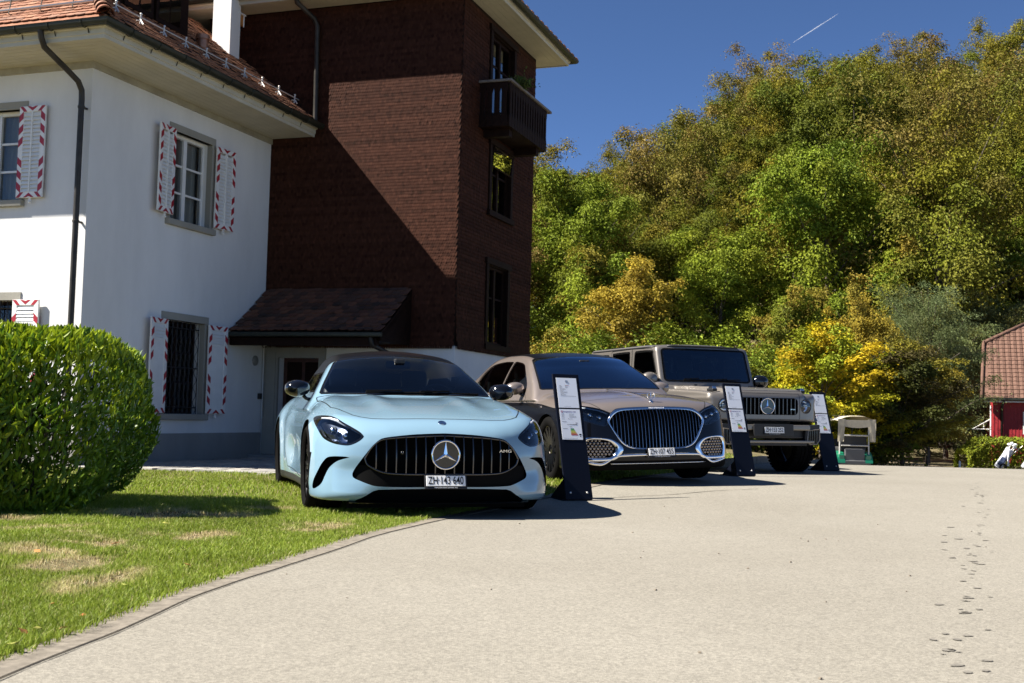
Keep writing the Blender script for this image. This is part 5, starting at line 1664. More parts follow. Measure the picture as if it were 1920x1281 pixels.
# ------------------------------------------------------------------ pale blue coupe
def build_coupe():
    C = CoupeF
    car = empty('sports_coupe', label='pale blue sports coupe with black roof parked half on the lawn', cat='car', group='cars parked in a row')
    sk = Skin(C.F, axes_for(C))
    arch_cut(sk, C, 0.385, 1)
    # front openings
    grille = open_spline([(0, 0.644), (0.12, 0.640), (0.24, 0.633), (0.361, 0.620), (0.445, 0.608), (0.490, 0.592), (0.535, 0.553), (0.580, 0.498), (0.626, 0.432), (0.661, 0.376), (0.678, 0.340), (0.679, 0.321), (0.668, 0.302), (0.620, 0.280), (0.549, 0.254), (0.496, 0.244), (0.33, 0.240), (0.14, 0.241), (0, 0.241)], 4)
    full = [p for p in grille if p[0] >= 0]
    full = full + [(-0.02, 0.241), (-0.02, 0.644)]
    sk.cut(front_poly(full, 0.45), 2)
    low = [(-0.02, 0.229), (0.14, 0.229), (0.33, 0.226), (0.495, 0.220), (0.533, 0.209), (0.579, 0.177), (0.615, 0.156), (0.650, 0.139), (0.665, 0.09), (-0.02, 0.09)]
    sk.cut(front_poly(low, 0.3), 3)
    intake = closed_spline([(0.941, 0.231), (0.938, 0.206, 1), (0.925, 0.208), (0.888, 0.251), (0.862, 0.320), (0.834, 0.378), (0.784, 0.425), (0.722, 0.448), (0.674, 0.457, 1), (0.753, 0.461), (0.817, 0.459), (0.855, 0.447), (0.886, 0.403), (0.912, 0.342), (0.933, 0.282)], 4)
    sk.cut(front_poly(intake, 0.2), 4)
    lamp = closed_spline([(0.918, 0.738), (0.899, 0.755), (0.863, 0.764), (0.813, 0.761), (0.779, 0.747), (0.732, 0.713), (0.677, 0.679), (0.626, 0.645), (0.600, 0.615, 1), (0.611, 0.598), (0.648, 0.570), (0.702, 0.546), (0.754, 0.545), (0.817, 0.558), (0.866, 0.584), (0.889, 0.615), (0.910, 0.668), (0.922, 0.711)], 4)
    sk.cut(front_poly(lamp, 0.05), 5)
    sk.cut(front_poly(lamp, 0.05, band=0.014), 6, only=(5,))
    # windscreen, roof, side glass, rear glass
    wind = [(-0.635, -0.02), (-0.655, 0.30), (-0.725, 0.60), (-0.775, 0.755), (-0.80, 0.765), (-1.06, 0.675), (-1.32, 0.590), (-1.345, 0.565), (-1.285, 0.30), (-1.262, -0.02)]
    sk.cut(top_poly(wind, 0.86, ny=0.25), 7)
    sk.cut(top_poly(wind, 0.86, band=0.022), 8, only=(7,))
    roof = [(-1.262, -0.02), (-1.285, 0.30), (-1.345, 0.565), (-1.40, 0.75), (-2.6, 0.75), (-3.0, 0.60), (-2.98, -0.02)]
    sk.cut(top_poly(roof, 1.15), 9)
    rear = [(-3.03, -0.02), (-3.05, 0.46), (-3.62, 0.50), (-3.66, -0.02)]
    sk.cut(top_poly(rear, 0.97), 10)
    side = closed_spline([(-1.0, 0.972, 1), (-1.20, 1.09), (-1.45, 1.205), (-1.70, 1.262), (-2.05, 1.275), (-2.45, 1.235), (-2.85, 1.135), (-3.05, 1.05), (-2.95, 1.02), (-2.4, 0.99), (-1.6, 0.975)], 4)
    sk.cut(side_poly(side, 0.35, nmin=0.62), 11)
    hood = [(-0.625, -0.02), (-0.645, 0.30), (-0.71, 0.60), (-0.74, 0.80), (-0.2, 0.797), (0.174, 0.780), (0.40, 0.712), (0.545, 0.655), (0.605, 0.60), (0.655, 0.525), (0.684, 0.40), (0.695, 0.266), (0.705, -0.02)]
    sk.cut(top_poly(hood, 0.66, ny=0.3), 12)
    door = [(-0.86, 0.30), (-0.80, 0.60), (-0.82, 0.90), (-0.98, 0.965), (-2.0, 0.985), (-2.13, 0.80), (-2.1, 0.45), (-1.95, 0.26), (-1.0, 0.22)]
    sk.cut(side_poly(door, 0.5), 13)
    sill = lambda V, n: np.maximum(np.maximum(V[:, 2] - 0.205, V[:, 0] - 0.2), -3.3 - V[:, 0])
    sk.cut(sill, 14)
    sk.part('body', [0], M_BLUE, car)
    sk.part('hood', [12], M_BLUE, car)
    sk.part('roof', [9], M_ROOFBLK, car)
    for sgn, nm in ((1, 'door'), (-1, 'door')):
        m = (sk.V[sk.T].mean(1)[:, 1] * sgn > 0) & (sk.reg == 13)
        sk.reg[m] = 20 if sgn > 0 else 21
        sk.part('door', [20 if sgn > 0 else 21], M_BLUE, car)
        m = (sk.V[sk.T].mean(1)[:, 1] * sgn > 0) & (sk.reg == 11)
        sk.reg[m] = 22 if sgn > 0 else 23
        sk.part('side_window', [22 if sgn > 0 else 23], M_GLASSMID, car)
    ws = sk.part('windscreen', [8], M_GLASS, car)
    sk.part('windscreen_border', [7], M_GLOSSBLK, ws)
    sk.part('rear_window', [10], M_GLASSMID, car)
    sk.part('side_skirt', [14], M_PLBLK, car)
    seam(sk, 'hood_gap', [12], M_SEAM, car, 0.0085)
    seam(sk, 'door_gap', [20, 21], M_SEAM, car, 0.006)
    seam(sk, 'screen_seal', [7, 8], M_MATBLK, car, 0.012)
    for q in (22, 23): seam(sk, 'window_seal', [q], M_MATBLK, car, 0.02)
    arch_walls(sk, C, car)
    # grille
    sk.wall('grille_recess', [2], lambda A, n: A * np.array([1, 0.985, 1]) + np.array([-0.13, 0, 0]), M_GLOSSBLK, car)
    e = empty('grille', (0, 0, 0), parent=car)
    bk = MB(); bk.box((0.70, 0, 0.42), (0.02, 1.42, 0.50)); bk.build('grille_backing', M_MATBLK, e)
    ring = [(0.02, 0.625), (0.24, 0.616), (0.362, 0.607), (0.46, 0.594), (0.504, 0.574), (0.552, 0.526), (0.590, 0.462), (0.592, 0.442), (0.573, 0.402), (0.504, 0.362), (0.432, 0.342), (0.309, 0.335), (0.144, 0.335)]
    loop = [(y, z) for y, z in ring] + [(-y, z) for y, z in ring[::-1]]
    loop = closed_spline(loop, 3)
    xs = CoupeF.Nf(np.abs(np.array(loop)[:, 0]), np.array(loop)[:, 1]) - 0.012
    MB().tube([(x_, p[0], p[1]) for x_, p in zip(xs, loop)], 0.009, n=8, closed=True).build('grille_ring', M_DKCHROME, e, smooth=True)
    # dark mesh panel of the lower mouth between ring and opening
    lo2 = MB()
    rows = []
    for k in range(33):
        y_ = -0.66 + 1.32 * k / 32
        zt = np.interp(abs(y_), [0, 0.3, 0.43, 0.5, 0.57, 0.66], [0.335, 0.336, 0.343, 0.362, 0.40, 0.40]); zb = np.interp(abs(y_), [0, 0.33, 0.5, 0.55, 0.62, 0.67], [0.238, 0.238, 0.243, 0.252, 0.278, 0.300])
        rows.append([(float(CoupeF.Nf(abs(y_), z_)) - 0.02, y_, z_) for z_ in (zt, (zt + zb) / 2, zb - 0.004)])
    lo2.grid(rows).build('lower_grille_panel', M_MATBLK, e, smooth=True)
    for k in range(-7, 8):
        y_ = k * 0.0735
        top = float(np.interp(abs(y_), [p[0] for p in ring[:8]], [p[1] for p in ring[:8]])) - 0.008
        bot = float(np.interp(abs(y_), [0.144, 0.309, 0.432, 0.504, 0.573, 0.592], [0.335, 0.335, 0.342, 0.362, 0.402, 0.442])) + 0.008
        pts = [(float(CoupeF.Nf(abs(y_), z_)) - 0.022, y_, z_) for z_ in np.linspace(bot, top, 6)]
        MB().tube(pts, 0.0085, n=6, flat=2.4).build('grille_slat', M_DKCHROME, e, smooth=True, autosmooth=R(50))
    st = empty('star_emblem', (0.935, 0.0, 0.484), parent=car)
    MB().lathe([(0.0001, 0.0), (0.103, 0.0), (0.108, -0.012), (0.108, -0.03)], n=36, axis='x').build('emblem_disc', M_GLOSSBLK, st, smooth=True, autosmooth=R(40))
    star_mesh(0.105).xf(Matrix.Translation((0.004, 0, 0))).build('star', M_CHROME, st, smooth=True, autosmooth=R(30))
    text('badge_lettering', 'AMG', 0.030, M_CHROME, car, (0.908, 0.475, 0.512), (PI / 2, 0, R(90 + 10)), sx=1.6)
    MB().ball((0.895, -0.325, 0.495), 0.016, 6).build('front_camera', M_GLOSSBLK, car, smooth=True)
    # lower intake with splitter
    sk.wall('lower_recess', [3], lambda A, n: A + np.array([-0.12, 0, 0.0]), M_PLBLK, car)
    MB().box((0.66, 0, 0.17), (0.02, 1.4, 0.2)).build('lower_backing', M_MATBLK, car)
    sp_ = MB()
    rows = []
    for k in range(29):
        y_ = -0.70 + 1.40 * k / 28
        xx = float(CoupeF.Nf(abs(y_), 0.15))
        rows.append([(xx - 0.25, y_, 0.112), (xx - 0.012, y_, 0.112), (xx - 0.004, y_, 0.119), (xx - 0.014, y_, 0.126), (xx - 0.25, y_, 0.128)])
    sp_.grid(rows).build('front_splitter', M_GLOSSBLK, car, smooth=True, autosmooth=R(40))
    # intakes
    for s in (-1, 1):
        m = (sk.V[sk.T].mean(1)[:, 1] * s > 0) & (sk.reg == 4); sk.reg[m] = 61 + s
        sk.wall('air_intake', [61 + s], lambda A, n: A * np.array([1, 0.985, 1]) + np.array([-0.075, 0, 0]), M_BLUE, car)
        MB().add([(0.38, s * 0.96, 0.19), (0.38, s * 0.96, 0.48), (0.72, s * 0.64, 0.48), (0.72, s * 0.64, 0.19)], ((0, 1, 2, 3),)).build('intake_backing', M_MATBLK, car)
    # headlights
    for s in (-1, 1):
        for rid, nr in ((6, 30), (5, 31)):
            m = (sk.V[sk.T].mean(1)[:, 1] * s > 0) & (sk.reg == rid)
            sk.reg[m] = nr + (10 if s > 0 else 0)
        k = 10 if s > 0 else 0
        h = empty('headlight', (0.6, s * 0.77, 0.65), parent=car)
        def rel(o):
            o.location = (-0.6, -s * 0.77, -0.65); return o
        rel(sk.part('headlight_border', [31 + k], M_GLOSSBLK, h, 0.001))
        rel(sk.part('lens', [30 + k], M_LENS, h))
        rel(sk.wall('lamp_housing', [30 + k], lambda A, n: (A - np.array([0.6, s * 0.77, 0.65])) * 0.86 + np.array([0.50, s * 0.745, 0.635]), M_GLOSSBLK, h))
        V, T, n_ = sk.take([30 + k])
        Vb = (V - np.array([0.6, s * 0.77, 0.65])) * 0.87 + np.array([0.52, s * 0.745, 0.637])
        Vb = Vb + n_ * (0.004 * np.sin(V[:, 1:2] * 38) * np.cos(V[:, 2:3] * 30))
        rel(link(bpy.data.objects.new('reflector', np_mesh('reflector', Vb, T, M_FILM)), h))
        dr = [(0.87, 0.742), (0.82, 0.742), (0.775, 0.727), (0.725, 0.696), (0.675, 0.664), (0.632, 0.634)]
        P = raise_line(C.F, [(1.2, s * a, z) for a, z in dr], (-1, 0, 0), 1.2) + np.array([-0.018, 0, 0])
        rel(MB().tube([tuple(p) for p in P], [0.006, 0.011, 0.012, 0.011, 0.009, 0.004], n=8).build('light_strip', M_WHITELAMP, h, smooth=True))
        for (a, z, r_) in ((0.80, 0.655, 0.032), (0.715, 0.615, 0.028)):
            p = raise_line(C.F, [(1.2, s * a, z)], (-1, 0, 0), 1.2)[0]
            rel(MB().ball((p[0] - 0.05, p[1], p[2] - 0.006), r_, 8).build('projector', M_CHROME, h, smooth=True))
    # nose badge
    p = raise_line(C.F, [(0.78, 0.0, 1.1)], (0, 0, -1), 0.8)[0]
    g = grad(C.F, p[None])[0]; q = Vector(g).to_track_quat('Z', 'Y')
    bd = MB(); bd.lathe([(0.0001, 0.004), (0.024, 0.004), (0.027, 0.006), (0.031, 0.003), (0.031, -0.004)], n=24)
    o = bd.build('nose_badge', M_CHROME, car, smooth=True, autosmooth=R(40)); o.location = p; o.rotation_mode = 'QUATERNION'; o.rotation_quaternion = q
    plate(car, 0.962, 0.0, 0.290, 'ZH\u00b7143 640', lean=R(-18))
    # wheels
    wheel(car, 0, -0.815, 0.345, 0.348, 0.268, 0.285, -1, 10)
    wheel(car, 0, 0.815, 0.345, 0.348, 0.268, 0.285, 1, 10)
    wheel(car, -2.7, -0.815, 0.352, 0.355, 0.268, 0.315, -1, 10)
    wheel(car, -2.7, 0.815, 0.352, 0.355, 0.268, 0.315, 1, 10)
    # mirrors
    for s in (-1, 1):
        hull_mirror(car, -1.0, s * 0.955, 0.995, (M_GLOSSBLK, M_GLOSSBLK), sx=0.115, sy=0.112, sz=0.078, side=s, root=(0.02, -0.13, -0.10))
    # cabin
    cab = empty('cabin', (0, 0, 0), parent=car)
    d = MB(); d.box((-0.90, 0, 0.80), (0.62, 1.50, 0.22)); d.box((-1.0, 0.36, 0.90), (0.25, 0.40, 0.10)); d.box((-1.55, 0, 0.60), (1.2, 0.26, 0.40)); d.box((-2.05, 0, 0.32), (2.4, 1.6, 0.10))
    d.build('dashboard', M_TRIM, cab, bevel=0.03, segs=2, smooth=True)
    for s in (-1, 1): seat(cab, -1.95, s * 0.37, 0.36, M_SEAT, 0.56)
    steering(cab, -1.28, 0.37, 0.89)
    MB().box((-1.24, 0, 1.235), (0.05, 0.23, 0.07)).box((-1.17, 0, 1.265), (0.10, 0.10, 0.05)).build('rear_view_mirror', M_PLBLK, cab, bevel=0.015)
    MB().box((-2.75, 0, 0.85), (0.5, 1.3, 0.05)).build('parcel_shelf', M_TRIM, cab)
    wiper(car, (-0.655, -0.38, 0.965), (-0.665, 0.26, 0.972)); wiper(car, (-0.66, 0.10, 0.968), (-0.76, 0.66, 0.968))
    place_car(car, -0.722, 9.744, 0.2689, 0.0, 0.010)
    return car

# ------------------------------------------------------------------ two-tone sedan
def ring_band(Fn, outer, inner, mat, name, parent, bulge=0.02, depth=0.03, start=1.25, inner_in=0.0):
    """moulding between two closed front-view outlines with the same point count"""
    n = len(outer)
    po = raise_line(Fn, [(start, y, z) for y, z in outer], (-1, 0, 0), 1.1)
    pi_ = raise_line(Fn, [(start, y, z) for y, z in inner], (-1, 0, 0), 1.1)
    fx = np.array([1.0, 0, 0])
    rows = [po - fx * 0.01, po + fx * bulge * 0.7, po * 0.75 + pi_ * 0.25 + fx * bulge, po * 0.35 + pi_ * 0.65 + fx * bulge * 0.85, pi_ + fx * (bulge * 0.3 - inner_in), pi_ - fx * depth]
    mb = MB(); mb.grid([[tuple(p) for p in r_] for r_ in rows], closed=True)
    return mb.build(name, mat, parent, smooth=True, autosmooth=R(60))

def resample(loop, n):
    P = np.array(loop + [loop[0]]); d = np.r_[0, np.cumsum(np.linalg.norm(np.diff(P, axis=0), axis=1))]
    t = np.linspace(0, d[-1], n, endpoint=False)
    return np.stack([np.interp(t, d, P[:, 0]), np.interp(t, d, P[:, 1])], 1)

def radial_match(outer, inner, n=72):
    """sample two star-shaped loops at the same angles about their common centre"""
    c = (np.mean(outer, 0) + np.mean(inner, 0)) / 2
    out = []
    for L in (outer, inner):
        P = resample(L, 400) - c
        a = np.arctan2(P[:, 1], P[:, 0]); o = np.argsort(a); a, r_ = a[o], np.hypot(P[o, 0], P[o, 1])
        th = np.linspace(-PI, PI, n, endpoint=False)
        rr = np.interp(th, np.r_[a - 2 * PI, a, a + 2 * PI], np.r_[r_, r_, r_])
        out.append(np.stack([c[0] + rr * np.cos(th), c[1] + rr * np.sin(th)], 1))
    return out

def build_sedan():
    C = SedanF
    car = empty('luxury_sedan', label='two-tone bronze over black luxury sedan with tall chrome slatted grille', cat='car', group='cars parked in a row')
    sk = Skin(C.F, axes_for(C, fine=(0.016, 0.018, 0.016)))
    arch_cut(sk, C, 0.395, 1)
    go = closed_spline([(0, 0.826), (0.25, 0.822), (0.41, 0.812), (0.465, 0.797), (0.517, 0.758), (0.555, 0.708), (0.563, 0.665), (0.512, 0.568), (0.460, 0.487), (0.415, 0.435), (0.352, 0.400), (0.262, 0.383), (0.10, 0.376), (0, 0.375), (-0.10, 0.376), (-0.262, 0.383), (-0.352, 0.400), (-0.415, 0.435), (-0.460, 0.487), (-0.512, 0.568), (-0.563, 0.665), (-0.555, 0.708), (-0.517, 0.758), (-0.465, 0.797), (-0.41, 0.812), (-0.25, 0.822)], 4)
    gi = closed_spline([(0, 0.788), (0.25, 0.784), (0.39, 0.775), (0.44, 0.762), (0.488, 0.726), (0.522, 0.690), (0.525, 0.664), (0.478, 0.575), (0.425, 0.500), (0.385, 0.455), (0.33, 0.425), (0.25, 0.410), (0, 0.404), (-0.25, 0.410), (-0.33, 0.425), (-0.385, 0.455), (-0.425, 0.500), (-0.478, 0.575), (-0.525, 0.664), (-0.522, 0.690), (-0.488, 0.726), (-0.44, 0.762), (-0.39, 0.775), (-0.25, 0.784)], 4)
    gi = [(p[0] * 0.62 + q[0] * 0.38, p[1] * 0.62 + q[1] * 0.38) for p, q in zip(*[list(map(tuple, A)) for A in radial_match([tuple(p) for p in gi], [tuple(p) for p in go], 110)])]
    def phi_g(V, n): return np.maximum(sd_poly(V[:, 1], V[:, 2], gi), 0.4 - V[:, 0])
    sk.cut(phi_g, 2)
    lamp = closed_spline([(0.522, 0.712), (0.530, 0.768, 1), (0.62, 0.806), (0.75, 0.835), (0.865, 0.838), (0.905, 0.80), (0.872, 0.735), (0.80, 0.690), (0.66, 0.640), (0.575, 0.632)], 4)
    sk.cut(front_poly(lamp, 0.2), 5)
    vent = closed_spline([(0.505, 0.350), (0.50, 0.405), (0.555, 0.462), (0.655, 0.485), (0.775, 0.478), (0.815, 0.412), (0.80, 0.318), (0.765, 0.300), (0.59, 0.300), (0.53, 0.315)], 4)
    vout = closed_spline([(0.455, 0.318), (0.42, 0.395), (0.495, 0.468), (0.60, 0.502), (0.81, 0.505), (0.875, 0.430), (0.85, 0.285), (0.78, 0.262), (0.60, 0.262), (0.52, 0.275)], 4)
    sk.cut(front_poly(vent, 0.3), 4)
    wind = [(-0.575, -0.02), (-0.597, 0.30), (-0.66, 0.60), (-0.705, 0.755), (-0.73, 0.765), (-1.10, 0.685), (-1.46, 0.605), (-1.49, 0.58), (-1.43, 0.30), (-1.408, -0.02)]
    sk.cut(top_poly(wind, 0.93, ny=0.25), 7)
    sk.cut(top_poly(wind, 0.93, band=0.02), 8, only=(7,))
    roof = [(-1.408, -0.02), (-1.43, 0.30), (-1.49, 0.565), (-2.3, 0.56), (-3.1, 0.54), (-3.15, -0.02)]
    sk.cut(top_poly(roof, 1.25), 9)
    rear = [(-3.25, -0.02), (-3.27, 0.52), (-3.90, 0.58), (-3.98, -0.02)]
    sk.cut(top_poly(rear, 1.1, ny=0.25), 10)
    winf = closed_spline([(-1.02, 1.005, 1), (-1.10, 1.10), (-1.42, 1.275), (-1.62, 1.355), (-1.98, 1.395, 1), (-2.03, 1.38, 1), (-2.02, 1.02, 1), (-1.6, 1.005)], 4)
    winr = closed_spline([(-2.09, 1.02, 1), (-2.10, 1.395, 1), (-2.5, 1.405), (-2.95, 1.375), (-3.35, 1.27), (-3.62, 1.12), (-3.58, 1.055), (-3.0, 1.03)], 4)
    sk.cut(side_poly(winf, 0.4, nmin=0.66), 11)
    sk.cut(side_poly(winr, 0.4, nmin=0.6), 15)
    hood = [(-0.565, -0.02), (-0.587, 0.30), (-0.65, 0.60), (-0.72, 0.79), (-0.3, 0.80), (0.2, 0.79), (0.5, 0.74), (0.68, 0.655), (0.765, 0.60), (0.80, 0.52), (0.86, 0.3), (0.87, -0.02)]
    sk.cut(lambda V, n: np.maximum(top_poly(hood, 0.745, ny=0.2)(V, n), -sd_poly(V[:, 1], V[:, 2], go) * (V[:, 0] > 0.5)), 12)
    zl = lambda x: sp(x, (-4.7, -2, -1, -0.46, 0.12, 0.5, 0.8, 1.0), (0.83, 0.885, 0.88, 0.866, 0.820, 0.795, 0.755, 0.74))
    sk.cut(lambda V, n: V[:, 2] - zl(V[:, 0]), 16)                     # black lower body
    sk.cut(lambda V, n: np.maximum(V[:, 2] - 0.262, 0.55 - V[:, 0]), 17, only=(16,))  # lower bumper made matt black, standing in for the shade below it
    sk.part('shaded_lower_bumper', [17], M_MATBLK, car)
    door = [(-0.93, 0.26), (-0.88, 0.60), (-0.90, 0.93), (-1.02, 1.0), (-2.04, 1.015), (-2.06, 0.26)]
    door2 = [(-2.075, 0.26), (-2.07, 1.015), (-3.55, 1.05), (-3.42, 0.80), (-3.0, 0.55), (-2.95, 0.26)]
    for dd, rid in ((door, 40), (door2, 42)):
        sk.cut(side_poly(dd, 0.5), rid, only=(0,)); sk.cut(side_poly(dd, 0.5), rid + 1, only=(16,))
    sk.part('body', [0], M_BRONZE, car)
    sk.part('lower_body', [16], M_NAVY, car)
    sk.part('hood', [12], M_BRONZE, car)
    sk.part('roof', [9], M_ROOFBLK, car)
    tri_y = lambda: sk.V[sk.T].mean(1)[:, 1]
    for s in (-1, 1):
        for rid in (40, 42):
            ids = []
            for q, mt in ((rid, M_BRONZE), (rid + 1, M_NAVY)):
                m = (tri_y() * s > 0) & (sk.reg == q); nr = q + 100 + (50 if s > 0 else 0); sk.reg[m] = nr; ids.append(nr)
            d_ = sk.part('door', [ids[0]], M_BRONZE, car)
            sk.part('lower_door_panel', [ids[1]], M_NAVY, d_)
            seam(sk, 'door_gap', ids, M_SEAM, d_, 0.006)
        for rid in (11, 15):
            m = (tri_y() * s > 0) & (sk.reg == rid); nr = rid + 200 + (50 if s > 0 else 0); sk.reg[m] = nr
            o = sk.part('side_window', [nr], M_GLASSDK, car)
            seam(sk, 'window_trim', [nr], M_CHROME, o, 0.022, 0.004)
    ws = sk.part('windscreen', [8], M_GLASSBL, car)
    sk.part('windscreen_border', [7], M_GLOSSBLK, ws)
    sk.part('rear_window', [10], M_GLASSDK, car)
    seam(sk, 'hood_gap', [12], M_SEAM, car, 0.007)
    seam(sk, 'screen_seal', [7, 8], M_MATBLK, car, 0.014)
    seam(sk, 'coach_line', [16], M_DKCHROME, car, 0.004, 0.001, lambda P: (P[:, 2] > 0.7) & (P[:, 0] < 0.6))
    arch_walls(sk, C, car)
    fin = raise_line(C.F, [(x_, 0, 1.3) for x_ in np.linspace(-0.54, 0.74, 24)], (0, 0, -1), 0.9)
    MB().tube([tuple(p + np.array([0, 0, 0.001])) for p in fin], 0.0055, n=6).build('hood_spear', M_CHROME, car, smooth=True)
    # grille
    g = empty('grille', (0, 0, 0), parent=car)
    O, I = radial_match([tuple(p) for p in go], [tuple(p) for p in gi], 96)
    ring_band(C.F, O, I, M_CHROME, 'grille_frame', g, 0.014, 0.05)
    MB().box((0.74, 0, 0.60), (0.02, 1.16, 0.5), rot=Matrix.Rotation(R(-14), 3, 'Y')).build('grille_backing', M_MATBLK, g)
    gi_a = np.array(gi)
    def zspan(y_):
        zs = []
        for i in range(len(gi)):
            a, b = gi[i], gi[(i + 1) % len(gi)]
            if (a[0] - y_) * (b[0] - y_) <= 0 and a[0] != b[0]:
                zs.append(a[1] + (b[1] - a[1]) * (y_ - a[0]) / (b[0] - a[0]))
        return min(zs), max(zs)
    for k in range(-13, 14):
        y_ = k * 0.0385 + 1e-4
        z0, z1 = zspan(y_)
        P = raise_line(C.F, [(1.3, y_, z_) for z_ in np.linspace(z0 - 0.006, z1 + 0.006, 7)], (-1, 0, 0), 1.1)
        wd = 0.0095 if k == 0 else 0.0046
        MB().tube([tuple(p - np.array([0.012, 0, 0])) for p in P], wd, n=6, flat=2.2).build('grille_slat', M_SLATCHROME, g, smooth=True, autosmooth=R(50))
    text('grille_lettering', 'MAYBACH', 0.019, M_WHITELAMP, g, (0.832, 0, 0.815), (R(60), 0, PI / 2), sx=2.0, bold=0.0006)
    # chrome vents, mesh and lower chrome
    for s in (-1, 1):
        v = empty('bumper_vent', (0, 0, 0), parent=car)
        O, I = radial_match([(s * p[0], p[1]) for p in vout], [(s * p[0], p[1]) for p in vent], 64)
        ring_band(C.F, O, I, M_CHROME, 'vent_frame', v, 0.020, 0.04)
        mesh_ = MB()
        for i in range(9):
            for j in range(7):
                y_ = 0.50 + 0.038 * i + (0.019 if j % 2 else 0); z_ = 0.305 + 0.0285 * j
                if sd_poly(np.array([y_]), np.array([z_]), vent)[0] > -0.004: continue
                P = raise_line(C.F, [(1.3, s * y_, z_)], (-1, 0, 0), 1.1)[0] - np.array([0.014, 0, 0])
                nx = 0.45 * min(1, max(0, (y_ - 0.5) / 0.4)); t = Vector((-nx * s, 1, 0)).normalized() * 0.015
                c = Vector(P)
                pts = [c + t * math.cos(a) + Vector((0, 0, 0.0135 * math.sin(a) + (0.004 if abs(math.sin(a)) < 0.5 else 0))) for a in np.linspace(0, 2 * PI, 7)[:-1]]
                mesh_.add([c + Vector((0.004, 0, 0))] + pts, [(0, q + 1, (q + 1) % 6 + 1) for q in range(6)])
        mesh_.build('vent_mesh', simple_vent, v)
        MB().add([(0.42, s * 0.90, 0.26), (0.42, s * 0.90, 0.5), (0.82, s * 0.46, 0.5), (0.82, s * 0.46, 0.26)], ((0, 1, 2, 3),)).build('vent_backing', M_MATBLK, v)
    sk.wall('vent_recess', [4], lambda A, n: A + np.array([-0.05, 0, 0]), M_MATBLK, car)
    sk.wall('grille_recess', [2], lambda A, n: A + np.array([-0.08, 0, 0]), M_MATBLK, car)
    lc = open_spline([(-0.83, 0.262), (-0.70, 0.232), (-0.62, 0.236), (-0.50, 0.305), (-0.36, 0.320), (0, 0.324), (0.36, 0.320), (0.50, 0.305), (0.62, 0.236), (0.70, 0.232), (0.83, 0.262)], 8)
    P = raise_line(C.F, [(1.3, y_, z_) for y_, z_ in lc], (-1, 0, 0), 1.1)
    MB().grid([[tuple(p + np.array([dx, 0, dz])) for p in P] for dx, dz in ((-0.01, 0.018), (0.014, 0.014), (0.022, 0.0), (0.014, -0.014), (-0.01, -0.018))]).build('bumper_chrome', M_CHROME, car, smooth=True)
    P = raise_line(C.F, [(1.3, y_, 0.232) for y_ in np.linspace(-0.55, 0.55, 20)], (-1, 0, 0), 1.1)
    MB().tube([tuple(p + np.array([0.003, 0, 0])) for p in P], 0.005, n=6).build('lower_chrome_line', M_CHROME, car, smooth=True)
    # headlights
    for s in (-1, 1):
        m = (tri_y() * s > 0) & (sk.reg == 5); nr = 301 if s > 0 else 300; sk.reg[m] = nr
        h = empty('headlight', (0, 0, 0), parent=car)
        sk.part('lens', [nr], M_LENS, h)
        c0 = np.array([0.70, s * 0.70, 0.735])
        sk.wall('lamp_housing', [nr], lambda A, n: (A - c0) * 0.9 + c0 + np.array([-0.09, -s * 0.01, -0.01]), M_GLOSSBLK, h)
        V, T, n_ = sk.take([nr])
        link(bpy.data.objects.new('reflector', np_mesh('reflector', (V - c0) * 0.9 + c0 + np.array([-0.07, -s * 0.01, -0.01]), T, M_GLOSSBLK)), h)
        dr = [(0.545, 0.752), (0.62, 0.788), (0.74, 0.815), (0.84, 0.82)]
        P = raise_line(C.F, [(1.3, s * a, z) for a, z in dr], (-1, 0, 0), 1.25) + np.array([-0.02, 0, 0])
        MB().tube([tuple(p) for p in P], 0.007, n=8).build('light_strip', M_WHITELAMP, h, smooth=True)
        for (a, z, r_) in ((0.62, 0.71, 0.036), (0.71, 0.735, 0.036), (0.80, 0.76, 0.034)):
            p = raise_line(C.F, [(1.3, s * a, z)], (-1, 0, 0), 1.25)[0]
            MB().ball((p[0] - 0.055, p[1], p[2]), r_, 8).build('projector', M_CHROME, h, smooth=True)
        seam(sk, 'lens_seal', [nr], M_GLOSSBLK, h, 0.010)
    # upright star on the hood
    p = raise_line(C.F, [(0.70, 0.0, 1.3)], (0, 0, -1), 0.9)[0]
    st = empty('hood_star', tuple(p), parent=car)
    star_mesh(0.043, 0.006).xf(Matrix.Translation((0, 0, 0.062))).build('star', M_CHROME, st, smooth=True, autosmooth=R(30))
    MB().lathe([(0.024, -0.004), (0.02, 0.006), (0.008, 0.012), (0.007, 0.022)], n=16).build('star_base', M_CHROME, st, smooth=True)
    plate(car, 0.955, 0.0, 0.352, 'ZH\u00b7107 455', lean=R(-17))
    for x_ in (0, -C.WB):
        for s in (-1, 1):
            wheel(car, x_, s * 0.815, 0.362, 0.366, 0.262, 0.265, s, 16, M_DKCHROME, twin=False)
    for s in (-1, 1):
        hull_mirror(car, -1.10, s * 0.965, 1.05, (M_BRONZE, M_GLOSSBLK), sx=0.10, sy=0.115, sz=0.078, side=s, root=(0.05, -0.12, -0.085))
    cab = empty('cabin', (0, 0, 0), parent=car)
    d = MB(); d.box((-1.05, 0, 0.88), (0.70, 1.60, 0.24)); d.box((-1.15, 0.38, 0.985), (0.3, 0.42, 0.08)); d.box((-1.9, 0, 0.6), (1.6, 0.30, 0.36)); d.box((-2.6, 0, 0.36), (3.0, 1.7, 0.1))
    d.build('dashboard', M_TRIM, cab, bevel=0.03, segs=2, smooth=True)
    for s in (-1, 1):
        seat(cab, -1.95, s * 0.40, 0.46, M_SEAT, 0.60); seat(cab, -3.05, s * 0.42, 0.46, M_SEAT, 0.60)
    steering(cab, -1.42, 0.40, 0.98)
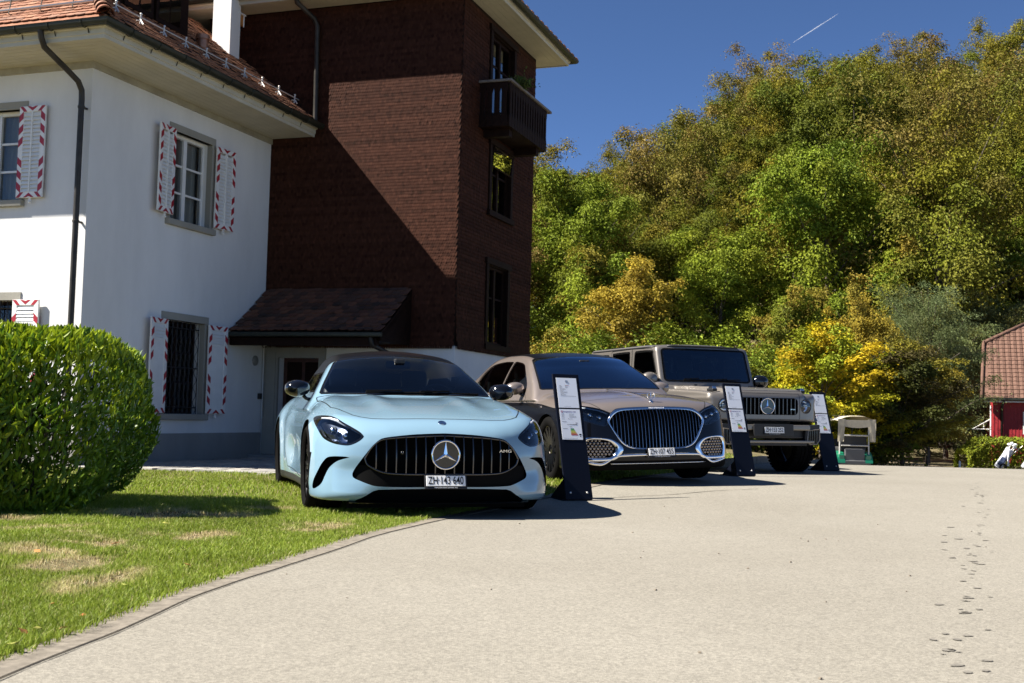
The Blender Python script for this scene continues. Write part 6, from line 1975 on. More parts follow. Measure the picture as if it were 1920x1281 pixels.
    MB().box((-1.36, 0, 1.34), (0.05, 0.24, 0.07)).box((-1.29, 0, 1.375), (0.12, 0.14, 0.05)).build('rear_view_mirror', M_PLBLK, cab, bevel=0.015)
    place_car(car, 1.33, 13.3, 0.312, 0.096, 0.035)
    return car
simple_vent = simple('vent_bronze', (0.33, 0.285, 0.25), rough=0.3, metal=0.8)

# ------------------------------------------------------------------ taupe off-roader
def rounded_rect(y0, y1, z0, z1, r, n=5):
    out = []
    for (cy, cz, a0) in ((y1 - r, z1 - r, 0), (y0 + r, z1 - r, PI / 2), (y0 + r, z0 + r, PI), (y1 - r, z0 + r, 1.5 * PI)):
        for k in range(n + 1):
            a = a0 + PI / 2 * k / n
            out.append((cy + r * math.cos(a), cz + r * math.sin(a)))
    return out

def build_box():
    C = BoxF
    car = empty('off_road_car', label='taupe grey boxy off-road car with round headlights and upright windscreen', cat='car', group='cars parked in a row')
    X = np.concatenate([frange(-3.8, -1.3, 0.04), frange(-1.3, 0.40, 0.02), frange(0.40, 0.781, 0.014)])
    Y = np.linspace(-1.04, 1.04, 122)
    Z = frange(0.36, 2.02, 0.0175)
    sk = Skin(C.F, (X, Y, Z))
    def arch(V, n):
        d = np.full(len(V), 9.0)
        for cx in (0.0, -C.WB):
            q = np.maximum(np.abs(V[:, 0] - cx) - 0.15, 0)
            d = np.minimum(d, np.sqrt(q * q + (V[:, 2] - 0.44) ** 2) - 0.385)
        return np.maximum(d, 0.55 - np.abs(V[:, 1]))
    sk.cut(arch, 1)
    gr = rounded_rect(-0.492, 0.492, 0.808, 1.040, 0.055)
    sk.cut(lambda V, n: np.maximum(sd_poly(V[:, 1], V[:, 2], gr), 0.5 - V[:, 0]), 2)
    HY, HZ, HR = 0.632, 0.930, 0.098
    sk.cut(lambda V, n: np.maximum(np.hypot(np.abs(V[:, 1]) - HY, V[:, 2] - HZ) - HR, 0.4 - V[:, 0]), 3)
    def wphi(band):
        poly = rounded_rect(-1, 1, 0, 1, 0.09)
        def phi(V, n):
            hw = 0.725 - 0.035 * (V[:, 2] - 1.30)
            y_ = V[:, 1] / hw
            z_ = (V[:, 2] - 1.285) / 0.485
            d = sd_poly(y_, z_, poly) * 0.5 + band
            return np.maximum(np.maximum(d, (0.55 - n[:, 0]) * 0.2), np.maximum(-1.35 - V[:, 0], V[:, 0] + 0.70))
        return phi
    sk.cut(wphi(0.0), 7); sk.cut(wphi(0.022), 8, only=(7,))
    w1 = closed_spline([(-1.06, 1.30, 1), (-1.235, 1.69, 1), (-1.29, 1.735), (-1.76, 1.74), (-1.835, 1.70), (-1.845, 1.34), (-1.80, 1.30)], 5)
    w2 = closed_spline([(-2.03, 1.34), (-2.03, 1.70), (-2.09, 1.74), (-2.58, 1.735), (-2.64, 1.70), (-2.64, 1.34), (-2.58, 1.30), (-2.09, 1.30)], 4)
    w3 = closed_spline([(-2.80, 1.34), (-2.80, 1.68), (-2.86, 1.72), (-3.30, 1.715), (-3.36, 1.67), (-3.36, 1.35), (-3.30, 1.31), (-2.86, 1.31)], 4)
    for k, w_ in enumerate((w1, w2, w3)): sk.cut(side_poly(w_, 0.4), 11 + k)
    hood = [(-0.84, -0.02), (-0.84, 0.588), (0.60, 0.572), (0.60, -0.02)]
    sk.cut(lambda V, n: np.maximum(top_poly(hood, 1.09)(V, n), (0.2 - n[:, 2]) * 0.1), 14)
    sk.cut(lambda V, n: np.maximum(np.maximum(np.abs(V[:, 1]) - 0.52 , 0.55 - V[:, 0]), np.maximum(0.745 - V[:, 2], V[:, 2] - 1.10)), 15)
    d1 = [(-0.98, 0.56), (-0.93, 1.235), (-1.02, 1.25), (-1.215, 1.73), (-1.29, 1.775), (-1.93, 1.79), (-1.93, 0.56)]
    d2 = [(-1.95, 0.56), (-1.95, 1.79), (-2.70, 1.78), (-2.72, 1.0), (-2.40, 0.84), (-2.36, 0.56)]
    sk.cut(side_poly(d1, 0.4), 20); sk.cut(side_poly(d2, 0.4), 21)
    sk.part('body', [0], M_TAUPE, car)
    sk.part('hood', [14], M_TAUPE, car); sk.part('grille_panel', [15], M_TAUPE, car)
    seam(sk, 'hood_gap', [14], M_SEAM, car, 0.010); seam(sk, 'grille_panel_gap', [15], M_SEAM, car, 0.006, filt=lambda P: (np.abs(P[:, 1]) > 0.51) | (P[:, 2] > 1.08) | (P[:, 2] < 0.765))
    tri = lambda: sk.V[sk.T].mean(1)
    for s in (-1, 1):
        for rid in (20, 21):
            m = (tri()[:, 1] * s > 0) & (sk.reg == rid); nr = rid + 100 + (50 if s > 0 else 0); sk.reg[m] = nr
            o = sk.part('door', [nr], M_TAUPE, car); seam(sk, 'door_gap', [nr], M_SEAM, o, 0.008)
        for rid in (11, 12, 13):
            m = (tri()[:, 1] * s > 0) & (sk.reg == rid); nr = rid + 200 + (50 if s > 0 else 0); sk.reg[m] = nr
            o = sk.part('side_window', [nr], M_GLASSDK, car, -0.004); seam(sk, 'window_seal', [nr], M_MATBLK, o, 0.03, 0.003)
    ws = sk.part('windscreen', [8], M_GLASSBL, car); sk.part('windscreen_border', [7], M_GLOSSBLK, ws)
    seam(sk, 'screen_seal', [7, 8], M_MATBLK, car, 0.02, 0.003)
    arch_walls(sk, C, car)
    # gutter along the roof edge
    pts = [(x_, 0.0, 0.0) for x_ in ()]
    for s in (-1, 1):
        P = raise_line(C.F, [(x_, s * 1.2, 1.80) for x_ in np.linspace(-1.22, -3.45, 14)], (0, -s, 0), 1.1)
        MB().tube([tuple(p + np.array([0, s * 0.004, 0])) for p in P], 0.012, n=6).build('roof_gutter', M_PLBLK, car, smooth=True)
    P = raise_line(C.F, [(0.0, y_, 1.815) for y_ in np.linspace(-0.60, 0.60, 13)], (-1, 0, 0), 2.0)
    MB().tube([tuple(p + np.array([0.004, 0, 0])) for p in P], 0.016, n=6).build('screen_header', M_PLBLK, car, smooth=True)
    # grille
    g = empty('grille', (0, 0, 0), parent=car)
    sk.wall('grille_recess', [2], lambda A, n: A + np.array([-0.07, 0, 0]), M_GLOSSBLK, g)
    MB().box((0.60, 0, 0.925), (0.02, 1.0, 0.25)).build('grille_backing', M_MATBLK, g)
    for k in range(-7, 8):
        if k == 0: continue
        MB().box((0.655, k * 0.064, 0.924), (0.04, 0.015, 0.222)).build('grille_slat', M_DKCHROME, g, bevel=0.004)
    st = empty('star_emblem', (0.683, 0, 0.925), parent=car)
    MB().lathe([(0.0001, 0.0), (0.10, 0.0), (0.106, -0.012), (0.106, -0.04)], n=32, axis='x').build('emblem_disc', M_GLOSSBLK, st, smooth=True, autosmooth=R(40))
    star_mesh(0.106).xf(Matrix.Translation((0.004, 0, 0))).build('star', M_CHROME, st, smooth=True, autosmooth=R(30))
    text('badge_lettering', 'AMG', 0.022, M_CHROME, car, (0.681, 0.408, 0.885), (PI / 2, 0, PI / 2), sx=1.6)
    for s in (-1, 1):
        h = empty('headlight', (0.645, s * HY, HZ), parent=car)
        sl = 0.06 * s
        MB().lathe([(HR + 0.004, 0.012), (HR - 0.004, 0.018), (HR - 0.012, 0.012), (HR - 0.014, -0.05)], n=32, axis='x').build('lamp_ring', M_DKCHROME, h, smooth=True)
        MB().lathe([(0.0001, -0.04), (HR * 0.5, -0.034), (HR, -0.012), (HR, -0.05)], n=32, axis='x').build('reflector', M_CHROME, h, smooth=True)
        MB().lathe([(0.0001, 0.022), (HR * 0.5, 0.019), (HR * 0.88, 0.010)], n=32, axis='x').build('lens', M_LENS, h, smooth=True)
        MB().box((-0.02, 0, 0), (0.02, HR * 1.5, 0.012)).box((-0.016, 0.03, 0.03), (0.03, 0.06, 0.03)).box((-0.016, -0.03, -0.03), (0.03, 0.06, 0.03)).build('projector', M_GLOSSBLK, h)
        h.rotation_euler = (0, 0, s * R(10))
        # turn signal on the fender
        t = empty('turn_signal', (0.40, s * 0.70, 1.118), parent=car)
        t_ = MB(); t_.box((0, 0, 0.02), (0.17, 0.075, 0.04)); t_.build('signal_base', M_PLBLK, t, bevel=0.012, segs=2)
        MB().box((0.012, 0, 0.052), (0.13, 0.066, 0.034), taper=0.75).build('signal_lens', M_CHROME, t, bevel=0.008, segs=2)
    # bumper
    b = empty('bumper', (0, 0, 0), parent=car)
    m_ = MB()
    m_.box((0.68, 0, 0.635), (0.28, 1.20, 0.075)).box((0.62, 0, 0.56), (0.24, 1.24, 0.14), m=1).build('bumper_beam', [M_TAUPE, M_PLBLK], b, bevel=0.018, segs=2)
    MB().box((0.70, 0, 0.445), (0.25, 1.32, 0.04)).build('lower_beam', M_TAUPE, b, bevel=0.012, segs=2)
    MB().box((0.66, 0, 0.41), (0.3, 1.10, 0.04)).build('skid_plate', M_PLBLK, b, bevel=0.01)
    for s in (-1, 1):
        c = MB()
        yo, yi = s * 0.765, s * 0.535
        out = [(yi, 0.66), (yo, 0.685), (yo, 0.475), (yo - s * 0.055, 0.40), (yi + s * 0.05, 0.40), (yi - s * 0.01, 0.46)]
        for ring_, mt, x0, x1 in ((out, M_PLBLK, 0.42, 0.80),):
            c.prism(ring_, 0, x0, x1)
        c.build('bumper_end', M_PLBLK, b, bevel=0.014, segs=2)
        fr = [(yi + s * 0.035, 0.60), (yo - s * 0.012, 0.62), (yo - s * 0.012, 0.475), (yo - s * 0.06, 0.415), (yi + s * 0.06, 0.415), (yi + s * 0.025, 0.465)]
        MB().tube([(0.806, p[0], p[1]) for p in fr], 0.010, n=6, closed=True).build('vent_frame', M_TAUPE, b)
        for q in range(4):
            yy = yi + s * (0.06 + q * 0.036)
            MB().box((0.804, yy, 0.515), (0.02, 0.010, 0.17)).build('vent_slat', M_GLOSSBLK, b)
    MB().box((0.835, 0, 0.60), (0.03, 0.62, 0.165)).build('plate_carrier', M_PLBLK, b, bevel=0.008)
    plate(car, 0.862, 0.0, 0.602, 'ZH\u00b7153 252', lean=R(-8))
    for x_ in (0, -C.WB):
        for s in (-1, 1):
            wheel(car, x_, s * 0.80, 0.405, 0.408, 0.285, 0.30, s, 8, M_RIM, block=True)
    for s in (-1, 1):
        hull_mirror(car, -1.02, s * 0.955, 1.31, (M_TAUPE if s < 0 else M_GLOSSBLK, M_GLOSSBLK), sx=0.09, sy=0.125, sz=0.10, side=s, root=(-0.02, -0.16, -0.08))
    cab = empty('cabin', (0, 0, 0), parent=car)
    d = MB(); d.box((-1.15, 0, 1.14), (0.45, 1.5, 0.22)); d.box((-1.25, 0.38, 1.25), (0.22, 0.5, 0.08)); d.box((-2.2, 0, 0.66), (2.6, 1.55, 0.1))
    d.build('dashboard', M_TRIM, cab, bevel=0.03, segs=2, smooth=True)
    for s in (-1, 1):
        seat(cab, -1.95, s * 0.37, 0.78, M_SEAT, 0.60); seat(cab, -2.75, s * 0.37, 0.78, M_SEAT, 0.58)
    steering(cab, -1.48, 0.38, 1.27)
    MB().box((-1.26, 0, 1.67), (0.05, 0.24, 0.07)).build('rear_view_mirror', M_PLBLK, cab, bevel=0.015)
    wiper(car, (-0.885, -0.45, 1.30), (-0.90, 0.06, 1.32)); wiper(car, (-0.885, 0.05, 1.30), (-0.90, 0.52, 1.325))
    for yy in (-0.3, 0.3):
        MB().box((-0.80, yy, 1.225), (0.03, 0.05, 0.03)).build('washer_jet', M_PLBLK, car)
    place_car(car, 3.288, 16.635, 0.345, 0.077, 0.008)
    return car

build_coupe(); build_sedan(); build_box()
# ------------------------------------------------------------------ grass
M_GRASS = mat_tint('grass_blade', rough=0.55, trans=0.35, spec=0.25)
def fbm(x, y, s, seed=0.0):
    out = np.zeros_like(x)
    a = 1.0
    for k in range(4):
        f = s * 2 ** k
        out += a * (np.sin(x * f * 1.3 + seed + 1.7 * np.sin(y * f * 0.9 + k)) * np.cos(y * f * 1.1 - seed * 0.7 + 1.3 * np.sin(x * f * 0.7 + 2 * k)))
        a *= 0.55
    return out / 1.6
DRY = [(-2.45, 8.65, 0.55, 0.40, 1.0), (-1.75, 9.3, 0.35, 0.25, 0.7), (-2.40, 6.5, 0.34, 0.50, 1.05), (-2.15, 6.0, 0.24, 0.45, 1.0), (-1.85, 5.4, 0.17, 0.40, 1.05), (-2.75, 6.0, 0.3, 0.35, 0.7), (-2.0, 7.2, 0.28, 0.45, 0.75), (-1.35, 7.9, 0.28, 0.35, 0.75), (-2.9, 7.4, 0.4, 0.35, 0.6), (-1.15, 8.3, 0.2, 0.3, 0.6), (-3.4, 8.0, 0.4, 0.2, 0.6)]
def dryness(x, y):
    d = np.zeros_like(x)
    for (a, b, sx, sy, k) in DRY: d = np.maximum(d, k * np.exp(-((x - a) / sx) ** 2 - ((y - b) / sy) ** 2))
    return np.clip(d * (0.78 + 1.0 * fbm(x, y, 4.3, 2.0) + 0.5 * fbm(x, y, 11.0, 7.0)) + 0.10 * fbm(x, y, 1.1, 5.0) - 0.05, 0, 1)
def grass(name, n, y0, y1, hgt, wid, xl, xr, edge=-0.03):
    y = rng.uniform(y0, y1, n)
    lo = xl(y); hi = xr(y)
    x = lo + (hi - lo) * rng.random(n)
    d = dryness(x, y)
    u = (x - BA.x) * BF.x + (y - BA.y) * BF.y; v = (x - BA.x) * BD.x + (y - BA.y) * BD.y
    keep = (x < kerb_x(y) + edge) & (rng.random(n) > 0.93 * sstep(d, 0.32, 0.72)) & ~((v > 0.27 * u - 0.6) & (u < 5.3) & (u > -0.2))
    x, y, d = x[keep], y[keep], d[keep]; n = len(x)
    z = gz(x, y)
    h = hgt * (0.55 + 0.75 * rng.random(n)) * (1 - 0.5 * d) * (1 + 0.35 * fbm(x, y, 2.3, 9.0) + 0.45 * np.maximum(fbm(x, y, 7.0, 4.0), 0))
    a = rng.uniform(0, 2 * PI, n); lean = rng.uniform(0.15, 1.0, n) * h * 0.9; la = rng.uniform(0, 2 * PI, n)
    w_ = wid * (0.6 + 0.8 * rng.random(n))
    cx, sx = np.cos(a) * w_, np.sin(a) * w_
    lx, ly = np.cos(la) * lean, np.sin(la) * lean
    P = [np.stack([x - cx, y - sx, z - 0.004], 1), np.stack([x + cx, y + sx, z - 0.004], 1), np.stack([x + cx * 0.7 + lx * 0.4, y + sx * 0.7 + ly * 0.4, z + h * 0.6], 1), np.stack([x - cx * 0.7 + lx * 0.4, y - sx * 0.7 + ly * 0.4, z + h * 0.6], 1), np.stack([x + lx, y + ly, z + h * 0.92], 1)]
    V = np.stack(P, 1).reshape(-1, 3)
    b = (np.arange(n) * 5)[:, None]
    F = np.concatenate([b + np.array([[0, 1, 2]]), b + np.array([[0, 2, 3]]), b + np.array([[3, 2, 4]])])
    g = rng.random(n)
    col = np.stack([0.165 + 0.085 * g, 0.235 + 0.07 * g, 0.024 + 0.015 * g], 1)
    straw = np.stack([0.54 + 0.12 * g, 0.43 + 0.10 * g, 0.24 + 0.06 * g], 1)
    f = np.clip(sstep(d, 0.10, 0.62) * 0.95 + (rng.random(n) < 0.07) * 0.5, 0, 1)[:, None]
    col = col * (1 - f) + straw * f
    col = col * (0.82 + 0.36 * rng.random((n, 1))) * (1 + 0.22 * fbm(x, y, 1.7, 3.0))[:, None]
    o = link(bpy.data.objects.new(name, np_mesh(name, V, F, M_GRASS, smooth=False, cols=np.repeat(col.clip(0.01, 0.6), 5, 0))))
    return tag(o, kind='stuff')
xl_ = lambda y: -0.47 * y - 0.3
grass('grass', 62000, 3.0, 6.2, 0.029, 0.0018, xl_, lambda y: kerb_x(y))
grass('grass', 130000, 6.2, 10.5, 0.029, 0.0024, xl_, lambda y: kerb_x(y))
grass('grass', 75000, 10.5, 18.5, 0.036, 0.0045, xl_, lambda y: kerb_x(y))
grass('grass', 30000, 18.5, 34, 0.06, 0.009, lambda y: kerb_x(y) - 9, lambda y: kerb_x(y))
# tufts hanging over the edging
grass('grass', 5200, 3.0, 12, 0.040, 0.0022, lambda y: kerb_x(y) - 0.10, lambda y: kerb_x(y) + 0.02, 0.03)
# straw litter on the bare patches
lt = MB(); V, F = [], []
n = 5200
y = rng.uniform(3.5, 10, n); x = rng.uniform(-4.5, -0.6, n); d = dryness(x, y)
k_ = (d > 0.35) & (x < kerb_x(y) - 0.05)
x, y = x[k_], y[k_]; n = len(x); a = rng.uniform(0, PI, n); l_ = rng.uniform(0.012, 0.04, n); z = gz(x, y) + rng.uniform(0.0, 0.008, n)
cx, sx = np.cos(a) * l_, np.sin(a) * l_; wx, wy = -np.sin(a) * 0.0016, np.cos(a) * 0.0016
V = np.stack([np.stack([x - cx - wx, y - sx - wy, z], 1), np.stack([x + cx - wx, y + sx - wy, z + 0.004], 1), np.stack([x + cx + wx, y + sx + wy, z + 0.004], 1), np.stack([x - cx + wx, y - sx + wy, z], 1)], 1).reshape(-1, 3)
F = (np.arange(n) * 4)[:, None] + np.array([[0, 1, 2, 3]])
g = rng.random((n, 1)); cc = np.repeat(np.array([[0.58, 0.47, 0.30]]) * (0.7 + 0.5 * g), 4, 0)
tag(link(bpy.data.objects.new('dry_straw', np_mesh('dry_straw', V, F, M_GRASS, smooth=False, cols=cc))), kind='stuff')
# fallen leaves on the lawn edge
M_LEAF = mat_objcol('fallen_leaf', [(0.35, 0.12, 0.04), (0.42, 0.25, 0.06), (0.25, 0.13, 0.05), (0.30, 0.32, 0.06)], rough=0.7)
fl_ = MB(); fl_.add([(0, -0.03, 0), (0.018, -0.008, 0.006), (0.014, 0.018, 0.004), (0, 0.034, 0.01), (-0.016, 0.015, 0.003), (-0.018, -0.01, 0.008)], ((0, 1, 2, 3, 4, 5),))
flm = fl_.mesh('fallen_leaf', [M_LEAF], recalc=False)
for (px_, py_, s_) in ((45, 1203, 0.8), (70, 1195, 0.6), (155, 1170, 0.6), (97, 1148, 0.6), (237, 1112, 0.8), (352, 1072, 0.7), (215, 1030, 0.8), (70, 1045, 0.8), (20, 1228, 0.9), (310, 990, 0.7), (120, 1195, .7)):
    p_ = px_ground(px_, py_)
    o = inst('fallen_leaf', flm, None, (p_.x, p_.y, p_.z + CAM_H if False else float(gz(p_.x, p_.y)) + 0.03), (rnd.uniform(-.5, .5), rnd.uniform(-.5, .5), rnd.uniform(0, 6)), (s_, s_, s_))
    tag(o, 'small dry leaf fallen on the lawn beside the kerb strip', 'leaf', 'fallen leaves')

# ------------------------------------------------------------------ leaves, crowns, trunks
M_FOL = mat_tint('foliage', rough=0.6, trans=0.16, spec=0.12, rand=0.18, hue=0.012)
M_HEDGE = mat_tint('laurel_leaf', rough=0.42, trans=0.25, spec=0.3)
M_BARK = simple('bark', (0.085, 0.066, 0.05), rough=0.9, var=0.4, vscale=4, bump=0.6, bscale=14)
def leaf_cloud(C, size, cols, flat=0.35, asp=0.55, droop=0.0, out=None, outk=0.4, seed=0, fold=0.18):
    """diamond leaf pair at every point of C with random facing; cols per leaf"""
    r_ = np.random.default_rng(seed)
    n = len(C)
    nz = r_.normal(0, 1, (n, 3)); nz[:, 2] = np.abs(nz[:, 2]) + flat
    if out is not None: nz = nz * (1 - outk) + out * outk * 2
    nz /= np.linalg.norm(nz, axis=1, keepdims=True)
    t = r_.normal(0, 1, (n, 3)); t[:, 2] -= droop
    t -= (t * nz).sum(1, keepdims=True) * nz; t /= np.linalg.norm(t, axis=1, keepdims=True)
    b = np.cross(nz, t)
    s = (size * (0.65 + 0.7 * r_.random(n)))[:, None]
    A = C - t * s * 0.5; B = C + b * s * asp * 0.5 + nz * s * fold; D = C - b * s * asp * 0.5 + nz * s * fold; E = C + t * s * 0.5 - nz * s * 0.1
    V = np.stack([A, B, E, D], 1).reshape(-1, 3)
    k = (np.arange(n) * 4)[:, None]
    F = np.concatenate([k + np.array([[0, 1, 2]]), k + np.array([[0, 2, 3]])])
    return V, F, np.repeat(cols, 4, 0)

def ellipsoid_pts(n, r_, shell=0.35):
    d = r_.normal(0, 1, (n, 3)); d /= np.linalg.norm(d, axis=1, keepdims=True)
    rad = (shell + (1 - shell) * r_.random(n)) ** 0.5
    return d, rad[:, None]

def limb_crown(seed, rx, h, base, nlimb, nleaf, size, palette, asp=0.55):
    """crown carried by rising limbs: leaf sprays along the outer part of every limb; returns leaves and limb paths"""
    r_ = np.random.default_rng(seed)
    pts, outs, cols, limbs = [], [], [], []
    per = nleaf / (nlimb * 5.2)
    for k in range(nlimb):
        t = ((k + r_.random()) / nlimb) ** 0.85
        z0 = base + (h - base) * (0.02 + 0.80 * t)
        env = rx * (0.45 + 0.75 * math.sin(PI * min(1, 0.22 + 0.78 * t)) ** 0.8) * r_.uniform(0.65, 1.2)
        if t > 0.93: env *= 0.45
        az = k * 2.399 + r_.uniform(-0.5, 0.5)
        el = math.radians(r_.uniform(18, 42) + 38 * t)
        L_ = env / max(math.cos(el), 0.45)
        p0 = np.array([0, 0, z0])
        d = np.array([math.cos(az) * math.cos(el), math.sin(az) * math.cos(el), math.sin(el)])
        path = []
        for q in (0, 0.35, 0.7, 1.0):
            p = p0 + d * L_ * q; p[2] -= 0.16 * L_ * q * q
            path.append(p)
        limbs.append(path)
        pal = np.array(palette[r_.integers(len(palette))]); br = r_.uniform(0.8, 1.22)
        for q in (0.42, 0.6, 0.76, 0.9, 1.03):
            if r_.random() < 0.08: continue
            p = p0 + d * L_ * q; p[2] -= 0.16 * L_ * q * q
            p = p + r_.normal(0, 0.10 * rx, 3) * np.array([1, 1, 0.6])
            m = max(6, int(per * r_.uniform(0.5, 1.6)))
            cr = rx * r_.uniform(0.14, 0.27) * (1.15 - 0.35 * q)
            Q = r_.normal(0, 1, (m, 3)) * np.array([cr, cr, cr * 0.40]) * 0.72
            Q += d[None] * (r_.random((m, 1)) - 0.4) * cr * 1.2
            Q[:, 2] -= 0.28 * (Q[:, 0] ** 2 + Q[:, 1] ** 2) / max(cr, 0.1)
            pts.append(p + Q); o_ = d * 0.5 + np.array([0, 0, 0.6]); Qn = Q / np.maximum(np.linalg.norm(Q, axis=1, keepdims=True), 1e-6); outs.append(Qn * np.array([1, 1, 1.3]) + o_ * 0.55)
            cols.append(pal[None] * br * r_.uniform(0.85, 1.16, (m, 1)))
    C, O, K = np.concatenate(pts), np.concatenate(outs), np.concatenate(cols)
    V, F, KK = leaf_cloud(C, size, K, out=O, outk=0.55, seed=seed, asp=asp)
    return V, F, KK, limbs

def limb_trunk(name, h, r0, limbs, seed):
    mb = MB()
    pts = [(0.012 * h * math.sin(t * 3 + seed), 0.012 * h * math.cos(t * 4 + seed) - 0.012 * h * math.cos(seed), -3.5 + t * (h * 0.93 + 3.5)) for t in np.linspace(0, 1, 8)]
    mb.tube(pts, [r0 * 1.25, r0 * 1.1] + [max(0.02, r0 * (1 - 0.95 * t)) for t in np.linspace(0.1, 1, 6)], n=7)
    for path in limbs:
        q = r0 * 0.36 * (1.15 - path[0][2] / h)
        mb.tube([tuple(p) for p in path], [q, q * 0.75, q * 0.45, 0.012], n=4, cap=False)
    return mb.mesh(name, [M_BARK], smooth=True, recalc=False)

def limb_tree(name, seed, rx, h, base, nlimb, nleaf, size, pal, r0, asp=0.55):
    root = bpy.data.objects.new(name, None)
    V, F, K, limbs = limb_crown(seed, rx, h, base, nlimb, nleaf, size, pal, asp)
    cr = bpy.data.objects.new('crown', np_mesh('crown', V, F, M_FOL, smooth=False, cols=K)); cr.parent = root
    tr = bpy.data.objects.new('trunk', limb_trunk('trunk', h, r0, limbs, seed)); tr.parent = root
    return root

def crown_proto(seed, rx, rz, zc, nclump, nleaf, size, palette, kind='broad', clump=0.30):
    """crown of leaf clumps spread through an uneven volume"""
    r_ = np.random.default_rng(seed)
    pts, outs, cols = [], [], []
    for k in range(nclump):
        for _ in range(30):
            d = r_.normal(0, 1, 3); d /= np.linalg.norm(d)
            rad = (0.25 + 0.75 * r_.random()) ** 0.6
            c = d * rad
            if kind == 'cone':
                h = (c[2] + 1) / 2
                c[:2] *= (1.05 - h) ** 0.8
                break
            if kind == 'tall':
                c[:2] *= 0.75 + 0.25 * math.sin(c[2] * 5 + seed)
                break
            if c[2] > -0.8: break
        lump = 1 + 0.18 * math.sin(3 * d[0] + seed) * math.cos(4 * d[1] + 2 * d[2] + seed)
        c = c * np.array([rx, rx, rz]) * lump + np.array([0, 0, zc])
        m = max(4, int(nleaf / nclump * r_.uniform(0.5, 1.5)))
        cr = clump * rx * r_.uniform(0.6, 1.35)
        q = r_.normal(0, 1, (m, 3)) * np.array([cr, cr, cr * (0.42 if kind != 'pine' else 0.5)]) * 0.62
        q[:, 2] -= 0.35 * np.hypot(q[:, 0], q[:, 1]) ** 1.3 / max(cr, 0.1) * 0.6
        pal = palette[r_.integers(len(palette))]
        br = r_.uniform(0.75, 1.25)
        pts.append(c + q); outs.append(np.repeat((d * 0.7 + np.array([0, 0, 0.5]))[None], m, 0))
        cols.append(np.array(pal)[None] * br * r_.uniform(0.75, 1.25, (m, 1)))
    C, O, K = np.concatenate(pts), np.concatenate(outs), np.concatenate(cols)
    return leaf_cloud(C, size, K, out=O, outk=0.35, seed=seed)

def trunk_mesh(name, h, r0, seed, limbs=6, spread=2.0):
    r_ = random.Random(seed)
    mb = MB()
    pts = [(0.10 * h * 0.1 * math.sin(t * 3 + seed), 0.08 * h * 0.1 * math.cos(t * 4 + seed), -3.5 + t * (h + 3.5)) for t in np.linspace(0, 1, 7)]
    mb.tube(pts, [r0 * 1.25] + [r0 * (1 - 0.75 * t) for t in np.linspace(0.1, 1, 6)], n=8)
    for k in range(limbs):
        t = 0.35 + 0.55 * k / limbs; a = k * 2.4 + seed
        z = h * t
        L_ = spread * (1.1 - 0.6 * t)
        p = [(0, 0, z), (0.5 * L_ * math.cos(a), 0.5 * L_ * math.sin(a), z + 0.35 * L_), (L_ * math.cos(a + 0.2), L_ * math.sin(a + 0.2), z + 0.85 * L_)]
        mb.tube(p, [r0 * 0.45 * (1.2 - t), r0 * 0.3 * (1.2 - t), 0.02], n=6)
    return mb.mesh(name, [M_BARK], smooth=True)

OLIVE = [(0.185, 0.170, 0.020), (0.155, 0.160, 0.018), (0.215, 0.175, 0.024), (0.13, 0.145, 0.018)]
BROWN = [(0.195, 0.155, 0.030), (0.175, 0.15, 0.026), (0.22, 0.155, 0.040), (0.16, 0.15, 0.022)]
GREEN = [(0.125, 0.150, 0.020), (0.15, 0.17, 0.022), (0.10, 0.13, 0.02)]
LIME = [(0.18, 0.225, 0.020), (0.21, 0.24, 0.022), (0.145, 0.195, 0.02)]
YELLOW = [(0.40, 0.325, 0.016), (0.33, 0.30, 0.016), (0.43, 0.31, 0.018), (0.24, 0.26, 0.018)]
PINE = [(0.19, 0.225, 0.085), (0.175, 0.215, 0.09), (0.215, 0.24, 0.10), (0.20, 0.205, 0.06)]
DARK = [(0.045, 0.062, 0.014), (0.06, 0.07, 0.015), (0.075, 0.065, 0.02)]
def tree_proto(name, seed, rx, rz, zc, nclump, nleaf, size, pal, kind='broad', trunk_r=0.22, clump=0.30, limbs=6):
    root = bpy.data.objects.new(name, None)
    V, F, K = crown_proto(seed, rx, rz, zc, nclump, nleaf, size, pal, kind, clump)
    cr = bpy.data.objects.new('crown', np_mesh('crown', V, F, M_FOL, smooth=False, cols=K)); cr.parent = root
    tm = trunk_mesh('trunk', zc + rz * 0.3, trunk_r, seed, limbs, rx * 0.55)
    tr = bpy.data.objects.new('trunk', tm); tr.parent = root
    return root

def plant(proto, x, y, label, cat='tree', group=None, scale=1.0, sz=None, rz=None, name=None, dz=0.0):
    r_ = copy_thing(proto, (x, y, float(gz(x, y)) + dz), rnd.uniform(0, 6.28) if rz is None else rz, label, group, (scale, scale, sz or scale))
    r_['category'] = cat
    if name: r_.name = name
    return r_

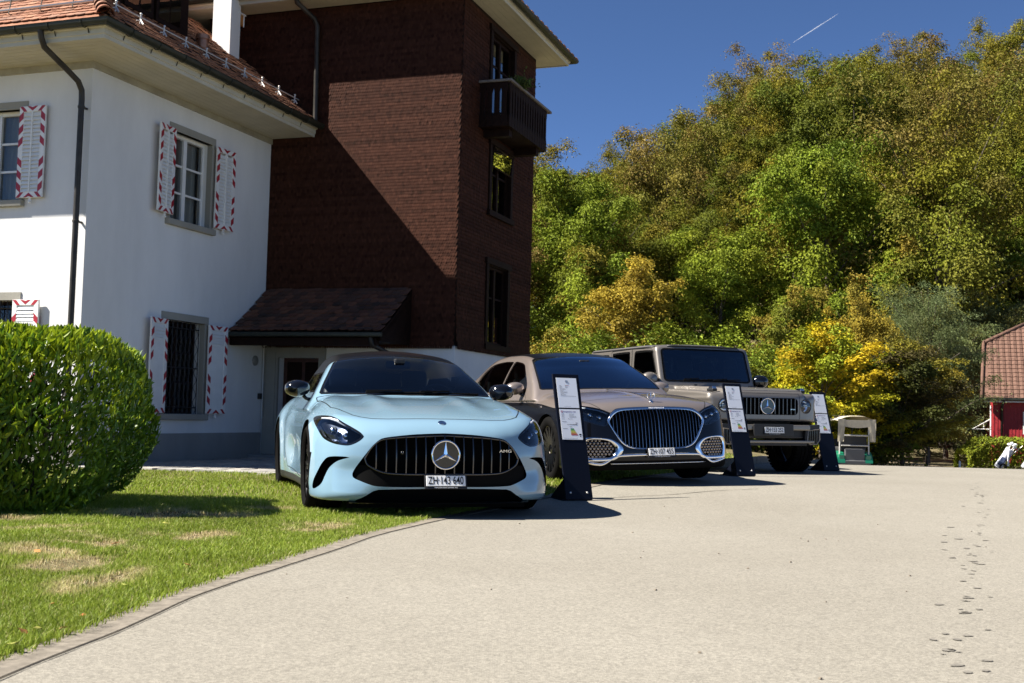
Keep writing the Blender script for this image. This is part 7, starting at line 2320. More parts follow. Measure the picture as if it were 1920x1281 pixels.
H_OLIVE = [(0.185, 0.172, 0.017), (0.15, 0.158, 0.016), (0.21, 0.178, 0.020), (0.125, 0.142, 0.015)]
H_BROWN = [(0.17, 0.142, 0.026), (0.16, 0.145, 0.022), (0.195, 0.145, 0.034), (0.15, 0.145, 0.020)]
H_GREEN = [(0.145, 0.160, 0.018), (0.165, 0.175, 0.019), (0.12, 0.14, 0.018)]
HILL = [limb_tree('broadleaf_tree', 100 + k, 3.5 + 0.35 * (k % 3), 15.5 + 1.2 * (k % 2), 3.2, 34 + 3 * (k % 3), 46000, 0.195, pal, 0.26) for k, pal in enumerate((H_OLIVE, H_OLIVE, H_BROWN, H_GREEN, H_OLIVE + H_GREEN, H_BROWN + H_OLIVE, LIME))]
HILLF = [limb_tree('broadleaf_tree', 140 + k, 4.2 + 0.3 * k, 13.4 + 0.7 * k, 4.6, 34, 46000, 0.195, pal, 0.30) for k, pal in enumerate((H_OLIVE, H_OLIVE + H_GREEN, H_BROWN + H_OLIVE))]
LBL = {0: 'olive green beech tree in the sunlit wood covering the hillside', 2: 'rust brown autumn tree among the green trees of the hillside wood', 3: 'mid green leafy tree in the wood covering the hillside', 6: 'bright fresh green tree standing out in the hillside wood'}
def hill_trees():
    n = 0
    rr = random.Random(23)
    for row, Y in enumerate((74, 80, 86, 92, 98, 104, 111, 118, 125, 132)):
        x = -26 + rr.uniform(-2, 2)
        while x < 0.52 * Y + 8:
            xx, yy = x + rr.uniform(-1.3, 1.3), Y + rr.uniform(-2.2, 2.2)
            top = max(0, row - 4)
            w_ = [0, 0, 1, 1, 0, 3, 4, 4, 1, 2, 5, 6] if row < 5 else [0, 1, 1, 2, 5, 4, 4, 3, 0, 1]
            k = w_[rr.randrange(len(w_))]
            if row == 0 and rr.random() < 0.30: k = 6
            s = rr.uniform(0.84, 1.16) if row < 6 else rr.uniform(0.88, 1.06)
            lb = {0: 0, 1: 0, 4: 0, 2: 2, 5: 2, 3: 3, 6: 6}[k]
            src = HILL[k] if (row > 2 or k in (3, 6)) else HILLF[{0: 0, 1: 0, 4: 1, 2: 2, 5: 2}[k]]
            plant(src, xx, yy, LBL[lb], 'tree', {0: 'olive trees of the hillside wood', 2: 'brown trees of the hillside wood', 3: 'green trees of the hillside wood', 6: 'bright green trees of the hillside wood'}[lb], s * (0.86 if xx < 12 else 1), s * rr.uniform(0.9, 1.12) * (0.86 if xx < 12 else 1), rr.uniform(0, 6.28), 'broadleaf_tree')
            n += 1
            x += rr.uniform(6.4, 8.6)
    return n
print('hill trees', hill_trees())

# foot of the wood and garden trees, each with its own look
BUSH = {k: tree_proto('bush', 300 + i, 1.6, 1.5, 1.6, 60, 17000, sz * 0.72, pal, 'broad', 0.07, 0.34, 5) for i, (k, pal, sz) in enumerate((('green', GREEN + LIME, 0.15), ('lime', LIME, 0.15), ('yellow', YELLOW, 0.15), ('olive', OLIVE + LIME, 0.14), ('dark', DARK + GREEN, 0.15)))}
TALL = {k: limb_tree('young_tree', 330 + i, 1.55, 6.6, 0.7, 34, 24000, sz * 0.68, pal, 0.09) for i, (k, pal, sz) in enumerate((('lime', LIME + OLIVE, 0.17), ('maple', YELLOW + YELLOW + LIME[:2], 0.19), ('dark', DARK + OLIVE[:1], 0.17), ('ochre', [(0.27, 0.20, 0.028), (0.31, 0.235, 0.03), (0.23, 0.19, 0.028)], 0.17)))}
PINES = [limb_tree('pine_tree', 360 + k, 2.6, 10.5, 0.8, 56, 38000, 0.15, PINE, 0.18, 0.26) for k in range(2)]
def at_px(px_, Y):
    """ground x of a picture column at distance Y"""
    return (px_ - 960) / F_PX * Y * 1.003
def put(kind, px_, Y, label, s, sz=None, cat='bush', name='bush', group=None):
    src = kind
    return plant(src, at_px(px_, Y), Y, label, cat, group, s, sz, name=name)
put(BUSH['olive'], 1030, 44, 'yellow green bush at the right corner of the brown tower', 1.15, 1.3)
put(BUSH['lime'], 1085, 47, 'bright green bush behind the dark sedan roof', 1.25, 1.5)
put(TALL['ochre'], 1180, 52, 'ochre yellow young tree between green bushes behind the sedan', 1.3, 1.12, 'tree', 'young_tree')
put(TALL['lime'], 1120, 58, 'tall fresh green young tree behind the ochre one', 1.4, 1.35, 'tree', 'young_tree')
put(BUSH['lime'], 1300, 47, 'wide leafy green bush above the off-road car roof', 1.6, 1.65)
put(BUSH['green'], 1235, 50, 'mid green bush left of the off-road car', 1.25, 1.3)
put(BUSH['lime'], 1400, 50, 'bright green bush right of the off-road car windscreen', 1.35, 1.6)
put(BUSH['green'], 1350, 42, 'low green bush close behind the off-road car hood', 1.0, 0.9)
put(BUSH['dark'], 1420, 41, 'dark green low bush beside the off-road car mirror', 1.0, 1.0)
put(TALL['lime'], 1480, 60, 'slender fresh green tree at the foot of the wood', 1.2, 1.25, 'tree', 'young_tree')
put(TALL['lime'], 1560, 62, 'slender green tree behind the yellow maple', 1.25, 1.3, 'tree', 'young_tree')
put(TALL['lime'], 1670, 72, 'tall bright green tree rising in front of the dark wood', 1.75, 1.85, 'tree', 'young_tree')
put(TALL['ochre'], 1620, 50, 'thin brownish tree between the yellow maple and pines', 0.9, 1.05, 'tree', 'young_tree')
put(TALL['maple'], 1545, 38.5, 'yellow maple tree behind the golf cart', 0.95, 0.66, 'tree', 'maple_tree')
put(TALL['maple'], 1500, 41, 'smaller yellow maple left of the golf cart', 0.80, 0.56, 'tree', 'maple_tree')
put(TALL['maple'], 1625, 40, 'yellow and green maple right of the golf cart', 0.85, 0.60, 'tree', 'maple_tree')
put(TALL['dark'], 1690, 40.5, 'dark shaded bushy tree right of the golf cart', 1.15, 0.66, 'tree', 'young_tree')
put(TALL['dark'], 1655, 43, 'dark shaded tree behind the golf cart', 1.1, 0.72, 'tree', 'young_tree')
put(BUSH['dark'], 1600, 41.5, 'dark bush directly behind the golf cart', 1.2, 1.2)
put(TALL['ochre'], 1735, 44, 'yellow tipped young tree left of the pines', 0.8, 0.66, 'tree', 'young_tree')
put(BUSH['olive'], 1560, 55, 'olive green bush in the gap left of the pines', 1.6, 1.9)
put(BUSH['olive'], 1480, 52, 'olive bush behind the front corner of the off-road car', 1.5, 1.8)
put(PINES[0], 1742, 58, 'soft grey green pine tree left of the red house', 0.80, 0.78, 'tree', 'pine_tree')
put(PINES[1], 1845, 72, 'tall grey green pine tree behind the red house roof', 1.2, 0.88, 'tree', 'pine_tree')
put(PINES[1], 1775, 67, 'low spreading pine tree beside the red house wall', 0.95, 0.70, 'tree', 'pine_tree')
put(PINES[0], 1700, 68, 'narrow pine tree half hidden behind the yellow tipped tree', 0.8, 0.82, 'tree', 'pine_tree')
put(PINES[0], 1915, 80, 'pine tree rising behind the ridge of the red house', 1.3, 1.0, 'tree', 'pine_tree')
for px_, Y, s in ((1010, 56, 1.8), (1200, 62, 2.0), (1330, 60, 2.1), (1430, 64, 2.0), (1520, 68, 2.0), (1620, 66, 1.9)):
    put(BUSH['green'], px_, Y, 'rounded green bush in the thicket at the foot of the wood', s * 0.7, s * 0.7, group='thicket at the foot of the wood')

# ------------------------------------------------------------------ laurel hedge in front of the house
def hedge():
    root = empty('laurel_hedge', (-4.67, 9.15, float(gz(-4.67, 9.15))), 0, 'clipped rounded laurel hedge with glossy bright green leaves at left on the lawn', 'hedge')
    r_ = np.random.default_rng(5)
    hx, hy, hz = 1.72, 1.0, 1.33
    def surf(n):
        d = r_.normal(0, 1, (n, 3)); d[:, 2] = d[:, 2] * 0.8 + 0.12
        d /= (np.abs(d / np.array([hx, hy, hz * 0.50])) ** 7.0).sum(1, keepdims=True) ** (1 / 7.0)
        return d
    n = 60000
    P = surf(n)
    # narrower towards the foot
    zrel = (P[:, 2] / (hz * 0.50)).clip(-1, 1)
    dirs = P / np.linalg.norm(P, axis=1, keepdims=True)
    lump = 0.06 * (np.sin(dirs[:, 0] * 7 + dirs[:, 2] * 5) * np.cos(dirs[:, 1] * 6 + dirs[:, 2] * 4)) + 0.03 * np.sin(dirs[:, 0] * 17) * np.cos(dirs[:, 2] * 19)
    inner = np.where(r_.random(n) < 0.70, r_.random(n) * 0.05, r_.random(n) ** 1.3 * 0.26)
    P = P * (1 + lump[:, None]) - dirs * inner[:, None]
    P[:, 2] = P[:, 2] * np.where(P[:, 2] > 0, 1.0, 0.97) + hz * 0.50
    foot = np.clip((0.5 - P[:, 2]) / 0.5, 0, 1)
    P[:, :2] *= (1 - 0.10 * foot[:, None])
    P = P[P[:, 2] > 0.03]; n = len(P)
    out = P - np.array([0, 0, 0.6]); out /= np.linalg.norm(out, axis=1, keepdims=True)
    # pointed laurel leaf, folded along the midrib, in sprays that point up and out
    s = 0.078 * (0.65 + 0.6 * r_.random(n))
    t = out * 0.45 + r_.normal(0, 0.42, (n, 3)) + np.array([0, 0, 0.75]); t /= np.linalg.norm(t, axis=1, keepdims=True)
    nz = out * 1.15 + r_.normal(0, 0.36, (n, 3)) + np.array([0, 0, 0.12]); nz -= (nz * t).sum(1, keepdims=True) * t; nz /= np.linalg.norm(nz, axis=1, keepdims=True)
    b = np.cross(t, nz)
    g = r_.random((n, 1))
    young = (r_.random((n, 1)) < 0.75 * np.clip(P[:, 2:3] - 0.35, 0, 1))  # lighter leaves towards the top: sunlight put into the leaf colour
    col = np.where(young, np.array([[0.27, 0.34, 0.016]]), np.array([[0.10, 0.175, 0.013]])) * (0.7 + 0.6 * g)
    sh = [(-0.5, 0, 0), (-0.15, 0.16, 0.04), (0.20, 0.15, 0.03), (0.58, 0, -0.06), (0.20, -0.15, 0.03), (-0.15, -0.16, 0.04)]
    V = np.stack([P + t * (a * s)[:, None] + b * (c * s)[:, None] + nz * (e * s)[:, None] for a, c, e in sh], 1)
    tri = np.array([(0, 2, 1), (0, 3, 2), (0, 4, 3), (0, 5, 4)])
    # the 300 leaves nearest to the lens are parts, the rest is one mass
    wp = P + np.array([-4.67, 9.15, 0.0])
    key = wp[:, 1] - 0.25 * wp[:, 0] - 0.2 * wp[:, 2] + r_.random(n) * 0.8
    order = np.argsort(key); first, rest = order[:300], order[300:]
    V2 = V[rest].reshape(-1, 3); m = len(rest)
    F2 = ((np.arange(m) * 6)[:, None, None] + tri[None]).reshape(-1, 3)
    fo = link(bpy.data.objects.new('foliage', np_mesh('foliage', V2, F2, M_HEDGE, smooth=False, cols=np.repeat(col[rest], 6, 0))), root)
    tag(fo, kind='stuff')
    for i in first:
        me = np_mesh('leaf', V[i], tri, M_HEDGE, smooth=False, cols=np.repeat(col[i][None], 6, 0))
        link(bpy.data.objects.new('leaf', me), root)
    st = MB()
    for k in range(26):
        a = k * 2.4; q = 0.3 + 0.7 * rnd.random()
        x, y = hx * 0.8 * q * math.cos(a), hy * 0.8 * q * math.sin(a)
        st.tube([(x * 0.8, y * 0.8, -0.1), (x * 0.95, y * 0.95, 0.5), (x * 1.02, y * 1.02, 1.0)], [0.022, 0.016, 0.006], n=5)
    tag(st.build('stems', M_BARK, root), kind='stuff')
hedge()

# clipped hedge and path by the red house
def small_hedge(name, label, x0, x1, y0, y1, h, pal, seed, nl, size):
    r_ = np.random.default_rng(seed)
    cx, cy = (x0 + x1) / 2, (y0 + y1) / 2
    root = empty(name, (cx, cy, float(gz(cx, cy))), 0, label, 'hedge')
    hx_, hy_ = (x1 - x0) / 2, (y1 - y0) / 2
    d = r_.uniform(-1, 1, (nl, 3)) * np.array([hx_, hy_, h]); d[:, 2] = np.abs(d[:, 2])
    f_ = r_.integers(0, 4, nl)
    d[f_ == 0, 2] = h; d[f_ == 1, 1] = -hy_; d[f_ == 2, 1] = -hy_; d[f_ == 3, 1] = hy_
    e_ = r_.random(nl) < 0.12; d[e_, 0] = -hx_
    d[:, 2] *= 1 - 0.12 * (np.abs(d[:, 1]) / hy_) ** 4
    d[:, 2] *= np.sqrt(np.clip((d[:, 0] + hx_) / 0.9 + 0.35, 0, 1))
    d[:, 0] += 0.25 * hx_ * 0.1 * (d[:, 0] < -hx_ * 0.95) * (d[:, 2] / h) ** 3
    d += r_.normal(0, 0.035, (nl, 3)) - 0.1 * r_.random((nl, 1)) ** 2 * np.sign(d) * np.array([0, 1, 1])
    pc = np.array(pal)[r_.integers(len(pal), size=nl)] * r_.uniform(0.7, 1.3, (nl, 1))
    V, F, K = leaf_cloud(d, size, pc, out=d / np.linalg.norm(d, axis=1, keepdims=True), outk=0.4, seed=seed)
    fo = link(bpy.data.objects.new('foliage', np_mesh('foliage', V, F, M_FOL, smooth=False, cols=K)), root); tag(fo, kind='stuff')
small_hedge('clipped_hedge', 'low clipped green hedge in front of the red house', 18.9, 30, 48.0, 49.6, 1.30, LIME, 77, 26000, 0.11)
# plant on the balcony
bp = empty('balcony_plant', BA + BF * 4.87 + BD * 7.0 + Vector((0, 0, Z(6.70))), 0, 'small leafy green plant on the balcony rail', 'plant')
r_ = np.random.default_rng(3); q = r_.normal(0, 1, (420, 3)) * np.array([0.12, 0.17, 0.09]); q[:, 2] = np.abs(q[:, 2])
V, F, K = leaf_cloud(q, 0.07, np.array([[0.07, 0.11, 0.03]]) * r_.uniform(0.6, 1.4, (420, 1)), seed=4)
link(bpy.data.objects.new('leaves', np_mesh('leaves', V, F, M_FOL, smooth=False, cols=K)), bp)
# ------------------------------------------------------------------ sunlit contrail high in the sky
ct = MB()
d0 = (rt * ((1487 - 960) / F_PX) - upv * ((79 - 640.5) / F_PX) + fw); d1 = (rt * ((1572 - 960) / F_PX) - upv * ((25 - 640.5) / F_PX) + fw)
q0, q1 = d0 * 1900, d1 * 2250
pts = [q0.lerp(q1, t) for t in np.linspace(0, 1, 14)]
ct.tube(pts, [(0.35 + 1.5 * math.sin(PI * min(1, t * 1.6 + 0.05) * 0.5)) * (1.1 - t * 0.9) * rnd.uniform(0.5, 0.8) + 0.1 for t in np.linspace(0, 1, 14)], n=8)
m_ct, nt_, p_ = new_mat('contrail')
nt_.nodes.remove(p_)
vs_ = N(nt_, 'ShaderNodeVolumePrincipled'); vs_.inputs['Density'].default_value = 0.12; vs_.inputs['Color'].default_value = (1, 1, 1, 1); vs_.inputs['Anisotropy'].default_value = 0.2
nt_.links.new(vs_.outputs[0], nt_.nodes['Material Output'].inputs['Volume'])
o = ct.build('contrail', m_ct, smooth=True); tag(o, kind='stuff')

# ------------------------------------------------------------------ information stands in front of the cars
M_STANDB = simple('dark_blue_stand', (0.003, 0.0045, 0.011), rough=0.45, spec=0.2)
M_PAPER = simple('paper', (0.88, 0.89, 0.91), rough=0.5)
M_GREYINK = simple('grey_ink', (0.18, 0.18, 0.2), rough=0.7)
M_REDINK = simple('red_ink', (0.45, 0.05, 0.10), rough=0.7)
M_BLUEINK = simple('violet_ink', (0.10, 0.06, 0.25), rough=0.7)
EN = [simple('label_colour_%s' % n_, c, rough=0.6) for n_, c in (('green', (0.03, 0.25, 0.06)), ('leaf', (0.12, 0.35, 0.08)), ('lime', (0.40, 0.50, 0.06)), ('yellow', (0.65, 0.55, 0.05)), ('amber', (0.65, 0.33, 0.04)), ('orange', (0.55, 0.15, 0.04)), ('red', (0.50, 0.05, 0.04)))]
def stand(loc, rz, label, tilt=R(18), h=1.22, w_=0.275):
    root = empty('info_stand', loc, rz, label, 'stand', 'information stands in front of the cars')
    rot = Matrix.Rotation(-tilt, 4, 'X')     # leans back (towards +y)
    def part(mb, name, mat, **kw_):
        mb.xf(rot); return mb.build(name, mat, root, **kw_)
    part(MB().box((0, 0, h / 2 + 0.01), (w_, 0.022, h)), 'board', M_STANDB, bevel=0.004)
    ft = MB(); ft.bx(-w_ / 2 - 0.02, w_ / 2, 0.02, 0.36, 0.0, 0.012); ft.add([(-w_ / 2, 0.02, 0.012), (-w_ / 2, 0.34, 0.012), (-w_ / 2, 0.06, 0.20), (-w_ / 2 + 0.01, 0.02, 0.012), (-w_ / 2 + 0.01, 0.34, 0.012), (-w_ / 2 + 0.01, 0.06, 0.20)], ((0, 1, 2), (5, 4, 3), (0, 3, 4, 1), (1, 4, 5, 2), (2, 5, 3, 0)))
    ft.build('foot', M_STANDB, root)
    for s in (-1, 1):
        b_ = MB(); b_.lathe([(0.0001, -0.005), (0.008, -0.004), (0.010, 0.0)], n=12, axis='y', c=(s * 0.085, -0.0125, 0.075)); part(b_, 'bolt', M_SILVER, smooth=True)
    for k, zc in enumerate((h - 0.030 - 0.1485, h - 0.045 - 0.297 - 0.1485)):
        e = empty('notice', (0, 0, 0), parent=root)
        y = -0.0125
        p = MB(); p.box((0, y, zc), (0.210, 0.002, 0.297)); p.xf(rot); p.build('sheet', M_PAPER, e)
        ln = MB()
        yy = y - 0.0016
        def bar(x0, x1, z, t=0.0028, mb=ln): mb.add([(x0, yy, z - t / 2), (x1, yy, z - t / 2), (x1, yy, z + t / 2), (x0, yy, z + t / 2)], ((0, 1, 2, 3),))
        if k == 0:
            zt = zc + 0.1485
            lg = star_mesh(0.0125, 0.002).xf(Matrix.Translation((0, yy, zt - 0.036)) @ Matrix.Rotation(-PI / 2, 4, 'Z')); lg.xf(rot); lg.build('printed_star', M_INK, e)
            z = zt - 0.078
            for j in range(13):
                ind = -0.075 if j < 4 else (-0.068 + 0.004 * (j % 2))
                if j < 4:
                    bar(-0.078, -0.06 + 0.006 * (j % 3), z); bar(-0.02, -0.006 + 0.016 * ((j + 1) % 2), z)
                else: bar(-0.075, -0.045 + 0.045 * rnd.random(), z)
                z -= 0.0078
            bar(-0.075, 0.06, z - 0.002); bar(0.05, 0.085, z - 0.002, 0.002); bar(-0.05, 0.02, zc - 0.135, 0.0018)
            rd = MB(); bar(-0.02, 0.022, zt - 0.076, 0.0026, rd); rd.xf(rot); rd.build('red_print', M_REDINK, e, recalc=False)
        else:
            zt = zc + 0.1485
            rd = MB(); rd.add([(-0.092, yy, zt - 0.034), (-0.074, yy, zt - 0.034), (-0.074, yy, zt - 0.016), (-0.092, yy, zt - 0.016)], ((0, 1, 2, 3),)); rd.xf(rot); rd.build('red_print', M_REDINK, e, recalc=False)
            wc = MB(); yy2 = yy - 0.0006
            wc.add([(-0.0895, yy2, zt - 0.0268), (-0.0765, yy2, zt - 0.0268), (-0.0765, yy2, zt - 0.0232), (-0.0895, yy2, zt - 0.0232)], ((0, 1, 2, 3),)); wc.add([(-0.0848, yy2 - .0002, zt - 0.0315), (-0.0812, yy2 - .0002, zt - 0.0315), (-0.0812, yy2 - .0002, zt - 0.0185), (-0.0848, yy2 - .0002, zt - 0.0185)], ((0, 1, 2, 3),)); wc.xf(rot); wc.build('white_cross', M_PAPER, e, recalc=False)
            p0 = rot @ Vector((-0.068, yy, zt - 0.025)); text('heading_lettering', 'Energieetikette 2025', 0.0155, M_BLUEINK, e, p0, (PI / 2 - tilt, 0, 0), align='LEFT', bold=0.0004)
            z = zt - 0.047
            for j in range(4):
                bar(-0.090, -0.068 + 0.01 * (j % 2), z); bar(-0.012, 0.03 + 0.04 * rnd.random(), z); z -= 0.0105
            bar(-0.090, -0.06, z - 0.008); bar(-0.022, -0.015, z - 0.006, 0.008); bar(-0.005, 0.02, z - 0.006); bar(-0.09, -0.045, z - 0.034, 0.004)
            bar(0.045, 0.068, z - 0.045, 0.005)
            g = MB()
            x0 = -0.05
            for j in range(10):
                bar(-0.045 + j * 0.0105, -0.035 + j * 0.0105, zc - 0.002, 0.003 + 0.0006 * j)
            bar(0.055, 0.060, zc + 0.0, 0.016); bar(-0.02, 0.005, zc - 0.024, 0.004); bar(-0.09, -0.04, zc - 0.042, 0.004)
            for j, mt in enumerate(EN):
                z = zc - 0.044 - j * 0.0098
                c = MB(); c.add([(-0.012 - 0.0000, yy, z - 0.0042), (0.020 + j * 0.006, yy, z - 0.0042), (0.024 + j * 0.006, yy, z), (0.020 + j * 0.006, yy, z + 0.0042), (-0.012, yy, z + 0.0042)], ((0, 1, 2, 3, 4),)); c.xf(rot); c.build('rating_bar', mt, e, recalc=False)
            bk = MB(); z = zc - 0.044 - 5.6 * 0.0098
            bk.add([(0.068, yy, z), (0.076, yy, z - 0.007), (0.094, yy, z - 0.007), (0.094, yy, z + 0.007), (0.076, yy, z + 0.007)], ((0, 1, 2, 3, 4),)); bk.add([(0.080, yy, z - 0.024), (0.090, yy, z - 0.024), (0.090, yy, z - 0.014), (0.080, yy, z - 0.014)], ((0, 1, 2, 3),)); bk.xf(rot); bk.build('rating_arrow', M_INK, e, recalc=False)
            bar(-0.09, 0.05, zc - 0.136, 0.0022)
        ln.xf(rot); tag(ln.build('printed_lines', M_GREYINK, e, recalc=False), kind='stuff')
    return root
def gpos(x, y): return (x, y, float(gz(x, y)) + 0.004)
stand(gpos(0.655, 10.80), R(22), 'dark stand with two white notices between the blue coupe and the two-tone sedan')
stand(gpos(2.98, 14.72), R(22), 'dark stand with two white notices between the two-tone sedan and off-road car', h=1.22)
stand(gpos(4.76, 17.30), R(22), 'dark stand with two white notices right of the off-road car')

# ------------------------------------------------------------------ golf cart
def golf_cart():
    x, y = 10.70, 36.4
    root = empty('golf_cart', (x, y, float(gz(x, y))), R(6), 'green golf cart seen from behind with cream canvas roof', 'golf cart')
    root.scale = (0.98, 1.0, 1.12)
    GREENP = simple('cart_green', (0.015, 0.20, 0.105), rough=0.3, coat=0.6); CANV = simple('canvas', (0.50, 0.44, 0.33), rough=0.9, var=0.15, vscale=6); GREY = simple('cart_grey', (0.13, 0.13, 0.13), rough=0.6); 
    b = MB(); b.bx(-0.52, 0.52, -0.1, 1.7, 0.28, 0.42); b.build('chassis', GREY, root, bevel=0.03)
    for s in (-1, 1):
        f = MB(); rows = []
        for t in np.linspace(0, PI, 9): rows.append([(s * xx, 0.22 - 0.33 * math.cos(t), 0.34 + 0.33 * math.sin(t)) for xx in (0.33, 0.50, 0.57, 0.58)])
        f.grid(rows); f.grid([[(s * 0.58, p[0][1] if False else p[3][1], p[3][2]) for p in rows], [(s * 0.58, 0.22 - 0.2 * math.cos(t), 0.34 + 0.2 * math.sin(t)) for t in np.linspace(0, PI, 9)]])
        f.build('fender', GREENP, root, smooth=True, autosmooth=R(40))
        for yy in (0.22, 1.55):
            w_ = empty('wheel', (s * 0.46, yy, 0.22), parent=root)
            MB().lathe([(0.11, -0.09), (0.2, -0.095), (0.22, -0.06), (0.22, 0.06), (0.2, 0.095), (0.11, 0.09)], n=24, axis='y').xf(Matrix.Rotation(PI / 2, 4, 'Z')).build('tyre', M_TYRE, w_, smooth=True, autosmooth=R(40))
            MB().lathe([(0.0001, -0.07), (0.12, -0.07), (0.12, 0.07), (0.0001, 0.07)], n=18, axis='y').xf(Matrix.Rotation(PI / 2, 4, 'Z')).build('rim', M_STEEL, w_)
    MB().box((0, -0.04, 0.52), (0.66, 0.06, 0.42)).build('rear_panel', GREY, root, bevel=0.03)
    for s in (-1, 1): MB().box((s * 0.44, -0.06, 0.45), (0.2, 0.06, 0.26)).build('rear_corner', GREENP, root, bevel=0.03)
    MB().box((0, 0.0, 0.31), (1.1, 0.12, 0.07)).build('rear_bumper', M_PLBLK, root, bevel=0.02)
    MB().box((0, 0.30, 0.72), (0.86, 0.45, 0.12)).box((0, 0.08, 0.94), (0.88, 0.09, 0.34)).build('seat', simple('cart_seat', (0.03, 0.03, 0.03), rough=0.7), root, bevel=0.03)
    MB().tube([(-0.45, -0.08, 0.82), (0.45, -0.08, 0.82)], 0.018, n=6).tube([(-0.45, -0.1, 1.10), (0.45, -0.1, 1.10)], 0.022, n=6).build('bag_rack', M_SILVER, root)
    for (xx, yy) in ((-0.48, 0.0), (0.48, 0.0), (-0.46, 1.35), (0.46, 1.35)):
        MB().tube([(xx, yy, 0.45), (xx * 0.98, yy + (0.0 if yy < 1 else -0.12), 1.52)], 0.02, n=6).build('roof_post', M_PLBLK if yy > 1 else M_SILVER, root)
    rf = MB(); rows = []
    for t in np.linspace(0, 1, 9):
        yy = -0.20 + 1.75 * t
        rows.append([(xx, yy, 1.50 + 0.13 * (1 - (abs(xx) / 0.62) ** 3) + 0.02 * math.sin(t * 9)) for xx in np.linspace(-0.62, 0.62, 13)])
    rf.grid(rows); rf.build('canvas_roof', CANV, root, smooth=True)
    cv = MB()
    for s in (-1, 1):
        rows = [[(s * (0.62 - 0.10 * k / 5 - 0.02 * math.sin(k + j)), -0.20 + 0.02 * j, 1.50 - 0.60 * (k / 5)) for j in range(3)] for k in range(6)]
        rows2 = [[(s * (0.62 - u * 0.26 * (1 - 0.3 * k / 5)), -0.21 - 0.015 * math.sin(u * 9 + k), 1.55 - 0.62 * (k / 5)) for u in np.linspace(0, 1, 5)] for k in range(6)]
        cv.grid(rows2)
    cv.grid([[(xx, -0.215, 1.53 - 0.17 * k - (0.05 if k else 0) * math.cos(xx * 3)) for xx in np.linspace(-0.60, 0.60, 13)] for k in range(2)])
    cv.build('canvas_curtain', CANV, root, smooth=True, recalc=False)
    MB().tube([(-0.2, 1.15, 0.95), (0.0, 1.2, 1.0), (0.0, 1.4, 0.7)], 0.02, n=6).box((0, 1.45, 0.75), (0.95, 0.12, 0.45)).build('dashboard', M_PLBLK, root)
golf_cart()

# ------------------------------------------------------------------ golf bag on a trolley, stake
def golf_bag(x, y, label, s=1.0, col=(0.55, 0.57, 0.62)):
    root = empty('golf_bag', (x, y, float(gz(x, y))), R(-20), label, 'golf bag')
    root.scale = (s, s, s)
    BAGM = simple('bag_white', col, rough=0.5); BAGB = simple('bag_blue', (0.05, 0.07, 0.14), rough=0.5)
    tl = Matrix.Rotation(R(32), 4, 'Y')
    m_ = MB(); m_.lathe([(0.0001, 0.0), (0.14, 0.01), (0.15, 0.1), (0.135, 0.5), (0.15, 0.82), (0.16, 0.86), (0.15, 0.88), (0.0001, 0.86)], n=18); m_.xf(tl); m_.build('bag', BAGM, root, smooth=True, autosmooth=R(50)).location = (-0.3, 0, 0.12)
    m_ = MB(); m_.box((0, -0.13, 0.30), (0.20, 0.10, 0.36)); m_.box((0.13, -0.03, 0.55), (0.08, 0.16, 0.3)); m_.xf(tl); m_.build('bag_pocket', BAGB, root, bevel=0.03, segs=2).location = (-0.3, 0, 0.12)
    for k in range(6):
        a = k * 1.05
        c = empty('golf_club', (-0.3, 0, 0.12), parent=root)
        p0 = tl @ Vector((0.08 * math.cos(a), 0.08 * math.sin(a), 0.3)); p1 = tl @ Vector((0.12 * math.cos(a), 0.12 * math.sin(a), 1.02 + 0.05 * (k % 3)))
        MB().tube([p0, p1], 0.008, n=5).build('shaft', M_SILVER, c)
        MB().ball(tuple(p1), 0.062 if k % 2 else 0.05, 6, sc=(1.3, 1, 0.9)).build('head_cover', M_WPAINT if k % 2 else BAGM, c, smooth=True)
    t = MB(); t.tube([(-0.35, 0, 0.12), (0.45, 0, 0.85), (0.62, 0, 1.0)], 0.015, n=6); t.tube([(-0.1, -0.35, 0.15), (-0.1, 0.35, 0.15)], 0.012, n=6)
    t.build('trolley_frame', M_SILVER, root)
    for sgn in (-1, 1): MB().lathe([(0.09, -0.02), (0.14, -0.02), (0.15, 0.0), (0.14, 0.02), (0.09, 0.02)], n=20, axis='y', c=(-0.1, sgn * 0.35, 0.15)).build('trolley_wheel', M_TYRE, root, smooth=True, autosmooth=R(40))
    tw = MB(); tw.grid([[(0.05 + 0.07 * u, -0.22 + 0.02 * math.sin(u * 5 + k), 0.75 - 0.11 * k) for u in np.linspace(0, 1, 5)] for k in range(6)]); tw.build('towel', M_WPAINT, root, smooth=True, recalc=False)
golf_bag(19.55, 46.2, 'white golf bag with covered clubs on a trolley before the low hedge', 1.0)
golf_bag(20.75, 46.6, 'golf bag on a trolley cut off by the right edge', 0.95, (0.30, 0.31, 0.33))
sk_ = MB(); sk_.lathe([(0.0001, -0.3), (0.035, -0.3), (0.035, 0.42), (0.025, 0.45), (0.0001, 0.455)], n=12)
o = sk_.build('marker_stake', M_WPAINT, smooth=True, autosmooth=R(40)); o.location = (15.55, 40.5, float(gz(15.55, 40.5))); tag(o, 'thin white marker stake standing on the dry grass path', 'stake')
# sandy path beyond the crest
pth = MB(); pth.grid([[(x_, y_, float(gz(x_, y_)) + 0.006) for x_ in np.linspace(11.8 + 0.09 * (y_ - 38), 17.6 + 0.12 * (y_ - 38), 8)] for y_ in np.linspace(38, 62, 24)])
tag(pth.build('path', M_DIRT, smooth=True, recalc=False), kind='structure')

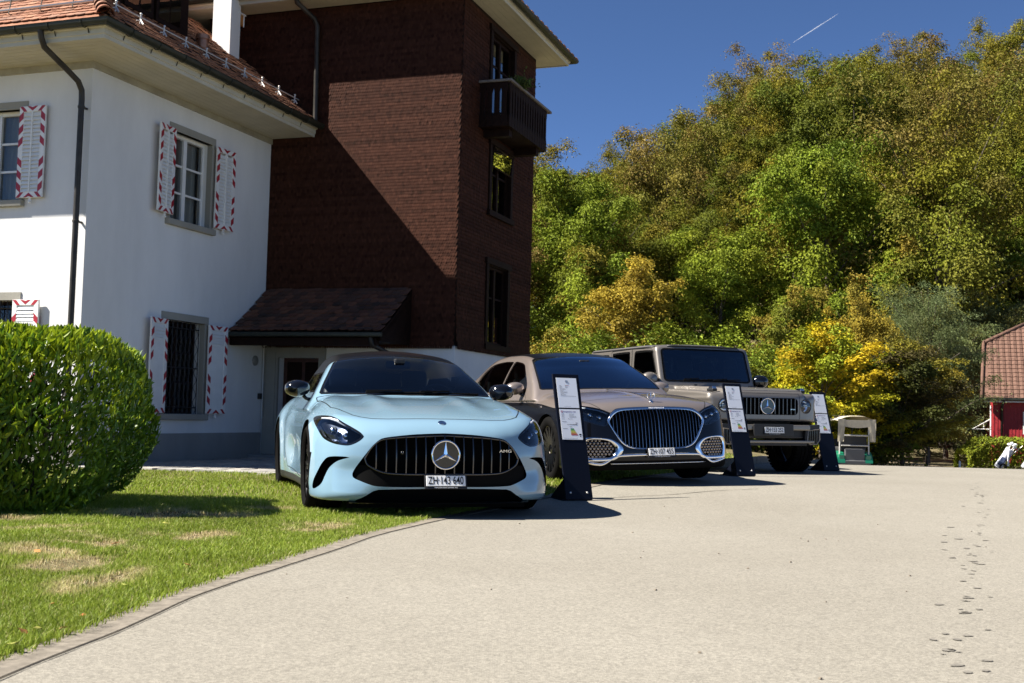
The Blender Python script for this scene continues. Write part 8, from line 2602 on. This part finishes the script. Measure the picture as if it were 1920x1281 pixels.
# ------------------------------------------------------------------ red house
def red_house():
    REDW = simple('red_boards', (0.30, 0.016, 0.022), rough=0.6, var=0.12, vscale=3)
    RT = mat_objcol('red_house_tile', [(0.125, 0.068, 0.048), (0.150, 0.082, 0.058)], bump=0.2)
    x0, y0 = 25.58, 62.0
    zb = float(gz(x0, y0)) 
    root = empty('red_house', (x0, y0, zb), R(-20), 'red boarded house with white shutters and half-hipped brown tiled roof', 'house')
    top = 3.45
    wl = MB(); 
    wl.bx(0, 12, 0, 9, -0.5, top); wl.build('wall', REDW, root)
    for k in range(80):
        pass
    bd_ = MB().box((0, 0, 0), (0.035, 0.02, top)).mesh('wall_board', [REDW])
    for k in range(36): inst('wall_board', bd_, root, (0.04 + k * 0.17, -0.008, top / 2))
    # roof: side slope towards us with a half hip on the left
    ez = 3.36
    ev = [(-0.55, -0.55, ez), (13, -0.55, ez), (13, 3.6, ez + 4.2), (1.75, 3.6, ez + 4.2), (-0.35, 2.55, ez + 3.1)]
    rf = MB(); rf.add(ev, ((0, 1, 2, 3, 4),)); rf.add([(-0.55, -0.55, ez - 0.12), (13, -0.55, ez - 0.12), (13, -0.55, ez), (-0.55, -0.55, ez)], ((0, 1, 2, 3),))
    rf.add([(1.75, 3.6, ez + 4.2), (13, 3.6, ez + 4.2), (13, 8.2, ez), (-0.55, 8.2, ez), (-0.35, 5.0, ez + 3.1)], ((0, 1, 2, 3, 4),)); rf.add([(1.75, 3.6, ez + 4.2), (-0.35, 2.55, ez + 3.1), (-0.35, 5.0, ez + 3.1)], ((0, 1, 2),))
    roof_ = rf.build('roof', RT, root, recalc=False)
    # tile courses as relief
    n0 = Vector((0, 4.15, 4.2)).normalized(); up_ = n0; out_ = Vector((0, -up_.z, up_.y))
    tl = MB(); k = 0
    L_ = math.hypot(4.15, 4.2)
    for r_ in range(18):
        s = 0.02 + r_ * 0.325
        for c in range(26):
            u = -0.52 + c * 0.30
            p = Vector((u, -0.55, ez)) + up_ * s
            lim = -0.5 if s < 4.3 else -0.35 + (s - 4.35) * 1.36
            if u < lim: continue
            q = [p + Vector((a * 0.30, 0, 0)) + up_ * b * 0.345 + out_ * h_ for a, b, h_ in ((0.03, 0, 0.055), (0.5, 0, 0.085), (0.95, 0, 0.055), (0.95, 1, 0.02), (0.5, 1, 0.05), (0.03, 1, 0.02), (0.03, 0, 0.0), (0.95, 0, 0.0))]
            tl.add(q, ((0, 1, 4, 5), (1, 2, 3, 4), (6, 7, 2, 1, 0)))
    tag(tl.build('roof_tiles', RT, roof_), kind='stuff')
    vg = MB(); vg.tube([Vector((-0.58, -0.55, ez + 0.05)), Vector((-0.38, 2.5, ez + 3.12))], 0.09, n=6); vg.tube([Vector((-0.38, 2.5, ez + 3.15)), Vector((1.75, 3.6, ez + 4.25))], 0.12, n=6); vg.tube([Vector((1.75, 3.6, ez + 4.25)), Vector((13, 3.6, ez + 4.25))], 0.12, n=6); vg.build('ridge_tiles', RT, roof_, smooth=True)
    MB().bx(-0.6, 13, -0.72, -0.58, ez - 0.06, ez + 0.05).build('gutter', M_GUTTER, root)
    MB().bx(-0.5, 13, -0.56, -0.02, ez - 0.18, ez - 0.12).build('soffit', M_WPAINT, root)
    MB().tube([(0.5, -0.62, ez - 0.05), (0.42, -0.25, ez - 0.5), (0.42, -0.12, ez - 0.8), (0.42, -0.12, 0)], 0.07, n=8).build('rain_pipe', M_COPPER, root, smooth=True)
    # window with shutters
    wn = empty('window', (2.35, -0.03, 1.55), parent=root)
    MB().bx(-0.05, 1.3, -0.03, 0.03, -0.08, 1.18).build('window_frame', M_WPAINT, wn)
    MB().bx(0.08, 1.18, -0.045, -0.035, 0.10, 0.50).build('pane', M_GLOSSBLK, wn); MB().bx(0.08, 1.18, -0.055, -0.035, 0.52, 1.08).build('roller_blind', M_WPAINT, wn)
    sh = empty('shutter', (1.45, -0.05, 1.53), parent=root)
    MB().bx(0, 0.82, -0.05, 0.0, 0.0, 1.18).build('shutter_board', M_WPAINT, sh)
    MB().add([(0.36, -0.055, 0.90), (0.44, -0.055, 0.99), (0.52, -0.055, 0.90), (0.44, -0.055, 0.81)], ((0, 1, 2, 3),)).build('shutter_cutout', M_MATBLK, sh, recalc=False)
    # roof window
    rw = empty('roof_window', (0, 0, 0), parent=root)
    c = Vector((2.45, -0.55, ez)) + up_ * 2.3 + out_ * 0.1
    q = [c + Vector((a, 0, 0)) + up_ * b for a, b in ((-0.5, -0.55), (0.5, -0.55), (0.5, 0.55), (-0.5, 0.55))]
    MB().tube(q, 0.07, n=4, closed=True).build('roof_window_frame', M_SILVER, rw); MB().add(q, ((0, 1, 2, 3),)).build('blind', simple('grey_blind', (0.40, 0.41, 0.42), rough=0.5), rw, recalc=False)
    # drying frame on the gable
    MB().tube([(-0.1, 0.2, 1.4), (-0.1, 0.2, 3.0)], 0.05, n=6).tube([(-0.1, 0.2, 2.3), (-1.0, 0.2, 1.75), (-0.1, 0.2, 1.75)], 0.03, n=5).tube([(-0.45, 0.2, 2.1), (-0.45, 0.2, 1.75)], 0.02, n=5).build('wall_bracket', M_WPAINT, root)
red_house()
# ------------------------------------------------------------------ lettering becomes plain meshes
bpy.context.view_layer.update()
_dg = bpy.context.evaluated_depsgraph_get()
for o in [o for o in S.objects if o.type == 'FONT']:
    me = bpy.data.meshes.new_from_object(o.evaluated_get(_dg))
    n_ = o.name.split('.')[0]
    m_ = bpy.data.objects.new(n_, me)
    COL.objects.link(m_)
    m_.parent = o.parent
    m_.location, m_.rotation_euler, m_.scale = o.location, o.rotation_euler, o.scale
    bpy.data.objects.remove(o)
